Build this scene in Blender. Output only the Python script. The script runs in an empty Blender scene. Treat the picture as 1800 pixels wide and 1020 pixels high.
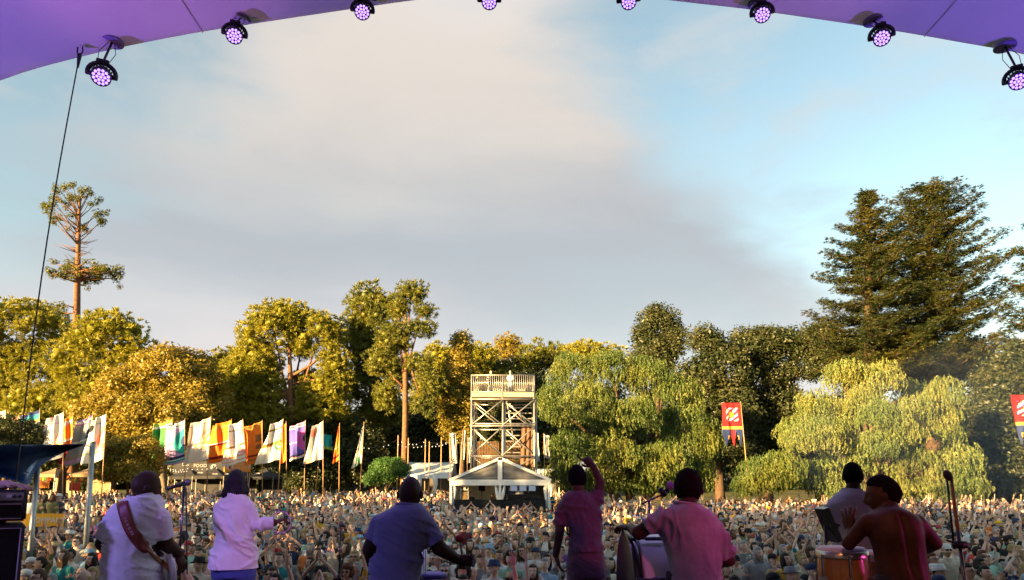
import bpy, bmesh, math, random
import numpy as np
from mathutils import Vector, Matrix, Quaternion, noise
from mathutils.bvhtree import BVHTree

random.seed(7)
RNG = np.random.default_rng(7)
SC = bpy.context.scene
COL = SC.collection
R = math.radians

# ------------------------------------------------------------------ camera
F = 1200.0                       # focal length in photograph pixels (photo is 1800 x 1020)
PITCH = math.atan(170 / F)
CAMZ = 3.1                       # eye height: 1.5 m stage + 1.6 m
cam_d = bpy.data.cameras.new('camera')
cam = bpy.data.objects.new('camera', cam_d)
COL.objects.link(cam)
cam.location = (0, 0, CAMZ)
cam.rotation_euler = (math.pi / 2 + PITCH, 0, 0)
cam_d.sensor_width = 36.0
cam_d.lens = 36.0 * F / 1800
cam_d.shift_y = 170 / 1800
cam_d.clip_start = 0.05
cam_d.clip_end = 5000
SC.camera = cam

# ------------------------------------------------------------------ sky, sun, exposure
SUN_AZ = math.atan2(-0.75, -0.66)      # clockwise from +Y: behind the camera and to the left
SUN_EL = R(9.5)
world = bpy.data.worlds.new('World')
SC.world = world
world.use_nodes = True
wn, wl = world.node_tree.nodes, world.node_tree.links
wn.clear()

def wnode(t, **k):
    n = wn.new(t)
    for a, b in k.items():
        setattr(n, a, b)
    return n

def wmath(op, a, b=None, c=None, clamp=False):
    n = wn.new('ShaderNodeMath'); n.operation = op; n.use_clamp = clamp
    for i, v in enumerate((a, b, c)):
        if v is None:
            continue
        if isinstance(v, (int, float)):
            n.inputs[i].default_value = v
        else:
            wl.new(v, n.inputs[i])
    return n.outputs[0]

def wstep(x, lo, hi):
    n = wn.new('ShaderNodeMapRange'); n.interpolation_type = 'SMOOTHSTEP'
    wl.new(x, n.inputs[0]); n.inputs[1].default_value = lo; n.inputs[2].default_value = hi
    return n.outputs[0]

def wmix(fac, a, b):
    n = wn.new('ShaderNodeMix'); n.data_type = 'RGBA'
    for s, v in ((n.inputs[0], fac), (n.inputs[6], a), (n.inputs[7], b)):
        if isinstance(v, (int, float)):
            s.default_value = v
        elif isinstance(v, tuple):
            s.default_value = (*v, 1)
        else:
            wl.new(v, s)
    return n.outputs[2]

sky = wnode('ShaderNodeTexSky', sky_type='NISHITA')
sky.sun_disc = False
sky.sun_elevation = SUN_EL
sky.sun_rotation = SUN_AZ
sky.air_density = 1.0; sky.dust_density = 0.6; sky.ozone_density = 1.6
tc = wnode('ShaderNodeTexCoord')
sep = wnode('ShaderNodeSeparateXYZ'); wl.new(tc.outputs['Generated'], sep.inputs[0])
az = wmath('ARCTAN2', sep.outputs[0], sep.outputs[1])
el = wmath('ARCSINE', sep.outputs[2])
comb = wnode('ShaderNodeCombineXYZ')           # cloud sheets lie flat, so they stretch sideways
wl.new(az, comb.inputs[0]); wl.new(wmath('MULTIPLY', el, 2.6), comb.inputs[1])
def wnoise(scale, detail, rough, off=(0, 0, 0), dist=0.0):
    m = wnode('ShaderNodeMapping'); m.inputs['Location'].default_value = off
    wl.new(comb.outputs[0], m.inputs[0])
    n = wnode('ShaderNodeTexNoise'); n.inputs['Scale'].default_value = scale
    n.inputs['Detail'].default_value = detail; n.inputs['Roughness'].default_value = rough
    n.inputs['Distortion'].default_value = dist
    wl.new(m.outputs[0], n.inputs['Vector'])
    return n.outputs[0]
n1 = wnoise(1.7, 6, 0.52, (3.1, 1.7, 0), 0.4)
n2 = wnoise(4.2, 5, 0.55, (0.4, 5.0, 0), 0.3)
# the big smoke-coloured sheet: its right edge runs from the zenith down to the right
edge = wmath('ADD', az, wmath('MULTIPLY', el, 0.75))
edge = wmath('ADD', edge, wmath('MULTIPLY', wmath('SUBTRACT', n1, 0.5), 0.75))
right = wmath('SUBTRACT', 1.0, wstep(edge, 0.50, 0.80))
ledge = wmath('SUBTRACT', wmath('MULTIPLY', el, 0.95), az)
ledge = wmath('ADD', ledge, wmath('MULTIPLY', wmath('SUBTRACT', n2, 0.5), 0.5))
left = wmath('SUBTRACT', 1.0, wstep(ledge, 0.78, 1.15))
sheet = wmath('MULTIPLY', right, left)
low = wmath('SUBTRACT', 1.0, wstep(wmath('ADD', el, wmath('MULTIPLY', n1, 0.12)), 0.16, 0.36))
wisps = wmath('MULTIPLY', wstep(n2, 0.42, 0.72), 0.45)
cover = wmath('MAXIMUM', wmath('MAXIMUM', sheet, wmath('MULTIPLY', low, 0.75)), wisps)
cover = wmath('MULTIPLY', cover, wmath('ADD', 0.72, wmath('MULTIPLY', n1, 0.5)), clamp=True)
# colour inside the sheet: cream above, slate in its thick belly, rosy below
belly = wmath('SUBTRACT', el, wmath('MULTIPLY', wmath('SUBTRACT', n1, 0.5), 0.30))
belly = wmath('ADD', belly, wmath('MULTIPLY', wmath('SUBTRACT', n2, 0.5), 0.09))
ramp = wnode('ShaderNodeValToRGB'); wl.new(belly, ramp.inputs[0])
SKY_CLOUD = [(0.03, (4.9, 4.15, 3.8)), (0.12, (4.3, 4.0, 3.9)), (0.22, (3.5, 3.55, 3.65)), (0.31, (2.45, 2.65, 2.85)),
             (0.39, (2.55, 2.7, 2.9)), (0.50, (4.0, 3.6, 3.25)), (0.62, (4.1, 3.75, 3.5)), (0.75, (4.0, 3.95, 4.0))]
cr = ramp.color_ramp
cr.interpolation = 'B_SPLINE'
while len(cr.elements) < len(SKY_CLOUD):
    cr.elements.new(0.5)
for e, (p, c) in zip(cr.elements, SKY_CLOUD):
    e.position = p; e.color = (*[v / 10 for v in c], 1)
scale = wnode('ShaderNodeVectorMath', operation='SCALE'); wl.new(ramp.outputs[0], scale.inputs[0])
scale.inputs['Scale'].default_value = 10.0 * 0.42
SKYGAIN = wnode('ShaderNodeVectorMath', operation='MULTIPLY'); wl.new(sky.outputs[0], SKYGAIN.inputs[0])
SKYGAIN.inputs[1].default_value = (0.98, 0.88, 0.68)
bg = wnode('ShaderNodeBackground'); bg.inputs["Strength"].default_value = 0.07
wl.new(wmix(cover, SKYGAIN.outputs[0], scale.outputs[0]), bg.inputs['Color'])
wo = wnode('ShaderNodeOutputWorld'); wl.new(bg.outputs[0], wo.inputs[0])

sun_d = bpy.data.lights.new('sun', 'SUN')
sun_d.energy = 5.0; sun_d.angle = R(0.5); sun_d.color = (1.0, 0.66, 0.27)
sun = bpy.data.objects.new('sun', sun_d); COL.objects.link(sun)
sv = Vector((math.sin(SUN_AZ) * math.cos(SUN_EL), math.cos(SUN_AZ) * math.cos(SUN_EL), math.sin(SUN_EL)))
sun.rotation_euler = sv.to_track_quat('Z', 'Y').to_euler()
sun.location = sv * 200

vs = SC.view_settings
vs.view_transform = 'Standard'; vs.look = 'None'; vs.gamma = 1.0; vs.exposure = 2.78
vs.use_curve_mapping = False
SC.cycles.max_bounces = 5; SC.cycles.diffuse_bounces = 2; SC.cycles.glossy_bounces = 2
SC.cycles.transmission_bounces = 3; SC.cycles.transparent_max_bounces = 6
SC.cycles.sample_clamp_indirect = 4.0
SC.cycles.use_denoising = True

# ------------------------------------------------------------------ helpers
_cp, _sp = math.cos(PITCH), math.sin(PITCH)
def P(px, py, Y):
    """the point of the place seen at photo pixel (px, py) at Y metres in front of the camera"""
    u = (px - 900) / F; v = (680 - py) / F
    t = Y / (_cp - v * _sp)
    return Vector((u * t, Y, CAMZ + t * (_sp + v * _cp)))
def toppx(p):
    d = Vector(p) - Vector((0, 0, CAMZ))
    zc = d.y * _cp + d.z * _sp; yc = -d.y * _sp + d.z * _cp
    return 900 + F * d.x / zc, 680 - F * yc / zc
def ground_z(x, y):
    z = 0.018 * max(0.0, min(y, 260) - 30)
    return z

MATS = {}
def mat(name, c1, c2=None, rough=0.7, scale=8.0, spec=0.3, metal=0.0, bump=0.0, bscale=60.0, coat=0.0,
        sheen=0.0, coord='Object'):
    """plain procedural surface: two real colours mixed by noise, optional fine relief"""
    if name in MATS:
        return MATS[name]
    m = bpy.data.materials.new(name); m.use_nodes = True
    nt = m.node_tree; b = nt.nodes['Principled BSDF']
    if c2 is None:
        c2 = tuple(min(1, v * 0.82) for v in c1)
    t = nt.nodes.new('ShaderNodeTexCoord')
    n = nt.nodes.new('ShaderNodeTexNoise'); n.inputs['Scale'].default_value = scale; n.inputs['Detail'].default_value = 5
    nt.links.new(t.outputs[coord], n.inputs['Vector'])
    mx = nt.nodes.new('ShaderNodeMix'); mx.data_type = 'RGBA'
    mx.inputs[6].default_value = (*c1, 1); mx.inputs[7].default_value = (*c2, 1)
    mr = nt.nodes.new('ShaderNodeMapRange'); mr.inputs[1].default_value = 0.35; mr.inputs[2].default_value = 0.68
    nt.links.new(n.outputs[0], mr.inputs[0]); nt.links.new(mr.outputs[0], mx.inputs[0])
    nt.links.new(mx.outputs[2], b.inputs['Base Color'])
    b.inputs['Roughness'].default_value = rough; b.inputs['Metallic'].default_value = metal
    b.inputs['Specular IOR Level'].default_value = spec
    b.inputs['Coat Weight'].default_value = coat
    b.inputs['Sheen Weight'].default_value = sheen
    if bump:
        n2 = nt.nodes.new('ShaderNodeTexNoise'); n2.inputs['Scale'].default_value = bscale; n2.inputs['Detail'].default_value = 4
        nt.links.new(t.outputs[coord], n2.inputs['Vector'])
        bp = nt.nodes.new('ShaderNodeBump'); bp.inputs['Strength'].default_value = bump; bp.inputs['Distance'].default_value = 0.01
        nt.links.new(n2.outputs[0], bp.inputs['Height']); nt.links.new(bp.outputs[0], b.inputs['Normal'])
    MATS[name] = m
    return m
def emat(name, col, strength):
    if name in MATS:
        return MATS[name]
    m = bpy.data.materials.new(name); m.use_nodes = True
    b = m.node_tree.nodes['Principled BSDF']
    b.inputs['Base Color'].default_value = (*[v * 0.3 for v in col], 1)
    b.inputs['Emission Color'].default_value = (*col, 1); b.inputs['Emission Strength'].default_value = strength
    MATS[name] = m
    return m
def attr_mat(name, attr, rough=0.8, kind='INSTANCER', vary=0.25, bump=0.0, bscale=40, sheen=0.0, spec=0.25, sub=None, pattern=False, scale=9):
    """surface whose colour is a property of the person (or a print on the cloth)"""
    m = bpy.data.materials.new(name); m.use_nodes = True
    nt = m.node_tree; b = nt.nodes['Principled BSDF']
    a = nt.nodes.new('ShaderNodeAttribute'); a.attribute_type = kind; a.attribute_name = attr
    t = nt.nodes.new('ShaderNodeTexCoord')
    n = nt.nodes.new('ShaderNodeTexNoise'); n.inputs['Scale'].default_value = scale; n.inputs['Detail'].default_value = 4
    nt.links.new(t.outputs['Object'], n.inputs['Vector'])
    mr = nt.nodes.new('ShaderNodeMapRange'); mr.inputs[1].default_value = 0.3; mr.inputs[2].default_value = 0.7
    mr.inputs[3].default_value = 1 - vary; mr.inputs[4].default_value = 1 + vary * 0.3
    nt.links.new(n.outputs[0], mr.inputs[0])
    s = nt.nodes.new('ShaderNodeVectorMath'); s.operation = 'SCALE'
    nt.links.new(a.outputs['Vector' if kind == 'INSTANCER' else 'Color'], s.inputs[0]); nt.links.new(mr.outputs[0], s.inputs['Scale'])
    nt.links.new(s.outputs[0], b.inputs['Base Color'])
    b.inputs['Roughness'].default_value = rough; b.inputs['Sheen Weight'].default_value = sheen
    b.inputs['Specular IOR Level'].default_value = spec
    if bump:
        n2 = nt.nodes.new('ShaderNodeTexNoise'); n2.inputs['Scale'].default_value = bscale; n2.inputs['Detail'].default_value = 4
        nt.links.new(t.outputs['Object'], n2.inputs['Vector'])
        bp = nt.nodes.new('ShaderNodeBump'); bp.inputs['Strength'].default_value = bump; bp.inputs['Distance'].default_value = 0.02
        nt.links.new(n2.outputs[0], bp.inputs['Height']); nt.links.new(bp.outputs[0], b.inputs['Normal'])
    MATS[name] = m
    return m

def tag(o, label=None, cat=None, group=None, kind=None):
    if label: o['label'] = label
    if cat: o['category'] = cat
    if group: o['group'] = group
    if kind: o['kind'] = kind
    return o
def empty(name, loc, rz=0.0):
    o = bpy.data.objects.new(name, None); COL.objects.link(o)
    o.location = loc; o.rotation_euler = (0, 0, rz); o.empty_display_size = 0.1
    return o
def link(name, me, parent=None, loc=None):
    o = bpy.data.objects.new(name, me); COL.objects.link(o)
    if parent is not None:
        o.parent = parent
    if loc is not None:
        o.location = loc
    return o

class MB:
    """collects shapes; build() makes one mesh object. Coordinates are world unless origin is given."""
    def __init__(s):
        s.v = []; s.f = []; s.m = []; s.cur = 0
    def add(s, v, f, m=None):
        o = len(s.v)
        s.v += [tuple(p) for p in v]; s.f += [tuple(i + o for i in q) for q in f]
        if m is None:
            s.m += [s.cur] * len(f)
        elif isinstance(m, int):
            s.m += [m] * len(f)
        else:
            s.m += list(m)
        return s
    def box(s, c, h, rot=None, bev=0.0):
        c = Vector(c); hx, hy, hz = h
        M = rot if rot is not None else Matrix.Identity(3)
        if bev <= 0:
            v = [c + M @ Vector((x * hx, y * hy, z * hz)) for x in (-1, 1) for y in (-1, 1) for z in (-1, 1)]
            f = [(0, 1, 3, 2), (4, 6, 7, 5), (0, 4, 5, 1), (2, 3, 7, 6), (0, 2, 6, 4), (1, 5, 7, 3)]
            return s.add(v, f)
        bm = bmesh.new(); bmesh.ops.create_cube(bm, size=2)
        for q in bm.verts: q.co = Vector((q.co.x * hx, q.co.y * hy, q.co.z * hz))
        bmesh.ops.bevel(bm, geom=bm.edges[:], offset=bev, segments=2, affect='EDGES')
        bm.verts.index_update()
        s.add([c + M @ q.co for q in bm.verts], [[q.index for q in fc.verts] for fc in bm.faces]); bm.free()
        return s
    def bar(s, a, b, w, d=None, up=(0, 0, 1)):
        a, b = Vector(a), Vector(b); d = d or w
        z = (b - a); L = z.length; z.normalize()
        x = Vector(up).cross(z)
        if x.length < 1e-4: x = Vector((1, 0, 0)).cross(z)
        x.normalize(); y = z.cross(x)
        return s.box((a + b) / 2, (w / 2, d / 2, L / 2), Matrix((x, y, z)).transposed())
    def loft(s, rings, n=12, cap=True, m=None):
        """rings: (centre, half axis a, half axis b)"""
        v = []; f = []
        for c, a, b in rings:
            c, a, b = Vector(c), Vector(a), Vector(b)
            for i in range(n):
                t = 2 * math.pi * i / n
                v.append(c + a * math.cos(t) + b * math.sin(t))
        for k in range(len(rings) - 1):
            for i in range(n):
                j = (i + 1) % n
                f.append((k * n + i, k * n + j, (k + 1) * n + j, (k + 1) * n + i))
        if cap:
            f.append(tuple(range(n - 1, -1, -1))); o = (len(rings) - 1) * n
            f.append(tuple(range(o, o + n)))
        return s.add(v, f, m)
    def tube(s, pts, rad, n=8, round_ends=False, m=None):
        pts = [Vector(p) for p in pts]
        if isinstance(rad, (int, float)): rad = [rad] * len(pts)
        rings = []; x = None
        for i, p in enumerate(pts):
            t = (pts[min(i + 1, len(pts) - 1)] - pts[max(i - 1, 0)])
            if t.length < 1e-9: t = Vector((0, 0, 1))
            t.normalize()
            if x is None:
                x = t.cross(Vector((0, 1, 0.13)));
                if x.length < 1e-3: x = t.cross(Vector((1, 0, 0)))
            else:
                x = x - t * x.dot(t)
            x.normalize(); y = t.cross(x)
            rings.append((p, x * rad[i], y * rad[i], t))
        out = []
        if round_ends:
            p, a, b, t = rings[0]; r = rad[0]
            for q in (0.98, 0.8, 0.45): out.append((p - t * r * q, a * math.sqrt(1 - q * q), b * math.sqrt(1 - q * q)))
        out += [(p, a, b) for p, a, b, t in rings]
        if round_ends:
            p, a, b, t = rings[-1]; r = rad[-1]
            for q in (0.45, 0.8, 0.98): out.append((p + t * r * q, a * math.sqrt(1 - q * q), b * math.sqrt(1 - q * q)))
        return s.loft(out, n, True, m)
    def ell(s, c, r, M=None, nu=10, nv=7, m=None):
        c = Vector(c); M = M if M is not None else Matrix.Identity(3)
        rings = []
        for k in range(1, nv):
            t = -math.pi / 2 + math.pi * k / nv
            rings.append((c + M @ Vector((0, 0, r[2] * math.sin(t))), M @ Vector((r[0] * math.cos(t), 0, 0)), M @ Vector((0, r[1] * math.cos(t), 0))))
        o = len(s.v); nf = len(s.f)
        s.loft(rings, nu, False, m)
        s.add([c - M @ Vector((0, 0, r[2])), c + M @ Vector((0, 0, r[2]))], [])
        b = len(s.v) - 2; last = o + (nv - 2) * nu
        for i in range(nu):
            j = (i + 1) % nu
            s.f.append((b, o + j, o + i)); s.f.append((b + 1, last + i, last + j))
            s.m += [s.cur if m is None else m] * 2
        return s
    def mesh(s, name, mats, smooth=False):
        me = bpy.data.meshes.new(name); me.from_pydata(s.v, [], s.f)
        for q in (mats if isinstance(mats, (list, tuple)) else [mats]): me.materials.append(q)
        if len(me.polygons) == len(s.m): me.polygons.foreach_set('material_index', s.m)
        if smooth: me.polygons.foreach_set('use_smooth', [True] * len(me.polygons))
        me.update()
        return me
    def build(s, name, mats, parent=None, smooth=False, origin=None):
        if parent is not None and origin is None:
            origin = parent.matrix_world.translation if parent.parent is None else WL(parent)
        if origin is not None:
            o = Vector(origin); s.v = [tuple(Vector(p) - o) for p in s.v]
        me = s.mesh(name, mats, smooth)
        ob = link(name, me, parent)
        if parent is None and origin is not None: ob.location = origin
        return ob
def WL(o):
    """world location of an unrotated chain"""
    t = Vector((0, 0, 0))
    while o is not None:
        t += o.location; o = o.parent
    return t
_ml = MB.build
def _build(s, name, mats, parent=None, smooth=False, origin=None):
    if parent is not None and origin is None: origin = WL(parent)
    return _ml(s, name, mats, parent, smooth, origin)
MB.build = _build

def remesh(mb, voxel, smooth=4, ratio=1.0):
    """joins overlapping closed shapes into one continuous skin"""
    me = mb.mesh('tmp', [MATS['any']])
    o = link('tmp', me)
    r = o.modifiers.new('r', 'REMESH'); r.mode = 'VOXEL'; r.voxel_size = voxel
    if smooth:
        q = o.modifiers.new('s', 'SMOOTH'); q.iterations = smooth; q.factor = 0.5
    if ratio < 1:
        d = o.modifiers.new('d', 'DECIMATE'); d.ratio = ratio
    dg = bpy.context.evaluated_depsgraph_get()
    out = bpy.data.meshes.new_from_object(o.evaluated_get(dg))
    bpy.data.objects.remove(o); bpy.data.meshes.remove(me)
    v = np.empty(len(out.vertices) * 3, np.float32); out.vertices.foreach_get('co', v)
    f = [tuple(p.vertices) for p in out.polygons]
    bpy.data.meshes.remove(out)
    return v.reshape(-1, 3), f
mat('any', (0.5, 0.5, 0.5))

def text(name, s, size, c, xdir, ydir, m, parent=None, extrude=0.001, align='CENTER'):
    cu = bpy.data.curves.new(name, 'FONT'); cu.body = s; cu.size = size; cu.extrude = extrude
    cu.align_x = align; cu.align_y = 'CENTER'; cu.materials.append(m); cu.resolution_u = 2
    o = bpy.data.objects.new(name, cu); COL.objects.link(o)
    x = Vector(xdir).normalized(); y = Vector(ydir); y = (y - x * y.dot(x)).normalized(); z = x.cross(y)
    M = Matrix((x, y, z)).transposed().to_4x4()
    if parent is not None:
        o.parent = parent; M.translation = Vector(c) - WL(parent)
    else:
        M.translation = Vector(c)
    o.matrix_local = M
    dg = bpy.context.evaluated_depsgraph_get(); me = bpy.data.meshes.new_from_object(o.evaluated_get(dg))
    q = bpy.data.objects.new(name, me); COL.objects.link(q); q.parent = parent; q.matrix_local = M
    bpy.data.objects.remove(o)
    return q
# ------------------------------------------------------------------ ground and stage (setting)
def ground_mesh():
    xs = [-1500, -400, -200, -120, -80] + list(range(-60, 61, 6)) + [80, 120, 200, 400, 1500]
    ys = [-800, -200, -60] + list(range(-30, 141, 5)) + [180, 260, 500, 2500]
    v = [(x, y, ground_z(x, y) + 0.04 * noise.noise(Vector((x * .1, y * .1, 0)))) for y in ys for x in xs]
    n = len(xs)
    f = [(j * n + i, j * n + i + 1, (j + 1) * n + i + 1, (j + 1) * n + i) for j in range(len(ys) - 1) for i in range(n - 1)]
    mb = MB(); mb.add(v, f)
    return mb
g = ground_mesh().build('ground', mat('grass_ground', (0.075, 0.085, 0.03), (0.13, 0.105, 0.055), 0.95, 0.9, 0.1, bump=0.6, bscale=25), smooth=True)
tag(g, 'trodden park lawn under the crowd and the trees', kind='structure')
mb = MB(); mb.box((0, 1.0, 1.46), (9.5, 6.6, 0.04)); mb.cur = 1
mb.box((0, 7.56, 0.71), (9.5, 0.03, 0.70)); mb.box((-9.46, 1, 0.71), (0.03, 6.5, 0.70)); mb.box((9.46, 1, 0.71), (0.03, 6.5, 0.70))
st = mb.build('stage_floor', [mat('stage_ply', (0.025, 0.024, 0.026), (0.045, 0.04, 0.04), 0.55, 3), mat('stage_skirt', (0.012, 0.012, 0.014), None, 0.9)])
tag(st, 'black stage deck the band stands on', kind='structure')

# ------------------------------------------------------------------ purple-lit membrane canopy over the stage
CY = 8.0
edge_px = [(-560, 1350), (-640, 980), (-560, 640), (-380, 380), (-180, 225), (0, 141), (155, 96), (300, 65), (420, 45), (640, 12), (780, -6), (950, -16),
           (1110, -7), (1230, 6), (1340, 19), (1550, 50), (1690, 74), (1800, 95), (1960, 140), (2150, 215), (2330, 380), (2470, 640), (2500, 980), (2400, 1350)]
def catmull(pts, n):
    out = []
    for i in range(len(pts) - 1):
        p0, p1, p2, p3 = pts[max(i - 1, 0)], pts[i], pts[i + 1], pts[min(i + 2, len(pts) - 1)]
        for k in range(n):
            t = k / n
            out.append(0.5 * ((2 * p1) + (p2 - p0) * t + (2 * p0 - 5 * p1 + 4 * p2 - p3) * t * t + (3 * p1 - p0 - 3 * p2 + p3) * t ** 3))
    out.append(pts[-1]); return out
EDGE = catmull([P(a, b, CY) for a, b in edge_px], 4)
# (depth, scale about the stage axis, lift): a lip that turns outwards at the front, a vault that closes behind the stage
prof = [(8.16, 1.022, 0.10), (8.06, 1.004, 0.03), (8.0, 1.0, 0.0), (7.9, 1.0, 0.0), (7.6, 1.005, 0.0), (6.8, 1.01, 0.03), (5.5, 1.015, 0.05), (3.5, 1.01, 0.05), (1.0, 0.98, 0.0), (-1.5, 0.92, 0), (-3.5, 0.80, 0), (-4.8, 0.62, 0), (-5.4, 0.35, 0), (-5.5, 0.02, 0)]
AX = Vector((0.0, 0, 1.2))
v = []; f = []; n = len(EDGE)
for yy, sc_, lift in prof:
    for p in EDGE:
        q = AX + (Vector((p.x, 0, p.z)) - AX) * sc_
        v.append((q.x, yy, max(0.05, q.z + lift)))
for k in range(len(prof) - 1):
    for i in range(n - 1):
        f.append((k * n + i, k * n + i + 1, (k + 1) * n + i + 1, (k + 1) * n + i))
mb = MB(); mb.add(v, f)
canopy = mb.build('stage_canopy', mat('canopy_membrane', (0.78, 0.77, 0.78), (0.66, 0.66, 0.70), 0.55, 0.8, 0.35, bump=0.12, bscale=2.0), smooth=True)
_cn = MATS['canopy_membrane'].node_tree; _cb = _cn.nodes['Principled BSDF']; _ct = _cn.nodes.new('ShaderNodeBsdfTranslucent'); _cm = _cn.nodes.new('ShaderNodeMixShader'); _cm.inputs[0].default_value = .22
_ct.inputs[0].default_value = (.8, .8, .84, 1); _cn.links.new(_cb.outputs[0], _cm.inputs[1]); _cn.links.new(_ct.outputs[0], _cm.inputs[2]); _cn.links.new(_cm.outputs[0], _cn.nodes['Material Output'].inputs[0])
sol = canopy.modifiers.new('thick', 'SOLIDIFY'); sol.thickness = 0.012; sol.offset = 0
tag(canopy, 'curved white membrane stage canopy lit purple overhead', 'stage canopy')
# welded seams in the membrane
for i0 in (18, 30, 62, 73):
    pts = []
    for k in range(2, len(prof) - 3):
        a = Vector(v[k * n + i0])
        c = AX + (Vector((0, a.y, 0)))
        inn = Vector((AX.x - a.x, 0, AX.z - a.z)).normalized()
        pts.append(a + inn * 0.022)
    mb = MB(); mb.tube(pts, 0.006, 5)
    mb.build('seam', mat('seam_tape', (0.5, 0.49, 0.54)), canopy)
def canopy_under(px, py):
    """point of the canopy's front edge nearest above the pixel column"""
    best = min(EDGE, key=lambda e: abs(toppx(e)[0] - px))
    return best

# ------------------------------------------------------------------ moving-head lamps along the front edge
BLK = mat('lamp_black', (0.012, 0.012, 0.014), (0.02, 0.02, 0.022), 0.42, 20, 0.5)
LED = emat('lamp_led', (0.40, 0.24, 1.0), 0.40)
GLASS = mat('lamp_face', (0.02, 0.012, 0.06), None, 0.25)
LAMPS = [(178, 134, 22, 'lowest lamp at upper left beside the hanging cable'), (412, 62, 19.5, 'second lamp from the left on the canopy edge'),
         (637, 20, 19, 'third lamp from the left on the canopy edge'), (860, 2, 19, 'lamp cut by the top edge left of centre'),
         (1105, 2, 19, 'lamp cut by the top edge right of centre'), (1340, 25, 19, 'third lamp from the right on the canopy edge'),
         (1550, 66, 19.5, 'second lamp from the right on the canopy edge'), (1790, 142, 20.5, 'lamp cut by the right edge of the picture')]
def lamp(px, py, rpx, label, tilt):
    Y = 7.75; c = P(px, py, Y); s = Y / F * rpx / 22 * 1.0
    root = empty('stage_lamp', c)
    tag(root, 'black moving head lamp with violet LEDs, ' + label, 'stage lamp', 'moving head lamps on the canopy edge')
    fw = (Vector((0, 1.0, CAMZ - 1.0)) - c).normalized()          # the face looks back onto the stage
    fw = (fw + Vector((tilt, 0, -0.25))).normalized()
    zax = -fw; xax = Vector((0, 0, 1)).cross(zax).normalized(); yax = zax.cross(xax)
    r = 17.5 * s
    def ring(k, rad): return (c + fw * k * s, xax * rad, yax * rad)
    mb = MB(); mb.loft([ring(-20, r * .55), ring(-17, r * .82), ring(-3, r * .98), ring(2, r), ring(6, r), ring(6.5, r * .93), ring(4.5, r * .9), ring(4.4, 0.001)], 24, False)
    for q in range(10):   # cooling fins
        t = math.pi * q / 9
        p = c - fw * 10 * s + xax * math.cos(t) * r * .95 + yax * math.sin(t) * r * .95
        mb.box(p, (1.1 * s, 1.1 * s, 6 * s), Matrix((xax, yax, fw)).transposed())
    lh = mb.build('lamp_head', BLK, root, True)
    mb = MB(); mb.loft([ring(4.6, r * .9), ring(4.7, 0.001)], 24, False)
    mb.build('face_plate', GLASS, lh)
    mb = MB()
    cells = [(0, 0)] + [(0.37, k * 60) for k in range(6)] + [(0.72, k * 30 + 15) for k in range(12)]
    for rr, a in cells:
        a = R(a); q = c + fw * 5 * s + xax * math.cos(a) * rr * r + yax * math.sin(a) * rr * r
        mb.ell(q, (r * .165, r * .165, r * .09), Matrix((xax, yax, zax)).transposed(), 8, 5)
    o = mb.build('led_cluster', LED, lh, True); tag(o, kind='stuff')
    # U-shaped yoke
    up = Vector((0, 0, 1)); sd = xax
    uv = (up - sd * up.dot(sd)).normalized()
    pts = []
    for k in range(13):
        t = R(-12 + 204 * k / 12)
        pts.append(c - fw * 5 * s + sd * math.cos(t) * r * 1.34 + uv * (math.sin(t) * r * 1.30 + r * .12))
    mb = MB(); mb.tube(pts, [4.2 * s] * 13, 8)
    for sg in (-1, 1): mb.tube([c - fw * 5 * s + sd * sg * r * .9, c - fw * 5 * s + sd * sg * r * 1.42], 4.6 * s, 10)
    mb.build('yoke', BLK, root, True)
    top = c - fw * 5 * s + uv * r * 1.4
    e = canopy_under(px, py); e = Vector((c.x, e.y - 0.1, max(e.z + 0.03, top.z + 0.04)))
    mb = MB(); mb.box(top + uv * 3.2 * s, (r * .62, 5.5 * s, 3.4 * s), Matrix((sd, uv.cross(sd), uv)).transposed(), 1.2 * s)
    mb.build('base', BLK, root)
    mb = MB(); mb.tube([top, e], 2.2 * s, 8)
    for sg in (-1, 1): mb.tube([top + sd * sg * r * .5, (top + e) / 2 + sd * sg * r * .8, e + sd * sg * r * .25], 0.7 * s, 5)
    mb.build('mounting_bracket', BLK, root)
    mb = MB(); mb.loft([(e + Vector((0, 0, .012)), (21 * s, 0, 0), (0, 21 * s, 0)), (e + Vector((0, 0, -.012)), (21 * s, 0, 0), (0, 21 * s, 0))], 20)
    mb.build('ceiling_plate', mat('plate_glow_violet', (0.22, 0.18, 0.45), None, 0.35), root)  # violet glow of the lamps put into the plate colour
    ld = bpy.data.lights.new('lamp_beam', 'SPOT'); ld.energy = 12; ld.color = (0.42, 0.22, 1.0); ld.spot_size = R(70); ld.spot_blend = 0.6; ld.shadow_soft_size = 0.08
    lo = bpy.data.objects.new('lamp_beam', ld); COL.objects.link(lo); lo.parent = root
    lo.location = fw * 8 * s; lo.rotation_euler = (-fw).to_track_quat('Z', 'Y').to_euler()
    return root
for i, (a, b, r_, lb) in enumerate(LAMPS): lamp(a, b, r_, lb, (a - 900) / 4500)
# hanging cable at the left, with the shackle it ends in
a, b = P(140, 96, 7.8), P(22, 900, 6.9)
pts = [a.lerp(b, t) + Vector((-0.06 * math.sin(math.pi * t), 0, 0)) for t in np.linspace(0, 1, 12)]
root = empty('hanging_cable', b); tag(root, 'thin black steel cable hanging from the canopy at the left', 'cable')
mb = MB(); mb.tube(pts, 0.008, 6); mb.build('cable', BLK, root)
mb = MB(); mb.tube([a, a.lerp(b, .035)], [0.028, 0.012], 8); mb.tube([a + Vector((-.03, 0, .1)), a + Vector((-.035, 0, .03)), a, a + Vector((.035, 0, .03)), a + Vector((.03, 0, .1))], 0.009, 6)
mb.build('shackle', BLK, root)

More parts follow.
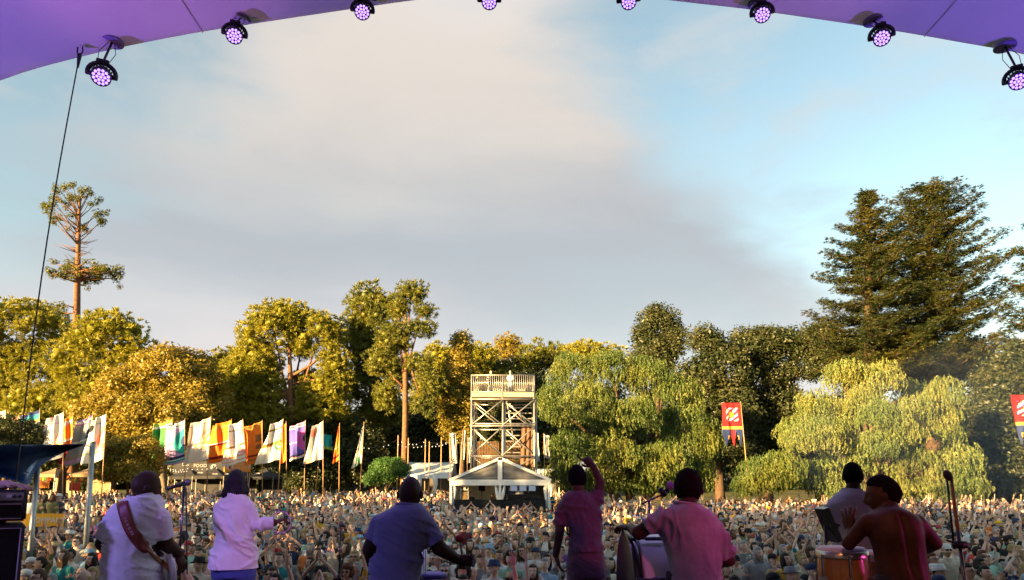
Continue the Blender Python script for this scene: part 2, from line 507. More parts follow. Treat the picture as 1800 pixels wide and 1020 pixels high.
# wash lamps standing on and hung over the rear of the stage, behind the viewer: they colour the band's backs and the vault
def wash(loc, aim, col, energy, size, label):
    loc, aim = Vector(loc), Vector(aim); fw = (aim - loc).normalized()
    root = empty('wash_lamp', loc); tag(root, label, 'stage lamp', 'wash lamps at the back of the stage')
    x = Vector((0, 0, 1)).cross(fw).normalized(); y = fw.cross(x)
    mb = MB(); mb.loft([(loc - fw * .2, x * .08, y * .08), (loc - fw * .05, x * .12, y * .12), (loc + fw * .02, x * .12, y * .12)], 16)
    mb.build('lamp_head', BLK, root, True)
    mb = MB(); mb.loft([(loc + fw * .022, x * .1, y * .1), (loc + fw * .026, x * .1, y * .1)], 16)
    mb.build('lens', emat('lens_' + label[:12], col, 3.0), root)
    mb = MB(); mb.tube([loc + x * .15 - fw * .05, loc + x * .15 - Vector((0, 0, .2)) - fw * .05, loc - x * .15 - Vector((0, 0, .2)) - fw * .05, loc - x * .15 - fw * .05], .015, 6)
    mb.build('yoke', BLK, root)
    ld = bpy.data.lights.new('lamp_beam', 'SPOT'); ld.energy = energy * WGAIN; ld.color = col; ld.spot_size = R(size); ld.spot_blend = 0.9; ld.shadow_soft_size = 0.10
    lo = bpy.data.objects.new('lamp_beam', ld); COL.objects.link(lo); lo.parent = root
    lo.location = fw * .06; lo.rotation_euler = (-fw).to_track_quat('Z', 'Y').to_euler()
WGAIN = 0.185
WASH = [((-5.6, 2.4, 4.8), (-2.9, 5.1, 2.5), (0.34, 0.26, 1.0), 380, 45, 'blue violet wash lamp hung left of the guitarist'),
        ((-2.0, 0.2, 5.6), (-2.5, 5.4, 2.5), (0.62, 0.52, 1.0), 50, 34, 'pale lilac wash lamp hung over the guitarist'),
        ((0.4, 0.6, 5.4), (-2.55, 6.5, 2.5), (0.80, 0.36, 1.0), 520, 16, 'lilac wash lamp aimed at the singer in white'),
        ((-4.4, 1.0, 5.0), (-0.75, 4.7, 2.6), (0.22, 0.18, 1.0), 170, 26, 'deep blue wash lamp aimed at the man with the beater'),
        ((3.4, -1.5, 4.8), (0.66, 6.0, 2.6), (1.0, 0.05, 0.10), 420, 13, 'red wash lamp aimed at the pointing man'),
        ((3.6, -1.2, 4.8), (1.12, 4.4, 2.6), (0.74, 0.34, 0.95), 120, 18, 'magenta wash lamp aimed at the lilac tee'),
        ((6.4, 3.6, 3.0), (2.5, 4.4, 2.6), (1.0, 0.05, 0.40), 170, 26, 'pink wash lamp standing beside the conga player'),
        ((0.6, 1.0, 5.2), (2.4, 4.6, 2.6), (1.0, 0.30, 0.14), 130, 22, 'orange red wash lamp hung over the conga player'),
        ((3.4, 3.2, 6.2), (0.85, 6.0, 2.9), (0.16, 0.10, 1.0), 150, 26, 'blue wash lamp over the pointing man'),
        ((-7.0, 5.6, 2.2), (-4.9, 7.2, 8.2), (0.34, 0.14, 1.0), 1050, 62, 'violet uplight at the left side of the stage'),
        ((7.0, 5.6, 2.2), (5.2, 7.2, 8.4), (0.28, 0.13, 1.0), 1050, 62, 'violet uplight at the right side of the stage'),
        ((-5.6, 3.2, 1.7), (-4.4, 6.6, 8.2), (1.0, 0.26, 0.80), 520, 24, 'magenta uplight on the floor at the left'),
        ((5.6, 3.2, 1.7), (3.4, 6.9, 8.6), (1.0, 0.34, 0.75), 420, 24, 'magenta uplight on the floor at the right')]
for w in WASH: wash(*w)

# ------------------------------------------------------------------ foliage
def leaf_mat(name, c1, c2, c3, trans=0.35, scale=0.35):
    m = bpy.data.materials.new(name); m.use_nodes = True
    nt = m.node_tree; nt.nodes.remove(nt.nodes['Principled BSDF'])
    out = nt.nodes['Material Output']
    t = nt.nodes.new('ShaderNodeNewGeometry')
    n = nt.nodes.new('ShaderNodeTexNoise'); n.inputs['Scale'].default_value = scale; n.inputs['Detail'].default_value = 3
    nt.links.new(t.outputs['Position'], n.inputs['Vector'])
    w = nt.nodes.new('ShaderNodeTexNoise'); w.inputs['Scale'].default_value = 6.0
    nt.links.new(t.outputs['Position'], w.inputs['Vector'])
    ad = nt.nodes.new('ShaderNodeMath'); ad.operation = 'ADD'
    mu = nt.nodes.new('ShaderNodeMath'); mu.operation = 'MULTIPLY'; mu.inputs[1].default_value = 0.6
    nt.links.new(w.outputs[0], mu.inputs[0]); nt.links.new(n.outputs[0], ad.inputs[0]); nt.links.new(mu.outputs[0], ad.inputs[1])
    r = nt.nodes.new('ShaderNodeValToRGB'); nt.links.new(ad.outputs[0], r.inputs[0])
    e = r.color_ramp.elements; e[0].position = 0.55; e[0].color = (*c1, 1); e[1].position = 1.05; e[1].color = (*c3, 1)
    k = e.new(0.8); k.color = (*c2, 1)
    d = nt.nodes.new('ShaderNodeBsdfDiffuse'); tr = nt.nodes.new('ShaderNodeBsdfTranslucent'); mx = nt.nodes.new('ShaderNodeMixShader')
    gl = nt.nodes.new('ShaderNodeBsdfGlossy'); gl.inputs['Roughness'].default_value = 0.5; gl.inputs['Color'].default_value = (0.9, 0.9, 0.9, 1)
    mg = nt.nodes.new('ShaderNodeMixShader'); mg.inputs[0].default_value = 0.03
    nt.links.new(r.outputs[0], d.inputs[0]); nt.links.new(r.outputs[0], tr.inputs[0]); mx.inputs[0].default_value = trans
    nt.links.new(d.outputs[0], mx.inputs[1]); nt.links.new(tr.outputs[0], mx.inputs[2])
    nt.links.new(mx.outputs[0], mg.inputs[1]); nt.links.new(gl.outputs[0], mg.inputs[2]); nt.links.new(mg.outputs[0], out.inputs[0])
    MATS[name] = m
    return m
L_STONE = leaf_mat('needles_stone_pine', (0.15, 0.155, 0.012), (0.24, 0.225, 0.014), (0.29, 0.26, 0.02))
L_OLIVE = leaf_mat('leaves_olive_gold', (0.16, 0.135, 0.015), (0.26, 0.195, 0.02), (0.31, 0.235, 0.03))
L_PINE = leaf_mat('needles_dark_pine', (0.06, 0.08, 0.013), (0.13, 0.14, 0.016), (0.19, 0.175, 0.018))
L_DARK = leaf_mat('leaves_dark_oak_shade_toned', (0.022, 0.036, 0.011), (0.045, 0.056, 0.017), (0.08, 0.08, 0.025))  # dark leaf tone, part of it shade put into the colour
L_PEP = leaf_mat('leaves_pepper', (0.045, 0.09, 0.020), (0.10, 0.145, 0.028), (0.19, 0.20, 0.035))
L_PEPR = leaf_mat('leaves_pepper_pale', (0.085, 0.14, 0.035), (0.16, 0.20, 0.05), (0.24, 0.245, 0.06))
L_NORF = leaf_mat('needles_norfolk_shade_toned', (0.015, 0.028, 0.008), (0.034, 0.045, 0.009), (0.085, 0.075, 0.010), 0.2)  # needle colour lowered to stand in for shade on these conifers
L_SHRUB = leaf_mat('leaves_green_shrub', (0.035, 0.10, 0.02), (0.06, 0.15, 0.03), (0.09, 0.19, 0.04))
BARK = mat('bark_brown', (0.10, 0.062, 0.04), (0.055, 0.037, 0.026), 0.9, 3, 0.1, bump=0.8, bscale=9)
BARKR = mat('bark_red', (0.20, 0.10, 0.055), (0.11, 0.06, 0.035), 0.9, 3, 0.1, bump=0.8, bscale=9)
BARKG = mat('bark_grey', (0.22, 0.17, 0.12), (0.13, 0.10, 0.075), 0.9, 3, 0.1, bump=0.8, bscale=9)

def quads(name, c, u, w, m, extra=None):
    """one mesh of leaf-sized faces: centre c, half axes u and w (N,3 arrays)"""
    N = len(c)
    k = RNG.uniform(-0.35, 0.35, (N, 1))
    v = np.stack([c - u, c + w * 0.8 + u * k, c + u, c - w * 0.8 + u * k], 1).reshape(-1, 3).astype(np.float32)
    base = 0
    me = bpy.data.meshes.new(name)
    idx = np.arange(4 * N, dtype=np.int32)
    ls = np.arange(0, 4 * N, 4, dtype=np.int32); lt = np.full(N, 4, np.int32)
    if extra is not None and len(extra[0]):
        ev, ef = extra
        idx = np.concatenate([idx, (ef + 4 * N).reshape(-1).astype(np.int32)])
        ls = np.concatenate([ls, 4 * N + 3 * np.arange(len(ef), dtype=np.int32)]); lt = np.concatenate([lt, np.full(len(ef), 3, np.int32)])
        v = np.concatenate([v, ev.astype(np.float32)])
    me.vertices.add(len(v)); me.vertices.foreach_set('co', v.reshape(-1))
    me.loops.add(len(idx)); me.loops.foreach_set('vertex_index', idx)
    me.polygons.add(len(ls)); me.polygons.foreach_set('loop_start', ls); me.polygons.foreach_set('loop_total', lt)
    me.materials.append(m); me.update(calc_edges=True)
    return me
def unit(a): return a / np.maximum(np.linalg.norm(a, axis=-1, keepdims=True), 1e-9)
def rdir(n): return unit(RNG.normal(size=(n, 3)))
_bm = bmesh.new(); bmesh.ops.create_icosphere(_bm, subdivisions=1, radius=1)
_bm.verts.index_update()
ICO_V = np.array([q.co[:] for q in _bm.verts]); ICO_F = np.array([[q.index for q in fc.verts] for fc in _bm.faces]); _bm.free()

def sprig_arrays(style, seed):
    """one unit-sized spray of small leaves: centre, half axes, and a rough inner mass"""
    global RNG
    keep_, RNG = RNG, np.random.default_rng(seed)
    up = np.array([0, 0, 1.0])
    if style == 'broad':
        N = 300; d = rdir(N); c = d * RNG.uniform(.35, 1.08, (N, 1)) ** .7 * (1 + .22 * np.sin(d[:, :1] * 5 + seed) * np.cos(d[:, 1:2] * 4))
        s_ = RNG.uniform(.6, 1.3, (N, 1)) * .135; nn = unit(d * .7 + rdir(N) * .8 + up * .2); u = unit(np.cross(nn, rdir(N))); w = np.cross(nn, u); u, w = u * s_, w * s_ * .62; core = .38
    elif style == 'needle':
        K = 34; tc_ = rdir(K) * RNG.uniform(.55, .9, (K, 1)) + up * .06; k = np.repeat(np.arange(K), 15); N = len(k)
        ax = unit(rdir(N) * .9 + unit(tc_)[k] * .8 + up * .55); s_ = RNG.uniform(.7, 1.2, (N, 1)) * .17; c = tc_[k] + ax * s_; u = ax * s_; w = unit(np.cross(ax, rdir(N))) * s_ * .2; core = .36
    elif style == 'tuft':
        K = 7; tc_ = rdir(K) * RNG.uniform(.3, .75, (K, 1)); k = np.repeat(np.arange(K), 14); N = len(k)
        ax = unit(rdir(N) + unit(tc_)[k] * .9 + up * .35); s_ = RNG.uniform(.7, 1.2, (N, 1)) * .34; c = tc_[k] + ax * s_ * .8; u = ax * s_; w = unit(np.cross(ax, rdir(N))) * s_ * .15; core = 0
    else:
        K = 54; d = rdir(K); d[:, 2] = np.abs(d[:, 2]) * .9 - .15; st_ = d * RNG.uniform(.35, 1.0, (K, 1)); L = RNG.uniform(.25, .95, K); M = 15; k = np.repeat(np.arange(K), M); N = len(k)
        t = np.tile((np.arange(M) + .5) / M, K)[:, None]; sway = RNG.normal(size=(K, 3)) * np.array([.12, .12, 0])
        c = st_[k] + sway[k] * t + np.array([0, 0, -1.0]) * (L[k][:, None] * t) + d[k] * np.array([1, 1, 0]) * .16 * np.sin(t * 3.1)
        ax = unit(np.array([0, 0, -1.0]) + rdir(N) * .85); s_ = RNG.uniform(.6, 1.3, (N, 1)) * .085; u = ax * s_; w = unit(np.cross(ax, rdir(N))) * s_ * .38; core = 0
    ex = None
    if core:
        bm = bmesh.new(); bmesh.ops.create_icosphere(bm, subdivisions=2, radius=1); bm.verts.index_update()
        V_ = np.array([q.co[:] for q in bm.verts]); F_ = np.array([[q.index for q in x.verts] for x in bm.faces]); bm.free()
        ex = (V_ * core * RNG.uniform(.72, 1.15, (len(V_), 1)), F_)
    RNG = keep_
    return c, u, w, ex
SPRIGS = {}
def sprigs(style, leaf):
    key = (style, leaf.name)
    if key not in SPRIGS:
        col = bpy.data.collections.new('sprays_' + style + '_' + leaf.name)
        for k in range(5):
            c, u, w, ex = sprig_arrays(style, k + 11)
            col.objects.link(bpy.data.objects.new('leaf_spray', quads('leaf_spray', c, u, w, leaf, ex)))
        ng = bpy.data.node_groups.new('sprays_' + style, 'GeometryNodeTree')
        ng.interface.new_socket('Geometry', in_out='INPUT', socket_type='NodeSocketGeometry'); ng.interface.new_socket('Geometry', in_out='OUTPUT', socket_type='NodeSocketGeometry')
        gi, go = ng.nodes.new('NodeGroupInput'), ng.nodes.new('NodeGroupOutput')
        ci = ng.nodes.new('GeometryNodeCollectionInfo'); ci.inputs['Collection'].default_value = col; ci.inputs['Separate Children'].default_value = True; ci.inputs['Reset Children'].default_value = True
        ip = ng.nodes.new('GeometryNodeInstanceOnPoints'); ip.inputs['Pick Instance'].default_value = True
        rv = ng.nodes.new('FunctionNodeRandomValue'); rv.data_type = 'INT'
        for s_ in rv.inputs:
            if s_.type == 'INT' and s_.name == 'Min': s_.default_value = 0
            if s_.type == 'INT' and s_.name == 'Max': s_.default_value = 4
        na = ng.nodes.new('GeometryNodeInputNamedAttribute'); na.data_type = 'FLOAT_VECTOR'; na.inputs[0].default_value = 'turn'
        nr = ng.nodes.new('GeometryNodeInputNamedAttribute'); nr.data_type = 'FLOAT_VECTOR'; nr.inputs[0].default_value = 'rad'
        er = ng.nodes.new('FunctionNodeEulerToRotation')
        ng.links.new(gi.outputs[0], ip.inputs['Points']); ng.links.new(ci.outputs[0], ip.inputs['Instance']); ng.links.new([o_ for o_ in rv.outputs if o_.type == 'INT'][0], ip.inputs['Instance Index'])
        ng.links.new(na.outputs[0], er.inputs[0]); ng.links.new(er.outputs[0], ip.inputs['Rotation']); ng.links.new(nr.outputs[0], ip.inputs['Scale']); ng.links.new(ip.outputs[0], go.inputs[0])
        SPRIGS[key] = ng
    return SPRIGS[key]
def crown_obj(name, C, Rr, style, leaf, parent, tilt=.25):
    """leaf sprays of the given sizes, spread over the crown"""
    me = bpy.data.meshes.new(name); n = len(C); me.vertices.add(n); me.vertices.foreach_set('co', np.asarray(C, np.float32).reshape(-1))
    for nm, arr in (('rad', Rr), ('turn', np.stack([RNG.normal(0, tilt, n), RNG.normal(0, tilt, n), RNG.uniform(0, 6.28, n)], 1))):
        a_ = me.attributes.new(nm, 'FLOAT_VECTOR', 'POINT'); a_.data.foreach_set('vector', np.asarray(arr, np.float32).reshape(-1))
    o = link(name, me, parent); o['kind'] = 'stuff'
    o.modifiers.new('sprays', 'NODES').node_group = sprigs(style, leaf)
    return o
def lobe_clumps(lobes, Y, crad, dens=1.0, grow=1.12):
    """lobes in photo pixels -> clump centres spread over each lobe's own ellipsoid in the place"""
    C, Rr = [], []
    for lb in lobes:
        px, py, rx, ry = lb[:4]; dY = lb[4] if len(lb) > 4 else 0
        yy = Y + dY; s = yy / F
        c = np.array(P(px, py, yy)); a = np.array([rx * s, max(rx, ry) * s * 0.85, ry * s]) * grow
        area = 4 * math.pi * ((a[0] * a[1]) ** 1.6 / 3 + (a[0] * a[2]) ** 1.6 / 3 + (a[1] * a[2]) ** 1.6 / 3) ** (1 / 1.6)
        n = max(5, int(dens * area / (crad ** 2 * 2.2)))
        i = np.arange(n) + 0.5; ph = np.arccos(1 - 2 * i / n); th = math.pi * (1 + 5 ** 0.5) * i
        d = np.stack([np.cos(th) * np.sin(ph), np.sin(th) * np.sin(ph), np.cos(ph)], 1)
        d = unit(d + RNG.normal(size=(n, 3)) * 0.18)
        k = np.maximum(0.3, 1 - crad * 0.75 / a)
        pc = c + d * a * k * RNG.uniform(0.82, 1.08, (n, 1))
        keep = (d[:, 2] > -0.75) & ((d[:, 1] < 0.45) | (d[:, 2] > 0.25) | (RNG.random(n) < 0.35))
        pc = pc[keep]
        C.append(pc); Rr.append(np.repeat(RNG.uniform(0.7, 1.2, (len(pc), 1)) * crad, 3, 1))
    return np.concatenate(C), np.concatenate(Rr)
def tree(name, label, Y, base_px, lobes, leaf, crad, per, size, style='broad', trunk=0.35, bark=None, group=None, limbs=True, flat=0.85, dens=1.0, trunk_top=None, cat='tree', forks=0, grow=1.12):
    C, Rr = lobe_clumps(lobes, Y, crad, dens, grow)
    Rr = Rr * np.array([1, 1, flat])
    bx = P(base_px, 860, Y).x
    base = Vector((bx, Y, ground_z(bx, Y) - 0.1))
    root = empty(name, base); tag(root, label, cat, group)
    b = np.array(base)
    if style == 'weep': Rr = Rr * np.array([1, 1, .85])
    crown_obj('crown', C - b, Rr * 1.05, style, leaf, root, .3 if style != 'weep' else .08)
    mb = MB()
    tops = [P(l[0], l[1], Y + (l[4] if len(l) > 4 else 0)) for l in lobes]
    hub = Vector((sum(t.x for t in tops) / len(tops), Y, sum(t.z for t in tops) / len(tops)))
    if trunk_top is not None: hub = P(trunk_top[0], trunk_top[1], Y)
    H = hub.z - base.z
    bend = Vector((random.uniform(-.3, .3), 0, 0))
    for k in range(max(1, forks)):
        off = Vector(((k - (forks - 1) / 2) * trunk * 2.6, (k % 2) * trunk, 0)) if forks else Vector((0, 0, 0))
        t_ = [base + off * 0.4, base + off * 0.7 + Vector((0, 0, H * .12)), base.lerp(hub, .4) + bend + off * 1.6, base.lerp(hub, .75) + bend * .6 + off * 2.2, hub + off * 2.6]
        mb.tube(t_, [trunk * 1.35, trunk, trunk * .8, trunk * .6, trunk * .35], 9)
    if limbs:
        for t in tops:
            st_ = base.lerp(hub, random.uniform(.5, .85)) + bend * .6
            mid = st_.lerp(t, .5) + Vector((0, 0, -0.06 * (t - st_).length))
            mb.tube([st_, mid, t], [trunk * .42, trunk * .3, trunk * .12], 6)
    mb.build('trunk', bark or BARK, root, True)
    return root
# ------------------------------------------------------------------ the trees round the lawn
G_L = 'golden lit trees behind the flags'; G_R = 'trees on the right of the lawn'; G_B = 'trees far behind'
tree('stone_pine', 'golden green pine cut by the left edge of the picture', 100, 8, [(30, 575, 85, 50), (-30, 640, 70, 70), (45, 650, 62, 50), (0, 720, 75, 55), (70, 720, 60, 50, -3)], L_STONE, 1.7, 150, 0.40, 'needle', 0.45, group=G_L)
tree('stone_pine', 'golden round-topped pine right of the tall bare-trunked conifer', 84, 195, [(195, 590, 62, 40), (225, 640, 45, 45), (150, 640, 60, 55), (170, 700, 65, 50)], L_STONE, 1.8, 150, 0.42, 'needle', 0.45, group=G_L)
tree('oak_tree', 'broad olive gold tree behind the green and pink flags', 76, 290, [(300, 655, 72, 45), (345, 700, 55, 55), (235, 690, 62, 48), (290, 735, 85, 48, -2), (190, 735, 60, 45, -2), (340, 760, 60, 40)], L_OLIVE, 1.35, 150, 0.36, 'broad', 0.5, BARKG, group=G_L)
tree('stone_pine', 'low rounded pine left of the big stone pine', 98, 395, [(400, 645, 46, 36), (375, 690, 48, 46), (425, 700, 44, 50), (385, 745, 60, 45)], L_STONE, 1.8, 150, 0.44, 'needle', 0.4, group=G_L)
tree('stone_pine', 'largest golden stone pine with orange branches showing under its crown', 86, 524, [(482, 582, 53, 44), (560, 590, 40, 42), (452, 628, 36, 30), (582, 612, 24, 36), (418, 672, 40, 40), (462, 690, 40, 40), (570, 690, 44, 34), (540, 668, 22, 20, 3), (395, 712, 36, 34), (470, 738, 40, 28), (440, 655, 45, 38), (400, 690, 40, 36), (590, 652, 26, 38), (565, 722, 48, 26), (505, 560, 42, 30), (430, 745, 50, 34), (530, 612, 26, 24, 4)], L_STONE, 1.5, 170, 0.40, 'needle', 0.55, BARKR, group=G_L, trunk_top=(508, 605), grow=1.22)
tree('tall_pine', 'tall dark pine left of the tallest one in the middle', 92, 655, [(648, 545, 44, 42), (632, 590, 30, 34), (672, 560, 36, 42), (655, 625, 48, 44), (640, 680, 42, 44), (668, 725, 40, 40)], L_PINE, 1.7, 140, 0.42, 'needle', 0.5, BARKR, group=G_L)
tree('tall_pine', 'tallest pine in the middle with a bare reddish trunk', 80, 710, [(722, 520, 30, 27), (745, 548, 20, 17), (700, 545, 22, 25), (735, 578, 30, 16), (690, 600, 32, 34), (672, 640, 30, 30), (735, 640, 24, 20), (700, 668, 26, 34, 2), (755, 675, 28, 24), (745, 715, 26, 22), (680, 700, 24, 30, 3)], L_PINE, 1.15, 110, 0.38, 'needle', 0.42, BARKR, group=G_L, trunk_top=(712, 525))
tree('cypress_tree', 'narrow upright tree just left of the scaffold tower', 84, 812, [(812, 612, 19, 30), (806, 655, 28, 38), (818, 700, 26, 40), (795, 700, 26, 40), (805, 750, 34, 38)], L_OLIVE, 1.1, 120, 0.34, 'broad', 0.35, group=G_L)
tree('small_pine', 'airy pale yellow pine far behind the scaffold tower', 125, 892, [(893, 605, 24, 15), (880, 625, 22, 14), (908, 622, 16, 14)], L_OLIVE, 1.5, 70, 0.42, 'needle', 0.4, BARKG, group=G_B)
tree('stone_pine', 'dark round pine behind the right rail of the tower', 118, 950, [(955, 632, 44, 30), (925, 650, 36, 26), (985, 640, 30, 32), (860, 648, 36, 26), (890, 680, 60, 40)], L_PINE, 2.2, 140, 0.55, 'needle', 0.4, group=G_B)
tree('stone_pine', 'rounded pine between the tall pine and the scaffold tower', 112, 780, [(775, 628, 34, 26), (845, 628, 30, 24), (800, 655, 60, 36), (760, 680, 40, 40), (860, 690, 40, 40)], L_STONE, 2.0, 100, .4, 'needle', .4, group=G_B)
tree('stone_pine', 'round pine top peeking over the big weeping tree', 105, 1040, [(1025, 625, 36, 26), (1065, 630, 38, 26)], L_STONE, 1.9, 130, 0.5, 'needle', 0.4, group=G_B)
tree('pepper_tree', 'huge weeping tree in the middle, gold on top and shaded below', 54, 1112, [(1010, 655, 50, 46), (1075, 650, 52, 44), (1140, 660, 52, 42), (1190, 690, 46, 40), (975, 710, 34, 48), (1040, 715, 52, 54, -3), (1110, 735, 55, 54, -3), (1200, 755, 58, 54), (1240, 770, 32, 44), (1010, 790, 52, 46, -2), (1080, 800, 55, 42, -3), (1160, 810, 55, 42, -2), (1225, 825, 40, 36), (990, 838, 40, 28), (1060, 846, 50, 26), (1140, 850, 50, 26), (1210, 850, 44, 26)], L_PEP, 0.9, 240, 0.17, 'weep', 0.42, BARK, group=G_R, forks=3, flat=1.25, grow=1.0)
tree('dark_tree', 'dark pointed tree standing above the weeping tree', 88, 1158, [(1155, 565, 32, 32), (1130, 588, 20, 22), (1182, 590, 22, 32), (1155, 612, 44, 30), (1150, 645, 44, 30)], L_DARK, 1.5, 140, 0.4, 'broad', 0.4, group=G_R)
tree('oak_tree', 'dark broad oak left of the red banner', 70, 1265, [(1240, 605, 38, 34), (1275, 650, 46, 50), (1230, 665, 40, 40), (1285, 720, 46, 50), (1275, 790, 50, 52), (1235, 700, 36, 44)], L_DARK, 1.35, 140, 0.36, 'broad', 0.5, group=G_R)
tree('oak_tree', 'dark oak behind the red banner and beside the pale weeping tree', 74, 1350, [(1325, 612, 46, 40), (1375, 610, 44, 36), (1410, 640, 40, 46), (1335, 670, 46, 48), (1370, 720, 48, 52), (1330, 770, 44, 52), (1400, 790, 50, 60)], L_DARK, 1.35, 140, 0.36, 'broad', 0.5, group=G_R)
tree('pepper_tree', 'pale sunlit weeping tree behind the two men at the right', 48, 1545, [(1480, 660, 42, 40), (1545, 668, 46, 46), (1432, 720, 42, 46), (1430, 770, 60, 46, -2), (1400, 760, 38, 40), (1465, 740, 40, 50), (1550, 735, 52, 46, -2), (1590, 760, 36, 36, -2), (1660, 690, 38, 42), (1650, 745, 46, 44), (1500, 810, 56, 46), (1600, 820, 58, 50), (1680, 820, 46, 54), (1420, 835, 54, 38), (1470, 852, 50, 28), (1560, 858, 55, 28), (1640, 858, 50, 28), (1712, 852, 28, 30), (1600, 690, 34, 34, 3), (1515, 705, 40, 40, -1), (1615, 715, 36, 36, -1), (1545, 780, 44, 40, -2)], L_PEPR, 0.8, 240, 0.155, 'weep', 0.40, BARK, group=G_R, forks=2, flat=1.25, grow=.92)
tree('weeping_shrub', 'dark green weeping shrub under the red banner', 46, 1335, [(1335, 835, 38, 36), (1375, 825, 34, 40), (1310, 855, 26, 26)], L_PEP, 0.7, 120, 0.22, 'weep', 0.15, group=G_R, flat=1.2, cat='shrub')
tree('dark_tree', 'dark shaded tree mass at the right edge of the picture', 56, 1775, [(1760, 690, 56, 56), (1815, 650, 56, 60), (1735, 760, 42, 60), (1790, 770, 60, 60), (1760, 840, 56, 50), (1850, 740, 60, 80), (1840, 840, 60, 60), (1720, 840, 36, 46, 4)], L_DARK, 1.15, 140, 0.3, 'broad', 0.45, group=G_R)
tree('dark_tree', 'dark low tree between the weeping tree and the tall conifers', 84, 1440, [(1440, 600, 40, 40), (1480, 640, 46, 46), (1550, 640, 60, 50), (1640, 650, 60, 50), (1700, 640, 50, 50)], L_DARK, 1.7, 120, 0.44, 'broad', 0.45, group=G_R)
# the shaded understorey behind the flags and the stalls
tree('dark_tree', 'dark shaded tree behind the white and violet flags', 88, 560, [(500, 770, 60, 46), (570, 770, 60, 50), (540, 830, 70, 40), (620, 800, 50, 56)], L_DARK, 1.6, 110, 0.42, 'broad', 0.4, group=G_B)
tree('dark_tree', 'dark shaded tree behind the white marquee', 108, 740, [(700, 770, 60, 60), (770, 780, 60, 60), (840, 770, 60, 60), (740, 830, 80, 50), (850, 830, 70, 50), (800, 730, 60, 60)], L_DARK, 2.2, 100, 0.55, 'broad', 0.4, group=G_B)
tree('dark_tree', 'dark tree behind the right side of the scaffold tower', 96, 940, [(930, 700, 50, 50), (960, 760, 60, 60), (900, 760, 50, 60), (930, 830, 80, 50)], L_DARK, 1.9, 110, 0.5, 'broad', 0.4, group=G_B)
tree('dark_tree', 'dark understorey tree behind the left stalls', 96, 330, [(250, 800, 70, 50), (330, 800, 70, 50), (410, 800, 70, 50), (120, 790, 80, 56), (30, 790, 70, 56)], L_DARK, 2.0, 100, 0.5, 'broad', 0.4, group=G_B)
tree('leafy_shrub', 'olive gold shrub beside the guitarist\'s head', 58, 232, [(215, 795, 36, 28), (255, 800, 34, 32), (230, 828, 48, 24), (195, 825, 24, 24)], L_OLIVE, 0.75, 120, 0.22, 'broad', 0.14, group=G_L, cat='shrub')
tree('leafy_shrub', 'dark green shrub under the orange flag at the far left', 50, 20, [(20, 758, 36, 26), (50, 770, 26, 26), (10, 800, 40, 40)], L_DARK, 0.7, 110, 0.2, 'broad', 0.14, group=G_L, cat='shrub')
tree('leafy_shrub', 'bright green shrub left of the white marquee', 62, 682, [(672, 832, 26, 18), (698, 826, 24, 20), (682, 818, 24, 15), (655, 842, 18, 12)], L_SHRUB, 0.55, 110, 0.2, 'broad', 0.1, group=G_L, cat='shrub')
tree('small_tree', 'shady tree with a thick trunk among the orange stalls', 56, 103, [(95, 795, 46, 22), (130, 800, 30, 20)], L_DARK, 0.8, 90, 0.22, 'broad', 0.42, BARK, group=G_L)

# tall conifer at the left: long bare trunk, tufted dome on top, one ragged tier half-way
def tufts_on(mb, C, Rr, stem, pts, rad, thick):
    for p in pts:
        t = Vector(p)
        k = stem(t.z)
        mb.tube([k, k.lerp(t, .5) + Vector((0, 0, -0.04 * (t - k).length)), t], [thick, thick * .7, thick * .35], 5)
        for _ in range(2):
            C.append(np.array(t) + RNG.normal(size=3) * rad * .5); Rr.append(np.full(3, rad * random.uniform(.5, .9)))
def bunya():
    Y = 92; base = Vector((P(128, 860, Y).x, Y, ground_z(0, Y) - .1)); top = P(140, 345, Y)
    root = empty('bunya_pine', base); tag(root, 'tall lone conifer with a bare trunk and a tufted dome at the left', 'tree', G_L)
    mb = MB(); C = []; Rr = []
    def stem(z, drop=0.0):
        t = (z - drop - base.z) / (top.z - base.z); return base.lerp(top, max(0, min(1, t)))
    ctr = P(133, 375, Y); s = Y / F
    pts = []
    for i in range(50):
        d = rdir(1)[0]
        if d[2] < -.55: continue
        pts.append(np.array(ctr) + d * np.array([50 * s, 50 * s, 55 * s]) * random.uniform(.78, 1.0) + np.array([0, 0, 0.2]))
    tufts_on(mb, C, Rr, lambda z: stem(z - 3.2), pts, .78, .08)
    pts = []
    for i in range(34):
        a = random.uniform(0, 6.28); rr = random.uniform(.25, 1) ** .7
        pts.append(np.array(P(148, 482, Y)) + np.array([math.cos(a) * 58 * s * rr, math.sin(a) * 50 * s * rr, random.uniform(-1.0, 1.2) + (1 - rr) * 1.2]))
    tufts_on(mb, C, Rr, lambda z: stem(z - .5), pts, .9, .15)
    pts = []
    for i in range(22):
        a = random.uniform(0, 6.28); k = random.random(); rr = random.uniform(.3, 1) ** .6 * (28 + 40 * k)
        pts.append(np.array(P(134, 520 + 200 * k, Y)) + np.array([math.cos(a) * rr * s, math.sin(a) * rr * s, random.uniform(-.5, .5)]))
    tufts_on(mb, C, Rr, lambda z: stem(z - .3), pts, 1.1, .13)
    for i in range(26):    # dead twigs on the bare stretch
        z = P(0, random.uniform(420, 470), Y).z; k = stem(z); a = random.uniform(0, 6.28); L = random.uniform(1.2, 3.4)
        mb.tube([k, k + Vector((math.cos(a) * L * .5, math.sin(a) * L * .5, .2)), k + Vector((math.cos(a) * L, math.sin(a) * L, random.uniform(.2, 1.2)))], [.06, .04, .015], 4)
    mb.tube([base, stem(12), stem(24), stem(32), top], [.75, .62, .5, .36, .16], 10)
    mb.build('trunk', BARKR, root, True)
    C = np.array(C); Rr = np.array(Rr); b = np.array(base)
    crown_obj('crown', C - b, Rr * np.array([1, 1, .8]), 'needle', L_PINE, root)
bunya()
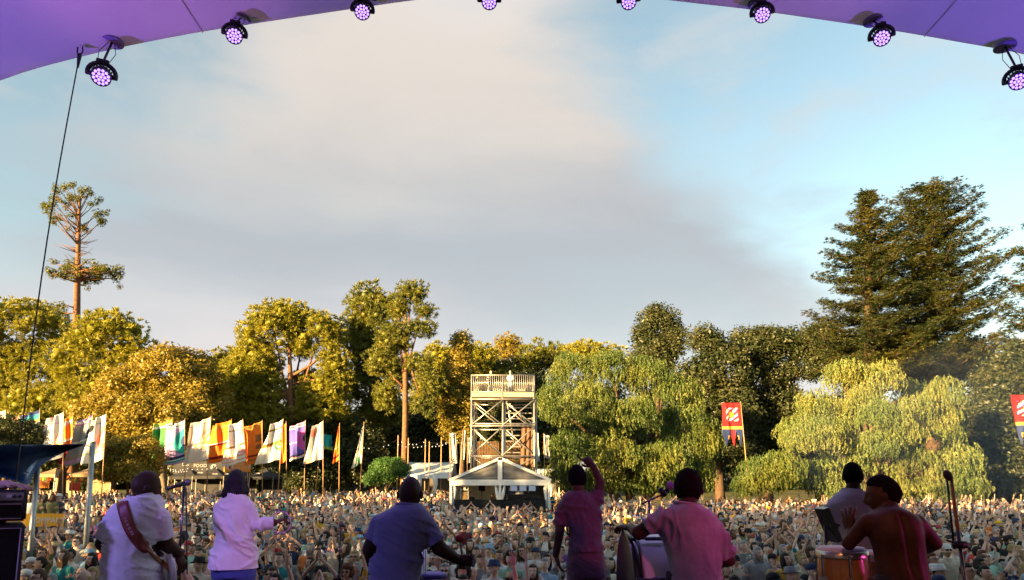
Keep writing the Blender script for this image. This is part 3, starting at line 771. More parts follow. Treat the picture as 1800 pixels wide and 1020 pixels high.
def norfolk(px, ytop, Y, base_px, widths, label, up=0.18, nb=7, gap=1.25, per=13, ybot=650):
    """widths: (pixel row, half width in pixels) down the tree"""
    base = Vector((P(base_px, 860, Y).x, Y, ground_z(0, Y) - .1)); top = P(px, ytop, Y); s = Y / F
    root = empty('norfolk_pine', base); tag(root, label, 'tree', 'tall tiered conifers at the right')
    ztab = [P(0, r_, Y).z for r_, _ in widths][::-1]; wtab = [w_ * s for _, w_ in widths][::-1]
    mb = MB(); C = []; Rr = []
    mb.tube([base, base.lerp(top, .35), base.lerp(top, .7), base.lerp(top, .98)], [.8, .62, .36, .07], 9)
    z = P(0, ybot, Y).z; a0 = 0
    while z < top.z:
        W = float(np.interp(z, ztab, wtab)); k = base.lerp(top, (z - base.z) / (top.z - base.z)); a0 += 0.9
        n_ = nb if W > 1.5 else 5
        for j in range(n_):
            a = a0 + 6.283 * j / n_ + random.uniform(-.25, .25); L = W * random.choice([1.0, .95, .8, .6, 1.08]) * random.uniform(.85, 1.05)
            d = Vector((math.cos(a), math.sin(a), 0)); z0 = random.uniform(-.35, .35)
            q = [k + Vector((0, 0, z0)) + d * L * t + Vector((0, 0, L * (up * t ** 1.6 - 0.10 * math.sin(math.pi * t)))) for t in (0, .25, .5, .75, 1)]
            mb.tube(q, [.10, .08, .06, .045, .02], 4)
            m_ = max(3, int(L / .48)); sd = Vector((-d.y, d.x, 0))
            for i in range(m_):
                t = (i + .9) / m_
                if t < .12: continue
                p = k + Vector((0, 0, z0)) + d * L * t + Vector((0, 0, L * (up * t ** 1.6 - 0.10 * math.sin(math.pi * t))))
                for sg in (-1, 0, 1):
                    wd = L * .20 * (1.15 - t) + .22
                    C.append(np.array(p + sd * sg * wd * random.uniform(.6, 1.1) + Vector((0, 0, random.uniform(-.06, .2))))); Rr.append(np.array([.55, .55, .26]) * random.uniform(.75, 1.2))
        z += gap * random.uniform(.82, 1.15) * min(1, .35 + W / 4)
    mb.build('trunk', BARK, root, True)
    C = np.array(C); Rr = np.array(Rr); b = np.array(base)
    crown_obj('crown', C - b, Rr * 1.1, 'tuft', L_NORF, root, .12)
norfolk(1524, 336, 66, 1530, [(336, 5), (365, 22), (400, 50), (440, 74), (470, 84), (500, 72), (540, 96), (590, 105), (650, 100)], 'left one of the two tall tiered conifers', gap=1.35, nb=8, up=.12)
norfolk(1632, 330, 70, 1640, [(330, 30), (345, 56), (370, 78), (410, 100), (450, 116), (500, 128), (550, 134), (600, 126), (660, 115)], 'right and broader one of the two tall tiered conifers', up=.16, gap=1.35, nb=9)
norfolk(1850, 360, 64, 1850, [(360, 10), (420, 60), (470, 88), (540, 100), (650, 100)], 'tiered conifer cut by the right edge of the picture', gap=1.5)

# unseen trees added to shade the crowd from the sun, crowns thinned for dapples
for i, (x, y, h, w_) in enumerate([(-58, 34, 12.5, 7), (-50, 22, 13.5, 8), (-45, 10, 15, 8), (-40, -2, 16, 8), (-36, -12, 16.5, 8), (-30, -20, 18.5, 8), (-40, -28, 23, 9), (-24, -30, 21.5, 9), (-14, -34, 21.5, 9), (-52, -8, 17, 9), (-56, -30, 24, 10), (-66, 18, 14, 8), (-2, -38, 22, 9), (-32, -36, 23.5, 9), (-48, -40, 25, 10)]):
    root = empty('added_shade_tree', (x, y, 0)); tag(root, 'unseen tall tree added behind the left of the stage to shade the crowd', 'tree', 'unseen trees added to shade the crowd')
    lobes = [(random.uniform(-.45, .45) * w_, random.uniform(-.45, .45) * w_, h * random.uniform(.45, .86), w_ * .5, h * .16) for _ in range(9)] + [(0, 0, h * .55, w_ * .75, h * .36)]
    C = []; Rr = []
    for lx, ly, lz, lr, lh in lobes:
        d = rdir(12) * RNG.uniform(.3, 1, (12, 1)) ** .5; C.append(np.array([lx, ly, lz]) + d * np.array([lr, lr, lh])); Rr.append(np.full((12, 3), 1.3))
    crown_obj('crown', np.concatenate(C), np.concatenate(Rr) * 1.0, 'tuft', L_DARK, root, 1.0)
    mb = MB(); mb.tube([(0, 0, -.1), (0.2, 0, h * .3), (0, .1, h * .7)], [.5, .4, .2], 8)
    link('trunk', mb.mesh('trunk', BARK, True), root)
# ------------------------------------------------------------------ scaffold tower behind the mixing tent
STEEL = mat('scaffold_steel', (0.37, 0.345, 0.315), (0.28, 0.26, 0.235), 0.38, 6, 0.5, metal=0.55)
TIMBER = mat('scaffold_timber', (0.42, 0.33, 0.24), (0.32, 0.24, 0.16), 0.8, 5, 0.2, bump=0.3)
SLAT = mat('slat_timber', (0.15, 0.085, 0.045), (0.08, 0.045, 0.025), 0.85, 5, 0.2)
WHITE = mat('tent_white', (0.78, 0.77, 0.75), (0.70, 0.69, 0.67), 0.6, 2.5, 0.3, bump=0.3, bscale=3)
SKINW = bpy.data.materials.new('tent_skin'); SKINW.use_nodes = True; MATS['tent_skin'] = SKINW
_n = SKINW.node_tree; _p = _n.nodes['Principled BSDF']; _p.inputs['Base Color'].default_value = (.76, .75, .72, 1); _p.inputs['Roughness'].default_value = .6
_t = _n.nodes.new('ShaderNodeBsdfTranslucent'); _t.inputs[0].default_value = (.8, .76, .68, 1); _m = _n.nodes.new('ShaderNodeMixShader'); _m.inputs[0].default_value = .35
_z = _n.nodes.new('ShaderNodeTexNoise'); _z.inputs['Scale'].default_value = 3; _b = _n.nodes.new('ShaderNodeBump'); _b.inputs['Strength'].default_value = .3; _n.links.new(_z.outputs[0], _b.inputs['Height']); _n.links.new(_b.outputs[0], _p.inputs['Normal'])
_n.links.new(_p.outputs[0], _m.inputs[1]); _n.links.new(_t.outputs[0], _m.inputs[2]); _n.links.new(_m.outputs[0], _n.nodes['Material Output'].inputs[0])
TY, TD = 44.0, 3.2
tl, tr_ = P(829, 700, TY).x, P(939, 700, TY).x; tm = P(884, 700, TY).x
zd = P(884, 694, TY).z; zr = P(884, 660, TY).z; gz = ground_z(0, TY)
tower = empty('scaffold_tower', (tm, TY + TD / 2, gz)); tag(tower, 'tall steel scaffold tower with a railed platform behind the white tent', 'scaffold tower')
for x in (tl, tm, tr_):
    for y in (TY, TY + TD):
        mb = MB(); mb.tube([(x, y, gz), (x, y, zr if y == TY else zd)], 0.06, 10); mb.build('upright', STEEL, tower, True)
        mb = MB(); mb.tube([(x + .14, y + .1, gz), (x + .14, y + .1, zd - .2)], 0.04, 8); mb.build('upright', STEEL, tower, True)
levels = [P(0, r_, TY).z for r_ in (804, 750, 748)] + [zd - .15]
zl = [P(0, 838, TY).z, P(0, 802, TY).z, P(0, 749, TY).z, zd - .3]
for z in zl:
    for y in (TY, TY + TD):
        mb = MB(); mb.tube([(tl - .1, y - .07, z), (tr_ + .1, y - .07, z)], 0.045, 8); mb.build('ledger', STEEL, tower, True)
    for x in (tl, tm, tr_):
        mb = MB(); mb.tube([(x - .05, TY, z + .08), (x - .05, TY + TD, z + .08)], 0.04, 8); mb.build('transom', STEEL, tower, True)
mb = MB(); mb.tube([(tl, TY - .07, zl[2] + .14), (tr_, TY - .07, zl[2] + .14)], 0.045, 8); mb.build('ledger', STEEL, tower, True)
for k in range(3):
    za, zb = zl[k], zl[k + 1]
    for xa, xb, sg in ((tl, tm, 1), (tm, tr_, 1)):
        for q, y in ((0, TY - .14), (1, TY + TD + .06)):
            a, b = (xa, xb) if (q == 0) else (xb, xa)
            mb = MB(); mb.tube([(a, y, za + .05), (b, y, zb - .05)], 0.042, 8); mb.build('brace', STEEL, tower, True)
        mb = MB(); mb.tube([(xb, TY + .12, za + .05), (xa, TY + .12, zb - .05)], 0.042, 8); mb.build('brace', STEEL, tower, True)
    for x in (tl, tr_):
        mb = MB(); mb.tube([(x + .06, TY, za), (x + .06, TY + TD, zb)], 0.04, 8); mb.build('brace', STEEL, tower, True)
for k in range(9):      # stair rungs in the right bay
    z = zl[2] + (zl[3] - zl[2]) * (k - 4.4) / 4.6
    mb = MB(); mb.box(((tm + tr_) / 2 + .05, TY + 1.2 + .05 * k, z), ((tr_ - tm) * .44, .12, .03)); mb.build('stair_tread', STEEL, tower)
mb = MB(); mb.tube([(tm + .25, TY + .6, zl[3]), (tm + .75, TY + .8, zl[2] - 1.1)], .06, 8); mb.build('stair_stringer', STEEL, tower, True)
mb = MB(); mb.tube([(tm + .3, TY + 1.0, zl[3]), (tr_ - .2, TY + 1.3, zl[2])], .05, 8); mb.build('stair_stringer', STEEL, tower, True)
for xa, xb in ((tl, tm), (tm, tr_)):
    mb = MB(); mb.box(((xa + xb) / 2, TY - .12, zd - .02), ((xb - xa) / 2 - .03, .025, .15)); mb.build('fascia_board', TIMBER, tower)
for k in range(8):
    y = TY - .05 + (TD + .1) * (k + .5) / 8
    mb = MB(); mb.box(((tl + tr_) / 2, y, zd - .06), ((tr_ - tl) / 2 + .05, TD / 16 - .006, .03)); mb.build('deck_board', TIMBER, tower)
rail_me = None
for y in (TY - .1, TY + TD):
    for z, r_ in ((zr, .035), (zd + .18, .028)):
        mb = MB(); mb.tube([(tl - .04, y, z), (tr_ + .04, y, z)], r_, 8); mb.build('guard_rail', STEEL, tower, True)
    for k in range(31):
        x = tl + (tr_ - tl) * k / 30
        if rail_me is None:
            mb = MB(); mb.tube([(0, 0, zd + .18), (0, 0, zr)], 0.02, 6); rail_me = mb.mesh('baluster', STEEL, True)
        link('baluster', rail_me, tower, Vector((x, y, 0)) - WL(tower))
for x in (tl, tr_):
    for z in (zr, zd + .5):
        mb = MB(); mb.tube([(x, TY - .1, z), (x, TY + TD, z)], .03, 8); mb.build('guard_rail', STEEL, tower, True)
# brown cloth hung in the right bay
mb = MB(); nx, nz = 14, 10; v = []; f = []
z0, z1 = P(0, 748, TY).z, P(0, 822, TY).z
for j in range(nz + 1):
    for i in range(nx + 1):
        t = i / nx; q = j / nz
        v.append((P(917 + 20 * t - 4 * q, 0, TY).x * 0 + P(917, 700, TY).x + t * .75 - .1 * q * (1 - t), TY + .25 + .06 * math.sin(t * 17 + q), z0 + (z1 - z0) * q))
for j in range(nz):
    for i in range(nx): f.append((j * (nx + 1) + i, j * (nx + 1) + i + 1, (j + 1) * (nx + 1) + i + 1, (j + 1) * (nx + 1) + i))
mb.add(v, f); o = mb.build('hanging_cloth', mat('brown_cloth', (0.13, 0.07, 0.04), None, 0.9), tower, True); o.modifiers.new('t', 'SOLIDIFY').thickness = .01
# timber slat screen seen through the lower bays
scr = empty('slat_screen', (tm, TY + TD + 1.6, gz)); tag(scr, 'brown timber slat screen seen through the base of the tower', 'fence')
for k in range(34):
    x = tl + .2 + (tr_ - tl - .4) * k / 33
    mb = MB(); mb.box((x, TY + TD + 1.6, (gz + P(0, 768, TY).z) / 2), (.035, .02, (P(0, 768 + random.uniform(-2, 6), TY).z - gz) / 2)); mb.build('slat', SLAT, scr)
for z in (gz + .6, gz + 2.2, gz + 3.8, gz + 5.2):
    mb = MB(); mb.box(((tl + tr_) / 2, TY + TD + 1.66, z), ((tr_ - tl) / 2, .03, .05)); mb.build('rail', SLAT, scr)

# ------------------------------------------------------------------ white mixing tent
MY = 40.0; mz = ground_z(0, MY)
xl, xr, xc = P(793, 842, MY).x, P(965, 842, MY).x, P(879, 842, MY).x
ze, zrg, zb = P(879, 844, MY).z, P(879, 806, MY).z, P(879, 853, MY).z
tent = empty('mixing_tent', (xc, MY + 1.6, mz)); tag(tent, 'white gabled mixing tent with clear gable panels in the middle of the crowd', 'tent')
MD = 3.0
for x in (xl, xc, xr):
    for y in (MY, MY + MD):
        if x == xc and y > MY: continue
        mb = MB(); mb.box((x, y, (mz + ze) / 2), (.07, .07, (ze - mz) / 2), bev=.01); mb.build('post', WHITE, tent)
mb = MB(); mb.box((xc, MY - .06, (ze + zb) / 2), ((xr - xl) / 2 + .07, .03, (ze - zb) / 2 + .02), bev=.01); mb.build('valance', WHITE, tent)
for sg, xa in ((-1, xl), (1, xr)):
    mb = MB(); mb.bar((xa + sg * .12, MY - .06, ze - .02), (xc, MY - .06, zrg), .16, .1, (0, 1, 0)); mb.build('gable_rafter', WHITE, tent)
    # clear crinkled gable panel
    nn = 26; v = []; f = []
    for i in range(nn + 1):
        for j in range(9):
            t = i / nn; x = xa + (xc - xa) * t; h = (zrg - ze) * t * .97
            v.append((x, MY - .02 + .05 * noise.noise(Vector((x * 1.2, j * 1.9 * (.3 + t), sg * 3))) + .02 * math.sin(j * 4 + x * 1.3), ze + h * j / 8))
    for i in range(nn):
        for j in range(8): f.append((i * 9 + j, i * 9 + j + 1, (i + 1) * 9 + j + 1, (i + 1) * 9 + j))
    mb = MB(); mb.add(v, f); o = mb.build('gable_panel', mat('clear_vinyl', (0.10, 0.10, 0.11), (0.16, 0.155, 0.15), 0.16, 1.5, 0.8), tent, True)
    o.modifiers.new('t', 'SOLIDIFY').thickness = .004
    # roof slope, slightly sagging between frames
    v = []; f = []
    for i in range(11):
        for j in range(9):
            t = i / 10; q = j / 8
            v.append((xa + sg * .2 + (xc - xa - sg * .2) * t, MY - .02 + (MD + .1) * q, ze + .02 + (zrg - ze + .03) * t - .08 * math.sin(math.pi * q) * math.sin(math.pi * t)))
    for i in range(10):
        for j in range(8): f.append((i * 9 + j, i * 9 + j + 1, (i + 1) * 9 + j + 1, (i + 1) * 9 + j))
    mb = MB(); mb.add(v, f); o = mb.build('roof_panel', SKINW, tent, True); o.modifiers.new('t', 'SOLIDIFY').thickness = .01
    # side wall flap, gathered at its front edge
    v = []; f = []
    for i in range(17):
        for j in range(11):
            t = i / 16; q = j / 10
            v.append((xa + sg * (.04 + .25 * q * q) + .05 * math.sin(t * 26) * q, MY + .06 + (MD - .1) * t, ze + (mz - ze) * q))
    for i in range(16):
        for j in range(10): f.append((i * 11 + j, i * 11 + j + 1, (i + 1) * 11 + j + 1, (i + 1) * 11 + j))
    mb = MB(); mb.add(v, f); o = mb.build('side_wall', SKINW, tent, True); o.modifiers.new('t', 'SOLIDIFY').thickness = .006
    # tied-back curtains
    for sx in ((xa - sg * .2,) if True else ()):
        pts = [(xa - sg * .05, MY + .12, ze - .15), (xa - sg * .22, MY + .12, ze - .5), (xa - sg * .16, MY + .12, ze - 1.1), (xa - sg * .06, MY + .1, mz + .9)]
        mb = MB(); mb.tube(pts, [.1, .12, .08, .1], 9); mb.build('tied_curtain', WHITE, tent, True)
mb = MB(); mb.box((xc, MY - .06, (ze + zrg) / 2), (.13, .05, (zrg - ze) / 2 + .05), bev=.01); mb.build('gable_post', WHITE, tent)
for sg in (-1, 1):
    mb = MB(); mb.tube([(xc + sg * .28, MY + .05, ze - .28), (xc + sg * .16, MY + .05, ze - .8), (xc + sg * .06, MY + .05, ze - 1.3), (xc + sg * .15, MY + .05, mz + .4)], [.05, .12, .07, .14], 9)
    mb.build('tied_curtain', WHITE, tent, True)
mb = MB(); mb.box(((xl + xc) / 2, MY + MD, (mz + ze) / 2), ((xc - xl) / 2, .02, (ze - mz) / 2)); mb.build('back_wall', mat('tent_liner', (0.80, 0.70, 0.50), (0.72, 0.62, 0.44), 0.9, 1.2), tent)
mb = MB(); mb.box(((xr + xc) / 2, MY + MD, (mz + ze) / 2), ((xr - xc) / 2, .02, (ze - mz) / 2)); mb.build('back_wall', mat('tent_liner_grey', (0.16, 0.15, 0.15), None, 0.9, 1.2), tent)
zc_ = P(0, 878, MY).z
mb = MB(); mb.box((xc, MY - .25, (mz + zc_) / 2), ((xr - xl) / 2 - .2, .03, (zc_ - mz) / 2)); mb.build('front_screen', mat('black_scrim', (0.012, 0.013, 0.016), None, 0.9), tent)
# equipment in the tent
BOXW = mat('rack_white', (0.62, 0.58, 0.5), None, 0.6); DARKEQ = mat('equipment_black', (0.014, 0.014, 0.016), None, 0.5)
mix = empty('mixing_desk', (xc + 1.3, MY + 1.1, mz)); tag(mix, 'black mixing desk with lit meter bridge inside the white tent', 'mixing desk')
mb = MB(); mb.box((xc + 1.35, MY + 1.1, zc_ + .15), (1.05, .35, .12), bev=.02); mb.build('console', DARKEQ, mix)
mb = MB(); mb.box((xc + 1.35, MY + 1.3, zc_ + .85), (.85, .03, .03)); mb.build('lamp_bar', STEEL, mix)
for k in range(3):
    mb = MB(); mb.box((xc + .8 + k * .55, MY + 1.25, zc_ + .62), (.2, .03, .15)); mb.build('screen', emat('desk_screen', (0.55, 0.68, 0.9), .05), mix)
for k in range(2):
    mb = MB(); mb.box((xc + .55 + k * 1.6, MY + 1.1, (mz + zc_) / 2 + .05), (.05, .25, (zc_ - mz) / 2)); mb.build('leg', DARKEQ, mix)
rk = empty('equipment_rack', (xl + .75, MY + .6, mz)); tag(rk, 'cream flight case on a rack at the left inside the white tent', 'rack')
zz = P(0, 862, MY).z
mb = MB(); mb.box((xl + .75, MY + .6, zz + .12), (.25, .2, .14), bev=.02); mb.build('upper_case', BOXW, rk)
for sg in (-1, 1):
    mb = MB(); mb.box((xl + .75 + sg * .12, MY + .395, zz + .12), (.05, .01, .06)); mb.build('vent', DARKEQ, rk)
    mb = MB(); mb.box((xl + .75 + sg * .22, MY + .6, (mz + zz - .06) / 2), (.03, .2, (zz - .06 - mz) / 2)); mb.build('side_frame', BOXW, rk)
mb = MB(); mb.box((xl + .75, MY + .6, zz - .32), (.18, .18, .22)); mb.build('lower_case', mat('ply_case', (0.3, 0.19, 0.08), None, .6), rk)
pa = empty('tent_speaker', (xc - 1.15, MY + 2.2, mz)); tag(pa, 'black bag-covered speaker on a stand inside the white tent', 'speaker')
mb = MB(); c0 = Vector((xc - 1.15, MY + 2.2, 0))
mb.loft([(c0 + Vector((0, 0, zc_ + .45)), (.20, 0, 0), (0, .15, 0)), (c0 + Vector((0, 0, zc_ + .7)), (.21, 0, 0), (0, .16, 0)), (c0 + Vector((0, 0, zc_ + 1.0)), (.15, 0, 0), (0, .12, 0)), (c0 + Vector((0, 0, zc_ + 1.15)), (.05, 0, 0), (0, .05, 0))], 12)
mb.build('cabinet', DARKEQ, pa, True)
mb = MB(); mb.tube([c0 + Vector((0, 0, mz)), c0 + Vector((0, 0, zc_ + .5))], .025, 8); mb.build('stand', STEEL, pa)
mb = MB(); mb.tube([c0 + Vector((0, 0, zc_ + 1.14)), c0 + Vector((0, 0, ze))], .01, 5); mb.build('hanging_line', DARKEQ, pa)

# ------------------------------------------------------------------ white marquees and stalls further back
def marquee(px0, px1, py_ridge, py_eave, Y, label, depth=7):
    x0, x1 = P(px0, 840, Y).x, P(px1, 840, Y).x; zr_, ze_ = P(0, py_ridge, Y).z, P(0, py_eave, Y).z; gz_ = ground_z(0, Y)
    root = empty('marquee', ((x0 + x1) / 2, Y, gz_)); tag(root, label, 'marquee')
    v = []; f = []; nx = 24
    for i in range(nx + 1):
        for j in range(7):
            t = i / nx; q = j / 6
            x = x0 + (x1 - x0) * t
            v.append((x, Y + depth / 2 * q, ze_ + (zr_ - ze_) * q - .12 * abs(math.sin(math.pi * t * 4)) * math.sin(math.pi * q)))
    for i in range(nx):
        for j in range(6): f.append((i * 7 + j, i * 7 + j + 1, (i + 1) * 7 + j + 1, (i + 1) * 7 + j))
    mb = MB(); mb.add(v, f); o = mb.build('front_roof', SKINW, root, True); o.modifiers.new('t', 'SOLIDIFY').thickness = .01
    mb = MB(); mb.add([(a, Y + depth - (b - Y), c) for a, b, c in v], f); o = mb.build('rear_roof', SKINW, root, True); o.modifiers.new('t', 'SOLIDIFY').thickness = .01
    mb = MB(); mb.box(((x0 + x1) / 2, Y - .03, ze_ - .16), ((x1 - x0) / 2, .015, .17)); mb.build('valance', WHITE, root)
    for k in range(4):
        x = x0 + .1 + (x1 - x0 - .2) * k / 3
        mb = MB(); mb.tube([(x, Y + .05, gz_), (x, Y + .05, ze_)], .05, 8); mb.build('pole', STEEL, root)
    for k in (1, 2):
        x = x0 + .1 + (x1 - x0 - .2) * k / 3
        mb = MB(); mb.tube([(x, Y + .1, ze_), (x + .1, Y + .1, ze_ - .9), (x - .05, Y + .1, ze_ - 1.6), (x, Y + .1, gz_)], [.28, .2, .12, .3], 9); mb.build('gathered_curtain', WHITE, root, True)
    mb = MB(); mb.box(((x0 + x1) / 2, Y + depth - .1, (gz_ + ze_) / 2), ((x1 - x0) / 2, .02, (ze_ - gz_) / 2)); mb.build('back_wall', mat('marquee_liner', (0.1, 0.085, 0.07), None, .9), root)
marquee(706, 794, 811, 835, 66, 'long white marquee between the green shrub and the mixing tent')
marquee(938, 985, 823, 840, 58, 'white marquee behind the right side of the mixing tent', 5)
CHAR = mat('stall_black', (0.022, 0.022, 0.026), (0.035, 0.034, 0.038), 0.8, 2)
PRINT = mat('print_white', (0.75, 0.75, 0.75), None, .7)
def popup(px0, px1, py_top, py_eave, Y, label, m=CHAR, marks=True, depth=3.0, col2=None):
    x0, x1 = P(px0, 840, Y).x, P(px1, 840, Y).x; zt, ze_ = P(0, py_top, Y).z, P(0, py_eave, Y).z; gz_ = ground_z(0, Y); xm = (x0 + x1) / 2
    root = empty('popup_stall', (xm, Y + depth / 2, gz_)); tag(root, label, 'stall')
    apex = Vector((xm, Y + depth / 2, zt)); cs = [Vector((x0, Y, ze_)), Vector((x1, Y, ze_)), Vector((x1, Y + depth, ze_)), Vector((x0, Y + depth, ze_))]
    for k in range(4):
        a, b = cs[k], cs[(k + 1) % 4]; v = []; f = []
        for i in range(7):
            for j in range(7):
                t = i / 6; q = j / 6; p = a.lerp(b, t).lerp(apex, q); p.z -= .18 * math.sin(math.pi * q) * (zt - ze_) * .5; v.append(p)
        for i in range(6):
            for j in range(6): f.append((i * 7 + j, i * 7 + j + 1, (i + 1) * 7 + j + 1, (i + 1) * 7 + j))
        mb = MB(); mb.add(v, f); mb.build('roof_panel', m, root, True)
        mb = MB(); o_ = (b - a).cross(Vector((0, 0, 1))).normalized() * .01
        mb.box((a + b) / 2 + o_ - Vector((0, 0, .14)), ((b - a).length / 2, .012, .14), Matrix(((b - a).normalized(), (b - a).normalized().cross(Vector((0, 0, 1))) * -1, Vector((0, 0, 1)))).transposed())
        mb.build('valance', m, root)
        mb = MB(); mb.tube([(a.x, a.y, gz_), a], .03, 6); mb.build('leg', STEEL, root)
    mb = MB(); mb.box((xm, Y + depth, (gz_ + ze_) / 2), ((x1 - x0) / 2, .02, (ze_ - gz_) / 2)); mb.build('back_wall', m, root)
    return root, Vector((xm, Y - .05, ze_))
SX, SZ = Vector((1, 0, 0)), Vector((0, 0, 1))
SY_ = 70
r1, e1 = popup(296, 345, 822, 838, SY_, 'black stall tent below the pink and teal flag')
r2, e2 = popup(338, 393, 820, 837, SY_ - 1, 'black stall tent below the cream flag with a pink ring')
r3, e3 = popup(388, 432, 822, 838, SY_, 'black stall tent behind the head of the woman in white')
r4, e4 = popup(436, 480, 822, 838, SY_ + .5, 'black stall tent right of the orange signboard')
for rr, ee, s in ((r2, e2, 'MARKET'), (r3, e3, 'BAR'), (r4, e4, '\u25b2\u25b2\u25b2')):
    pass
# black signboards above the stalls with white marks; the round emblem holds a V
sb = empty('black_signboard', P(372, 838, SY_ + 3)); tag(sb, 'wide black signboard with white lettering and a round V emblem', 'sign')
x0, x1 = P(305, 820, SY_ + 3).x, P(398, 820, SY_ + 3).x; za, zb_ = P(0, 811, SY_ + 3).z, P(0, 834, SY_ + 3).z
mb = MB(); mb.box(((x0 + x1) / 2, SY_ + 3, (za + zb_) / 2), ((x1 - x0) / 2, .05, (za - zb_) / 2)); bd_ = mb.build('board', CHAR, sb)
for xx in (x0 + .2, x1 - .2):
    mb = MB(); mb.tube([(xx, SY_ + 3.1, 0.5), (xx, SY_ + 3.1, za)], .05, 6); mb.build('post', STEEL, sb)
c = P(376, 822, SY_ + 2.94); s = SY_ / F
mb = MB()
pts = [c + Vector((math.cos(t) * 5 * s, 0, math.sin(t) * 5 * s)) for t in np.linspace(.6, 6.1, 24)]
mb.tube(pts, .05, 5); mb.tube([c + Vector((-2.6 * s, 0, 2 * s)), c + Vector((0, 0, -2.6 * s)), c + Vector((2.6 * s, 0, 2 * s))], .075, 5); mb.build('emblem', mat('print_emblem', (.5, .5, .5), None, .7), bd_)
GREYP = mat('print_grey', (.34, .34, .34), None, .7)
text('lettering', 'FOOD', .5, P(352, 819, SY_ + 2.93), SX, SZ, GREYP, bd_); text('lettering', 'BAR', .4, P(326, 817, SY_ + 2.93), SX, SZ, GREYP, bd_)
for i, (px, py) in enumerate(((352, 832), (378, 834), (402, 834), (452, 833))):
    mb = MB(); c = P(px, py, SY_ - 1.3); 
    for k in range(5): mb.add([c + Vector(((k - 2.6) * 2.0 * s, 0, 0)), c + Vector(((k - 1.6) * 2.0 * s, 0, 0)), c + Vector(((k - 2.1) * 2.0 * s, 0, (1.6 + (k % 2)) * s))], [(0, 1, 2)])
    mb.build('printed_mark', GREYP, [r2, r2, r3, r4][i])
# orange signboard with a bottle in a pale disc
oy = 66; sg = empty('orange_signboard', P(417, 838, oy)); tag(sg, 'orange signboard with a bottle in a white disc', 'sign')
x0, x1 = P(394, 820, oy).x, P(441, 820, oy).x; za, zb_ = P(0, 811, oy).z, P(0, 830, oy).z
mb = MB(); mb.box(((x0 + x1) / 2, oy, (za + zb_) / 2), ((x1 - x0) / 2, .04, (za - zb_) / 2), bev=.01); mb.build('board', mat('sign_orange', (0.75, 0.36, 0.06), (0.68, 0.31, 0.05), .5), sg); ob_ = sg.children[0]
c = P(404, 820, oy - .06); s = oy / F
mb = MB(); mb.loft([(c, (6.3 * s, 0, 0), (0, 0, 6.3 * s)), (c + Vector((0, -.012, 0)), (6.3 * s, 0, 0), (0, 0, 6.3 * s))], 24); mb.build('disc', PRINT, ob_)
c = c + Vector((0, -.02, 0))
mb = MB(); mb.loft([(c + Vector((0, 0, h * s)), (w_ * s, 0, 0), (0, .012, 0)) for h, w_ in ((-5, 1.5), (-1, 1.6), (1, 1.4), (2.2, .6), (4.8, .55))], 10); mb.build('bottle_mark', mat('bottle_red', (0.35, 0.05, 0.03), None, .4), ob_)
CREAM = mat('print_cream', (0.8, 0.72, 0.55), None, .6)
text('lettering', 'TROOPERS', .36, P(425.5, 816.5, oy - .06), SX, SZ, CREAM, ob_); text('lettering', 'FINE STORE', .30, P(425.5, 822.5, oy - .06), SX, SZ, CREAM, ob_)
mb = MB(); mb.box(P(424, 829, oy - .05), (10 * s * 1.4, .01, .03)); mb.build('red_rule', mat('rule_red', (0.6, 0.16, 0.04), None, .6), ob_)
for xx in (x0 + .1, x1 - .1):
    mb = MB(); mb.tube([(xx, oy + .06, .5), (xx, oy + .06, za)], .035, 6); mb.build('post', STEEL, sg)
# sunlit market stalls at the far left
ORG = mat('stall_orange', (0.70, 0.22, 0.03), (0.6, 0.16, 0.03), .8); YEL = mat('stall_yellow', (0.75, 0.45, 0.03), None, .8); REDC = mat('stall_red', (0.5, 0.06, 0.03), None, .8); GRNC = mat('stall_green', (0.03, 0.28, 0.06), None, .8)
SAND = mat('stall_sand', (0.30, 0.20, 0.11), (0.24, 0.15, 0.08), .8)
popup(60, 96, 822, 834, 62, 'sand coloured market stall right of the blue shade sail', SAND)
popup(122, 160, 821, 833, 60, 'pale market stall between the steel post and the tree trunk', SAND)
for i, (px0, px1, py0, py1, m, nm) in enumerate(((72, 92, 846, 857, ORG, 'orange cloth covered market table under the sand coloured stall'), (109, 121, 842, 866, YEL, 'tall yellow market display right of the tree trunk'), (128, 146, 848, 862, REDC, 'red market display between the tree trunk and the steel post'))):
    Y = 58; a, b = P(px0, py0, Y), P(px1, py1, Y)
    root = empty('market_table', (a.x, Y, ground_z(0, Y))); tag(root, nm, 'market table')
    mb = MB(); mb.box(((a.x + b.x) / 2, Y, a.z), ((b.x - a.x) / 2, .4, .04), bev=.01); mb.build('table_top', SAND, root)
    mb = MB(); v = []; f = []
    for k in range(25):
        t = k / 24; x = a.x + (b.x - a.x) * t
        for j in range(5): v.append((x, Y - .42 - .03 * math.sin(t * 40) * j / 4, a.z - .045 + (b.z - a.z) * j / 4))
    for k in range(24):
        for j in range(4): f.append((k * 5 + j, k * 5 + j + 1, (k + 1) * 5 + j + 1, (k + 1) * 5 + j))
    mb.add(v, f); mb.build('cloth', m, root, True)
    for k in range(5):
        c = Vector((a.x + (b.x - a.x) * (k + .5) / 5, Y - .1, a.z + .16)); mb = MB(); mb.ell(c, (.14, .12, .13 + .05 * (k % 2)), None, 8, 6); mb.build('goods', [ORG, YEL, GRNC, REDC][k % 4], root, True)

# ------------------------------------------------------------------ blue shade sail and its posts
root = empty('shade_sail', P(40, 815, 17)); tag(root, 'dark blue shade sail stretched to a point at the left', 'shade sail')
topc = [(-140, 790), (-60, 783), (0, 783), (60, 782), (110, 782), (147, 781)]; bot = [(-140, 850), (-60, 838), (0, 838), (49, 851), (73, 816), (147, 782)]
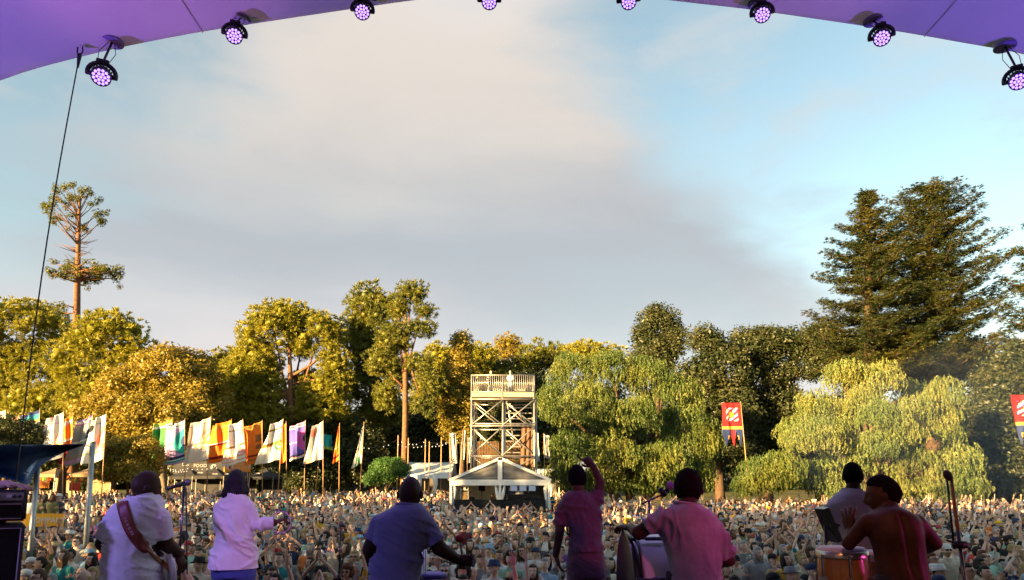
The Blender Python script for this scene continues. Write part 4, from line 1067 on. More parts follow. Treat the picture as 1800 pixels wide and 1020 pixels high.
# rows between the upper and the lower hem
def hem(pts, n):
    P2 = [Vector((a, b, 0)) for a, b in pts]; c = catmull(P2, 8); return [c[int(i * (len(c) - 1) / n)] for i in range(n + 1)]
up_ = [(-140, 790), (-60, 784), (0, 783), (75, 782.5), (147, 781)]
lo_ = [(-140, 862), (-60, 846), (2, 839), (50, 852), (56, 838), (68, 822), (90, 806), (118, 793), (147, 782.5)]
U, L_ = hem(up_, 30), hem(lo_, 30); v = []; f = []
for i in range(31):
    for j in range(9):
        t = j / 8; a = U[i].lerp(L_[i], t); Y = 17 + 1.0 * math.sin(math.pi * t) + .15 * math.sin(a.x * .06) + t * .6
        v.append(P(a.x, a.y, Y))
for i in range(30):
    for j in range(8): f.append((i * 9 + j, i * 9 + j + 1, (i + 1) * 9 + j + 1, (i + 1) * 9 + j))
mb = MB(); mb.add(v, f); o = mb.build('sail_cloth', mat('sail_blue', (0.010, 0.045, 0.20), (0.008, 0.038, 0.17), .75, 1.5, bump=.2, bscale=6), root, True); o.modifiers.new('t', 'SOLIDIFY').thickness = .008
GALV = mat('galvanised', (0.42, 0.44, 0.46), (0.34, 0.35, 0.37), .45, 12, .5, metal=.7)
for (xa, ya, xb, yb, lb) in ((163, 779, 150, 985, 'grey steel post at the point of the blue sail'), (66, 822, 52, 985, 'grey steel post under the blue sail')):
    a, b = P(xa, ya, 18), P(xb, yb, 18); b.z = 0; root = empty('steel_post', b); tag(root, lb, 'post', 'posts of the blue sail')
    mb = MB(); mb.tube([b, a], .065, 12); mb.build('tube', GALV, root, True)
    mb = MB(); mb.tube([a, a + Vector((0, 0, .04))], [.072, .06], 12); mb.build('cap', GALV, root, True)
    mb = MB(); mb.tube([a - Vector((0.05, 0, .1)), P(147, 781.5, 17.2) if xa > 100 else a - Vector((.2, .2, .15))], .012, 5); mb.build('turnbuckle', GALV, root)

# ------------------------------------------------------------------ flags
def lerp(a, b, t): return a + (b - a) * t
FLAGCLOTH = attr_mat('flag_cloth', 'print', .8, 'GEOMETRY', .12, .15, 12)
_tn = FLAGCLOTH.node_tree   # thin cloth: some light comes through
_pb = _tn.nodes['Principled BSDF']; _tr = _tn.nodes.new('ShaderNodeBsdfTranslucent'); _mx = _tn.nodes.new('ShaderNodeMixShader'); _mx.inputs[0].default_value = .3
_tn.links.new(_pb.inputs['Base Color'].links[0].from_socket, _tr.inputs[0]); _tn.links.new(_pb.outputs[0], _mx.inputs[1]); _tn.links.new(_tr.outputs[0], _mx.inputs[2]); _tn.links.new(_mx.outputs[0], _tn.nodes['Material Output'].inputs[0])
CO = dict(white=(.78, .76, .72), cream=(.80, .70, .58), pink=(.78, .36, .40), salmon=(.85, .38, .26), lilac=(.62, .38, .66), orange=(.86, .25, .03), red=(.30, .018, .022), green=(.07, .30, .09), teal=(.04, .42, .42), sky=(.45, .65, .78), violet=(.14, .12, .55), magenta=(.60, .12, .50), navy=(.03, .05, .16), grey=(.36, .37, .38), black=(.02, .02, .025), brown=(.28, .15, .05), gold=(.62, .30, .07), lime=(.38, .50, .10), blue=(.05, .20, .5))
POLEM = mat('flag_pole_bamboo', (0.42, 0.25, 0.12), (0.34, 0.19, 0.09), .6, 4)
def flag(label, Y, pole, base, wt, wb, hpx, paint, group, wave=.24, fray=0.0, side=-1, name='flag', cut=None, ph=None, droop=0.15):
    top = P(pole[0], pole[1], Y); bot = P(base[0], base[1], Y); gzz = ground_z(bot.x, Y)
    d = (bot - top); bot = top + d * ((top.z - gzz) / (top.z - bot.z)); dn = (bot - top).normalized()
    root = empty(name, bot); tag(root, label, 'flag', group)
    mb = MB(); mb.tube([bot, top + (top - bot).normalized() * .08], [.045, .025], 7); mb.build('pole', POLEM, root, True)
    s = Y / F; H = hpx * s; nu, nv = 26, 44; ph = random.uniform(0, 6) if ph is None else ph
    v = []; cols = []; f = []; keep = []
    for j in range(nv + 1):
        q = j / nv; W = lerp(wt, wb, q) * s * 1.02
        for i in range(nu + 1):
            t = i / nu
            z = -droop * H * t ** .8
            x = side * W * t * (1 - .07 * math.sin(t * 9 + q * 4 + ph) * t)
            y = wave * t ** .7 * (math.sin(t * 8.5 - q * 2.6 + ph) + .5 * math.sin(t * 17 + q * 3.1 + ph * 2)) + .12 * t
            p = top + dn * (H * q) + Vector((x, y, z)); v.append(p)
    for j in range(nv):
        for i in range(nu):
            t, q = (i + .5) / nu, (j + .5) / nv
            if cut and not cut(t, q): continue
            f.append((j * (nu + 1) + i, j * (nu + 1) + i + 1, (j + 1) * (nu + 1) + i + 1, (j + 1) * (nu + 1) + i)); cols.append(paint(t, q))
    mb = MB(); mb.add(v, f); o = mb.build('cloth', FLAGCLOTH, root, True)
    at = o.data.color_attributes.new('print', 'FLOAT_COLOR', 'CORNER')
    buf = np.array([[*CO[c], 1.0] for c in cols], np.float32).repeat(4, 0); at.data.foreach_set('color', buf.reshape(-1))
    o.modifiers.new('t', 'SOLIDIFY').thickness = .004
    return root
def pat(base, bands=(), rings=(), asp=1.7):
    """bands (v0, v1, colour), rings (u, v, inner, outer, colour) of the printed cloth"""
    def fn(t, q):
        c = base(t, q) if callable(base) else base
        for a, b, k in bands:
            if a <= q < b: c = k
        for u0, v0, r0, r1, k in rings:
            r_ = math.hypot(t - u0, (q - v0) * asp)
            if r0 <= r_ < r1: c = k
        return c
    return fn
FG = 'festival flags in a row behind the crowd at the left'
flag('green flag left of the pink and teal one', 64, (303, 737), (301, 860), 30, 42, 62, pat('green', [(0, .1, 'lime'), (.1, .16, 'white'), (.86, .9, 'lime')]), FG)
flag('pink flag with a teal disc and striped ends', 62, (325, 737), (325, 860), 30, 44, 74, pat('lilac', [(0, .03, 'navy'), (.03, .08, 'white'), (.08, .12, 'navy'), (.12, .15, 'white'), (.48, .5, 'black'), (.5, .53, 'white'), (.82, .88, 'navy'), (.88, .92, 'white'), (.92, .96, 'teal'), (.96, 1.01, 'lilac')], [(0, .5, .22, .52, 'teal'), (0, .5, 0, .22, 'navy')]), FG)
flag('cream flag with a salmon ring at its pole and no white next to it', 60, (371, 733), (363, 860), 32, 48, 74, pat('cream', [(.55, .6, 'salmon'), (.1, .12, 'pink')], [(0, .5, .34, .42, 'salmon'), (0, .5, .14, .24, 'lime')]), FG)
flag('orange flag with a pale top band behind the cream one', 63, (407, 738), (406, 860), 36, 40, 68, pat('orange', [(.07, .13, 'gold'), (.5, .53, 'white'), (.53, .56, 'red'), (.85, .92, 'red')]), FG)
flag('white flag with a pink arc between the two orange flags', 60, (427, 738), (437, 860), 26, 38, 72, pat('white', [(.15, .18, 'brown'), (.55, .58, 'brown'), (.8, .83, 'salmon'), (.9, .94, 'orange')], [(0, .5, .3, .5, 'pink')]), FG)
flag('orange flag with dark bars at its pole', 61, (461, 740), (461, 860), 30, 34, 70, pat(lambda t, q: ('brown' if t < .34 and (.3 < q < .48 or .55 < q < .66) else 'orange'), [(.03, .06, 'brown'), (.09, .12, 'gold'), (.78, .82, 'red'), (.88, .92, 'brown')]), FG)
flag('white flag with brown bands right of the orange pair', 60, (498, 737), (489, 860), 24, 40, 70, pat('white', [(.08, .1, 'grey'), (.17, .2, 'brown'), (.5, .56, 'brown'), (.56, .59, 'gold')], [(0, .55, .28, .36, 'green'), (0, .55, .12, .2, 'lime')]), FG)
flag('narrow orange flag hidden behind the brown banded white one', 64, (503, 742), (504, 860), 8, 12, 66, pat('orange', [(.5, .56, 'gold')]), FG, .12)
flag('violet flag with a magenta disc and striped ends', 62, (537, 740), (535, 860), 26, 29, 62, pat('violet', [(0, .04, 'lilac'), (.04, .07, 'navy'), (.07, .11, 'white'), (.49, .52, 'white'), (.86, .9, 'navy'), (.9, .94, 'red'), (.94, 1.01, 'white')], [(0, .47, 0, .16, 'black'), (0, .47, .16, .55, 'magenta')]), FG, .14)
flag('pale green flag peeking out behind the cream white flag', 64, (566, 762), (555, 860), -16, -22, 26, pat('teal', [(.8, 1.01, 'lime')]), FG, .2)
flag('cream white flag with a salmon spot right of the violet one', 60, (568, 740), (568, 860), 18, 34, 66, pat('white', [(.52, .56, 'cream')], [(.7, .2, 0, .2, 'salmon'), (.75, .95, 0, .2, 'salmon')]), FG)
flag('small orange pennant with a white slash', 60, (597, 745), (596, 860), 3, 12, 62, pat('orange', [(.56, .6, 'white'), (.82, .88, 'red')]), FG, .12)
flag('narrow white flag with blue and green marks, last of the row', 58, (640, 743), (633, 860), 3, 17, 70, pat('white', [(.12, .2, 'sky'), (.52, .55, 'black'), (.58, .61, 'brown')], [(0, .6, .2, .32, 'green'), (.5, .95, .1, .3, 'green')]), FG, .14)
FL = 'festival flags above the blue sail'
flag('white flag cut by the left edge of the picture', 52, (10, 721), (8, 860), 34, 40, 60, pat('white', [(.3, .4, 'sky'), (.8, .9, 'green')]), FL)
flag('orange flag above the dark shrub at the far left', 56, (44, 728), (46, 860), 38, 36, 66, pat('orange', [(0, .22, 'salmon'), (.4, .44, 'gold')]), FL, .16)
flag('grey flag with teal stripes and a green ring', 54, (70, 720), (68, 860), 34, 40, 72, pat('grey', [(0, .06, 'navy'), (.06, .12, 'blue'), (.12, .2, 'teal'), (.2, .24, 'gold'), (.24, .28, 'brown'), (.66, .72, 'brown')], [(0, .52, .16, .26, 'green'), (0, .52, 0, .16, 'black'), (0, .52, .34, .42, 'sky')]), FL)
flag('cream white flag with a large pink ring above the sail', 50, (112, 724), (110, 860), 28, 56, 80, pat('white', [(.18, .2, 'lilac'), (.66, .69, 'lime')], [(0, .6, .30, .36, 'salmon'), (0, .6, .12, .2, 'salmon'), (.75, .08, 0, .18, 'pink')]), FL)
flag('orange flag between the pink ringed and the grey flag', 54, (128, 730), (126, 860), 22, 26, 78, pat('orange', [(.06, .12, 'white'), (.12, .15, 'pink'), (.48, .52, 'white'), (.52, .55, 'red'), (.7, 1.01, 'red')]), FL)
flag('grey flag with violet and white bars behind the sail tip', 52, (163, 729), (160, 860), 24, 52, 80, pat(lambda t, q: ('navy' if t < .3 and (.3 < q < .38 or .42 < q < .48 or .56 < q < .66) else 'grey'), [(0, .03, 'violet'), (.04, .09, 'white'), (.09, .11, 'magenta'), (.48, .52, 'white'), (.52, .54, 'lime'), (.82, .84, 'gold'), (.88, .95, 'lilac')]), FL)
flag('white flag with an orange half ring beside the steel post', 50, (187, 727), (179, 860), 26, 42, 80, pat('white', [(.13, .16, 'grey'), (.55, .58, 'pink'), (.78, .8, 'lime')], [(0, .5, .24, .42, 'salmon'), (.95, .2, 0, .14, 'black')]), FL)
# red banners at the right: ragged tails, patchwork panel
def redban(t, q):
    if q > .60: return 'red' if .40 < t < .60 else 'gold' if .72 < q and (.22 < t < .32 or .68 < t < .78) else 'navy'
    if q > .53: return 'gold'
    u, w = (t - .5) / .32, (q - .27) / .15
    if abs(u) < 1 and abs(w) < 1:
        if math.hypot(u, w) < .42: return 'orange'
        return ['white', 'red', 'cream', 'magenta', 'red'][(int((u + 1) * 5) * 7 + int((w + 1) * 6) * 13) % 5]
    return 'red'
def tail(t, q):
    if q <= .64: return True
    return abs((t * 3) % 1 - .5) < .52 * (1 - (q - .64) / .36)
FR = 'red banners at the right'
flag('red banner with a pale patchwork square and ragged tails', 50, (1302, 708), (1316, 860), 34, 35, 80, redban, FR, .08, name='banner', cut=tail, droop=.0)
flag('red banner cut by the right edge of the picture', 44, (1822, 694), (1836, 860), 40, 36, 92, redban, FR, .1, name='banner', cut=tail, droop=.0)
mb = MB(); o = None
# black and white feather banners round the tower
def oval(t, q):
    r_ = math.hypot((t - .5) * 1.5, max(0, abs(q - .5) - .32) * 5.2)
    return 'white' if r_ < .16 else 'black' if r_ < .3 else 'white' if r_ < .45 else 'black' if r_ < .58 else 'white'
def dots(t, q): return 'black' if (t > .55 and (q * 22) % 1 < .5) or .2 < t < .32 else 'white'
FB = 'black and white feather banners beside the tower'
flag('white feather banner with black oval rings left of the tower', 50, (790, 762), (792, 860), 10, 13, 54, oval, FB, .05, side=1, name='feather_banner', droop=-.02)
flag('slanted white feather banner with a dotted black edge', 52, (814, 757), (806, 860), 6, 6, 52, dots, FB, .05, side=1, name='feather_banner', droop=-.02)
flag('narrow feather banner against the left leg of the tower', 52, (822, 770), (821, 860), 5, 5, 44, oval, FB, .05, side=1, name='feather_banner', droop=-.02)
flag('curled feather banner with black rings right of the tower', 52, (956, 764), (958, 860), 11, 9, 40, oval, FB, .12, side=1, name='feather_banner', droop=.06)
flag('narrow blue white feather banner against the right leg of the tower', 52, (942, 762), (944, 860), 5, 5, 50, pat('sky', [(.3, .5, 'white')]), FB, .05, side=1, name='feather_banner', droop=-.02)

# ------------------------------------------------------------------ festoon lights between poles
BULB = emat('festoon_bulb', (1.0, 0.85, 0.6), 0.35)
WIRE = mat('wire_black', (0.015, 0.015, 0.015), None, .6)
def festoon(pts, Y, n, label, sag=6):
    root = empty('string_lights', P(pts[0][0], pts[0][1], Y)); tag(root, label, 'string lights')
    W = []; 
    for (a, b), (c, d) in zip(pts, pts[1:]):
        m_ = max(2, n // (len(pts) - 1))
        for k in range(m_ + 1):
            t = k / m_; W.append(P(lerp(a, c, t), lerp(b, d, t) + sag * 4 * t * (1 - t), Y))
    mb = MB(); mb.tube(W, .012, 4); mb.build('wire', WIRE, root)
    for w_ in W[::1]:
        if random.random() < .12: continue
        mb = MB(); mb.ell(w_ - Vector((0, 0, .1)), (.035, .035, .045), None, 6, 5); mb.build('bulb', BULB, root, True)
festoon([(640, 786), (700, 772), (745, 776), (800, 770), (826, 774)], 68, 30, 'string of warm bulbs between the pines left of the tower')
festoon([(700, 780), (748, 782), (790, 776)], 66, 14, 'lower string of warm bulbs near the reddish pine trunk', 4)
festoon([(296, 822), (330, 822), (398, 818)], 68.6, 16, 'string of warm bulbs under the black signboard', 3)
festoon([(300, 826), (338, 824)], 68.2, 8, 'short string of bulbs at the left black stall', 3)
festoon([(942, 774), (985, 780)], 60, 6, 'short string of bulbs right of the tower', 3)
for px, y0 in ((700, 765), (748, 772), (755, 776), (776, 768), (718, 770)):
    a = P(px, y0, 67); root = empty('festoon_pole', (a.x, 67, ground_z(0, 67))); tag(root, {700: 'thin pole left of the reddish trunk', 718: 'thin pole just right of the reddish trunk', 748: 'left of two close poles over the white marquee', 755: 'right of two close poles over the white marquee', 776: 'thin pole nearest the oval ringed banner'}[px], 'pole', 'poles of the string lights')
    mb = MB(); mb.tube([(a.x, 67, ground_z(0, 67)), a], .05, 6); mb.build('pole', POLEM, root)
    mb = MB(); mb.ell(a, (.07, .07, .07), None, 6, 5); mb.build('finial', WIRE, root)
# far-off wood that closes the park
NW = 1500
C = np.stack([RNG.uniform(-150, 150, NW), RNG.uniform(128, 150, NW), RNG.uniform(0, 1, NW) ** .8 * (17 + 3 * np.sin(np.arange(NW) * 1.7)) + 1.5], 1)
o = crown_obj('far_wood', C, RNG.uniform(2.0, 3.4, (NW, 1)).repeat(3, 1), 'broad', L_DARK, None); tag(o, 'dark far-off wood behind the stalls and the tower', 'wood', kind='stuff')
# ------------------------------------------------------------------ people
SKIN = attr_mat('skin', 'skin_color', .5, vary=.12, spec=.35, scale=14)
def add_features(m, plain=None):
    """eyes, lips and brows: their own colours, held in the head's 'feature' attribute"""
    nt = m.node_tree; b = nt.nodes['Principled BSDF']; src = b.inputs['Base Color'].links[0].from_socket
    a = nt.nodes.new('ShaderNodeAttribute'); a.attribute_type = 'GEOMETRY'; a.attribute_name = 'feature'
    sp = nt.nodes.new('ShaderNodeSeparateColor'); nt.links.new(a.outputs['Color'], sp.inputs[0])
    for k, c in ((1, (.30, .10, .085)), (2, (.035, .022, .016)), (0, (.028, .018, .015))):
        mx = nt.nodes.new('ShaderNodeMix'); mx.data_type = 'RGBA'; nt.links.new(sp.outputs[k], mx.inputs[0]); nt.links.new(src, mx.inputs[6]); mx.inputs[7].default_value = (*c, 1); src = mx.outputs[2]
    nt.links.new(src, b.inputs['Base Color'])
add_features(SKIN)
def feature_at(c):
    x, y, z = c
    if y > -.04: return (0, 0, 0)
    e = math.exp(-((abs(x) - .031) / .011) ** 2 - ((z - .004) / .0055) ** 2) * .95
    br = math.exp(-((abs(x) - .032) / .017) ** 4 - ((z - .023) / .0055) ** 2) * .6
    l = math.exp(-(x / .021) ** 4 - ((z + .060) / .0065) ** 2) * .75
    return (e, l, br)
def paint_features(me, T, sc=1.0, first=0, count=None):
    at = me.color_attributes.new('feature', 'FLOAT_COLOR', 'POINT'); n = len(me.vertices); buf = np.zeros((n, 4), np.float32); buf[:, 3] = 1
    co = np.empty(n * 3, np.float32); me.vertices.foreach_get('co', co); co = co.reshape(-1, 3); I = T.inverted()
    for i in range(first, min(n, first + (count or n))): buf[i, :3] = feature_at((I @ Vector(co[i])) / sc)
    at.data.foreach_set('color', buf.reshape(-1))
SHIRT = attr_mat('shirt_cloth', 'shirt_color', .85, vary=.28, bump=.5, bscale=16, sheen=.1)
TROUS = attr_mat('trouser_cloth', 'trouser_color', .85, vary=.2, bump=.3, bscale=20)
HAIR = attr_mat('hair_strands', 'hair_color', .55, vary=.5, bump=.7, bscale=70, scale=26)
HAT = attr_mat('hat_felt', 'hat_color', .8, vary=.15)
EYE = mat('eye_dark', (0.03, 0.02, 0.017), None, .25); LIP = mat('lip', (0.34, 0.13, 0.11), None, .5)
SHADES = mat('sunglass_lens', (0.01, 0.01, 0.012), None, .12, 20, .6)

def head_geo(nlon=26, nlat=20, sc=1.0):
    """head facing -Y, centre at the origin, chin to crown about 0.235 m; material 0 skin, 1 eyes, 2 lips, 3 brows"""
    v = []; f = []; m = []
    s = np.linspace(-1, 1, nlon + 1)[:-1]
    lon = np.sign(s) * np.abs(s) ** 1.45 * math.pi
    for k in range(nlat + 1):
        th = -math.pi / 2 + math.pi * k / nlat
        for a in lon:
            sx, sy, sz = math.cos(th) * math.sin(a), -math.cos(th) * math.cos(a), math.sin(th)
            x, y, z = .076 * sx, .096 * sy, .120 * sz
            t = max(0.0, -sz)
            x *= 1 - .30 * t ** 1.6
            if sy > 0: y *= 1 - .50 * t
            else:
                y *= 1 - .02 * t
                if sz < .4: x *= 1.0
            if sz > .2: x *= 1 + .03 * sz; y *= 1 + .04 * max(0, sy)
            if sy < 0:
                y *= .97
                g = math.exp(-(x / .013) ** 2)
                y -= g * .024 * math.exp(-((z + .028) / .017) ** 2) + g * .010 * math.exp(-((z - .000) / .018) ** 2)
                y += .011 * math.exp(-((abs(x) - .031) / .014) ** 2 - ((z - .006) / .011) ** 2)
                y -= .006 * math.exp(-((z - .026) / .009) ** 2) * math.exp(-(x / .05) ** 2)
                y -= .006 * math.exp(-(x / .022) ** 2) * math.exp(-((z + .060) / .008) ** 2)
                y -= .008 * math.exp(-(x / .022) ** 2 - ((z + .098) / .014) ** 2)
            v.append((x * sc, y * sc, z * sc))
    for k in range(nlat):
        for i in range(nlon):
            j = (i + 1) % nlon
            q = (k * nlon + i, k * nlon + j, (k + 1) * nlon + j, (k + 1) * nlon + i)
            c = np.mean([v[w] for w in q], 0) / sc
            mi = 0
            if False:
                if .016 < abs(c[0]) < .046 and -.004 < c[2] < .013: mi = 1
                elif .012 < abs(c[0]) < .052 and .016 < c[2] < .028: mi = 3
                elif abs(c[0]) < .026 and -.070 < c[2] < -.050: mi = 2
            f.append(q); m.append(mi)
    return v, f, m
def ear_add(mb, T, sc=1.0, m=0):
    for sg in (-1, 1):
        mb.ell(T @ Vector((sg * .078 * sc, .012 * sc, -.005 * sc)), (.010 * sc, .018 * sc, .030 * sc), T.to_3x3() @ Matrix.Rotation(sg * .35, 3, 'Z'), 7, 6, m)
def hair_geo(kind, nlon=26, nlat=18, sc=1.0, seed=1):
    """hair as its own shell over the head"""
    mb = MB()
    off = {'short': .010, 'long': .014, 'curly': .045, 'bun': .010, 'fringe': .007, 'bob': .016, 'crop': .009, 'afro': .022}[kind]
    v = []; f = []
    def mask(dx, dy, dz):
        if kind == 'fringe': r_ = min(dy - .05, dz + .35, .42 - dz)
        elif kind in ('long', 'bob'): r_ = max(dz - .55, min(dy + .40, .9), min(abs(dx) - .80, dy + .62))
        elif kind == 'curly': r_ = max(dz - .45, min(dy + .35, dz + .6))
        elif kind in ('crop', 'afro'): r_ = max(dz - .42 - .25 * max(0, -dy), min(dy - .02, dz + .22), min(dy - .35, dz + .50))
        else: r_ = max(dz - .50, min(dy + .12, dz + .12), min(dy - .3, dz + .55))
        return r_
    M_ = []
    for k in range(nlat + 1):
        th = -math.pi / 2 + math.pi * k / nlat
        for i in range(nlon):
            a = -math.pi + 2 * math.pi * i / nlon
            d = Vector((math.cos(th) * math.sin(a), -math.cos(th) * math.cos(a), math.sin(th)))
            nz = noise.noise(d * (6 if kind != 'curly' else 9) + Vector((seed * 3.1, 0, 0)))
            k_ = mask(*d); M_.append(k_); e_ = max(0.0, min(1.0, k_ / .16 + .5 + .25 * nz)); e_ = e_ * e_ * (3 - 2 * e_)
            o = off * (1 + (.35 if kind != 'curly' else .5) * nz); o = -.012 + (o + .012) * e_
            t = max(0, -d.z); bx = 1 - .30 * t ** 1.6; by = 1 - (.50 * t if d.y > 0 else 0)
            p = Vector((.078 * d.x * bx, .099 * d.y * by, .122 * d.z)) + d * o
            if kind in ('long', 'bob') and d.z < .1 and (d.y > -.45):
                drop = (.17 if kind == 'long' else .07) * min(1, (.1 - d.z) / .8) * e_; p.z = p.z - drop
                p.y += .02 * min(1, (.1 - d.z)); p.x *= 1 + .25 * min(1, (.1 - d.z))
            v.append(p * sc)
    for k in range(nlat):
        for i in range(nlon):
            j = (i + 1) % nlon; q = (k * nlon + i, k * nlon + j, (k + 1) * nlon + j, (k + 1) * nlon + i)
            if max(M_[w_] for w_ in q) > -.10: f.append(q)
    mb.add(v, f)
    if kind == 'bun': mb.ell(Vector((0, .075, .105)) * sc, (.04 * sc, .04 * sc, .038 * sc), None, 9, 7)
    return mb
def hat_geo(kind, sc=1.0):
    mb = MB(); c = Vector((0, .004, .055)) * sc
    def ring(z, r_, ry=1.18, dy=0): return (c + Vector((0, dy, z)) * sc, Vector((r_ * sc, 0, 0)), Vector((0, r_ * ry * sc, 0)))
    if kind == 'cap':
        mb.loft([ring(-.02, .088), ring(.02, .09), ring(.055, .08), ring(.08, .05), ring(.088, .008)], 18)
        v = []; 
        for k in range(9):
            a = R(-52 + 104 * k / 8)
            v.append(c + Vector((math.sin(a) * .088, -math.cos(a) * .102, -.012)) * sc); v.append(c + Vector((math.sin(a) * .092, -math.cos(a) * .175 - .0, -.03)) * sc)
        n0 = len(v)
        v += [p - Vector((0, 0, .006)) for p in v]
        f = []
        for k in range(8):
            q = 2 * k; f += [(q, q + 1, q + 3, q + 2), (n0 + q, n0 + q + 2, n0 + q + 3, n0 + q + 1), (q + 1, n0 + q + 1, n0 + q + 3, q + 3)]
        mb.add(v, f)
    elif kind == 'brim':
        mb.loft([ring(-.022, .138, 1.15), ring(-.016, .143, 1.15), ring(-.008, .095), ring(.05, .088), ring(.075, .078), ring(.082, .05), ring(.078, .01)], 20)
        mb.loft([ring(-.005, .097), ring(.02, .095)], 20, False)
    elif kind == 'bucket':
        mb.loft([ring(-.035, .114, 1.12), ring(-.03, .115, 1.12), ring(-.002, .094), ring(.05, .085), ring(.07, .07), ring(.072, .008)], 18)
    return mb
def specs_geo(sc=1.0):
    mb = MB()
    for sg in (-1, 1):
        c = Vector((sg * .033, -.098, .004)) * sc
        mb.ell(c, (.026 * sc, .008 * sc, .018 * sc), None, 9, 6)
        mb.tube([c + Vector((sg * .02, 0.004, .006)) * sc, Vector((sg * .079, -.03, .010)) * sc, Vector((sg * .082, .015, .006)) * sc], .0035 * sc, 4)
    mb.tube([Vector((-.012, -.104, .008)) * sc, Vector((.012, -.104, .008)) * sc], .003 * sc, 4)
    return mb
def beard_geo(sc=1.0):
    v, f, m = head_geo(26, 20, 1.0); vv = []; ff = []
    for p in v: vv.append(Vector((p[0] * 1.07, p[1] * 1.06, p[2] * 1.05)) * sc)
    for q in f:
        c = np.mean([v[w] for w in q], 0)
        if c[2] < -.042 and c[1] < .015 and not (abs(c[0]) < .025 and c[2] > -.072 and c[2] < -.048): ff.append(q)
    mb = MB(); mb.add(vv, ff); return mb

def hand_add(mb, wrist, fdir, pnorm, sc=1.0, curl=.25, side=1, spread=.12, m=0, seg=5, curls=None):
    """palm and five unequal fingers; fdir points along the fingers, pnorm out of the palm, side = +1 puts the thumb on the x side"""
    w = Vector(wrist); y = Vector(fdir).normalized(); z = Vector(pnorm); z = (z - y * z.dot(y)).normalized(); x = y.cross(z) * side
    rings = []
    for t, wd, th in ((-.012, .027, .022), (.02, .034, .019), (.06, .042, .017), (.092, .040, .014), (.1, .03, .009)):
        rings.append((w + y * t * sc, x * wd * sc, z * th * sc))
    mb.loft(rings, 8, True, m)
    for k, (ox, L, r_) in enumerate(((.030, .072, .0092), (.010, .082, .0098), (-.011, .076, .0094), (-.030, .060, .0082))):
        cu = curl if curls is None else curls[k]
        p = w + (y * .092 + x * ox) * sc; d = (y + x * (spread * (1.5 - k))).normalized(); pts = [p - d * .01 * sc, p]; a = cu
        for q in (.45, .32, .25):
            dd = (d * math.cos(a) + z * math.sin(a)); p = p + dd * L * q * sc; pts.append(p); a += cu * 1.15
        mb.tube(pts, [r_ * sc, r_ * sc, r_ * .98 * sc, r_ * .9 * sc, r_ * .7 * sc], seg, False, m)
    p = w + (y * .028 + x * .030) * sc; d = (x * .75 + y * .75 + z * .25).normalized(); pts = [p - d * .012 * sc, p, p + d * .035 * sc, p + (d * .035 + (y * .9 + x * .25 + z * curl) .normalized() * .030) * sc]
    mb.tube(pts, [.0125 * sc, .0125 * sc, .011 * sc, .0085 * sc], seg, False, m)

def body_parts(joints_l, joints_r, build=1.0, leg=True, chest=1.0):
    """crowd body as labelled shapes (0 skin, 1 shirt, 2 trousers)"""
    out = []
    def T(m, fn):
        mb = MB(); fn(mb); out.append((m, mb))
    b = build
    T(1, lambda mb: mb.loft([(Vector((0, y, z)), (rx * b, 0, 0), (0, ry * b, 0)) for z, rx, ry, y in ((.86, .165, .125, 0), (.96, .17, .12, 0), (1.08, .155, .115, 0), (1.2, .165, .118, 0), (1.32, .185, .118, .005), (1.40, .185, .10, .01), (1.45, .12, .08, .01), (1.475, .07, .065, .01))], 16))
    T(0, lambda mb: mb.tube([(0, .012, 1.40), (0, .008, 1.5), (0, -.005, 1.575)], [.074, .062, .058], 12))
    for sg, j in ((-1, joints_l), (1, joints_r)):
        sh = Vector((sg * .175 * b, .01, 1.395)); el, wr = Vector(j[0]), Vector(j[1])
        md = sh.lerp(el, .62)
        T(1, lambda mb: mb.tube([sh, sh.lerp(el, .3), md], [.068 * b, .062 * b, .058 * b], 10, True))
        T(0, lambda mb: mb.tube([sh.lerp(el, .4), el, el.lerp(wr, .35), wr], [.05 * b, .042, .042, .029], 10, True))
    if leg:
        for sg in (-1, 1):
            T(2, lambda mb: mb.tube([(sg * .09, 0, .9), (sg * .095, -.01, .5), (sg * .1, .02, .1)], [.095 * b, .07, .055], 10, True))
            T(2, lambda mb: mb.tube([(sg * .1, .04, .045), (sg * .105, -.12, .04)], [.045, .04], 8, True))
    return out
def make_body(name, jl, jr, build, hands, tilt=0.0, sc=1.0, voxel=.03, ratio=.55):
    parts = body_parts(jl, jr, build); mb = MB(); pts = []; lab = []
    for m, p in parts:
        mb.add(p.v, p.f); pts += p.v; lab += [m] * len(p.v)
    v, f = remesh(mb, voxel, 3, ratio)
    from mathutils.kdtree import KDTree
    kd = KDTree(len(pts))
    for i, p in enumerate(pts): kd.insert(p, i)
    kd.balance()
    out = MB()
    mi = []
    for q in f:
        c = v[list(q)].mean(0); mi.append(lab[kd.find(c)[1]])
    out.add([tuple(p) for p in v], f, mi)
    T = Matrix.Translation(Vector((0, -.010, 1.628))) @ Matrix.Rotation(tilt, 4, 'X')
    hv, hf, hm = head_geo(30, 30); h0 = len(out.v)
    out.add([T @ Vector(p) for p in hv], hf, [{0: 0, 1: 3, 2: 4, 3: 5}[k] for k in hm])
    ear_add(out, T, 1.0, 0)
    for sg, j, h in ((-1, jl, hands[0]), (1, jr, hands[1])):
        wr, el = Vector(j[1]), Vector(j[0])
        hand_add(out, wr, h[0], h[1], .95, h[2], h[3], m=0, seg=4)
    me = out.mesh(name, [SKIN, SHIRT, TROUS, EYE, LIP, HAIR], True); paint_features(me, T, 1.0, h0, len(hv))
    return me, T
V3 = Vector
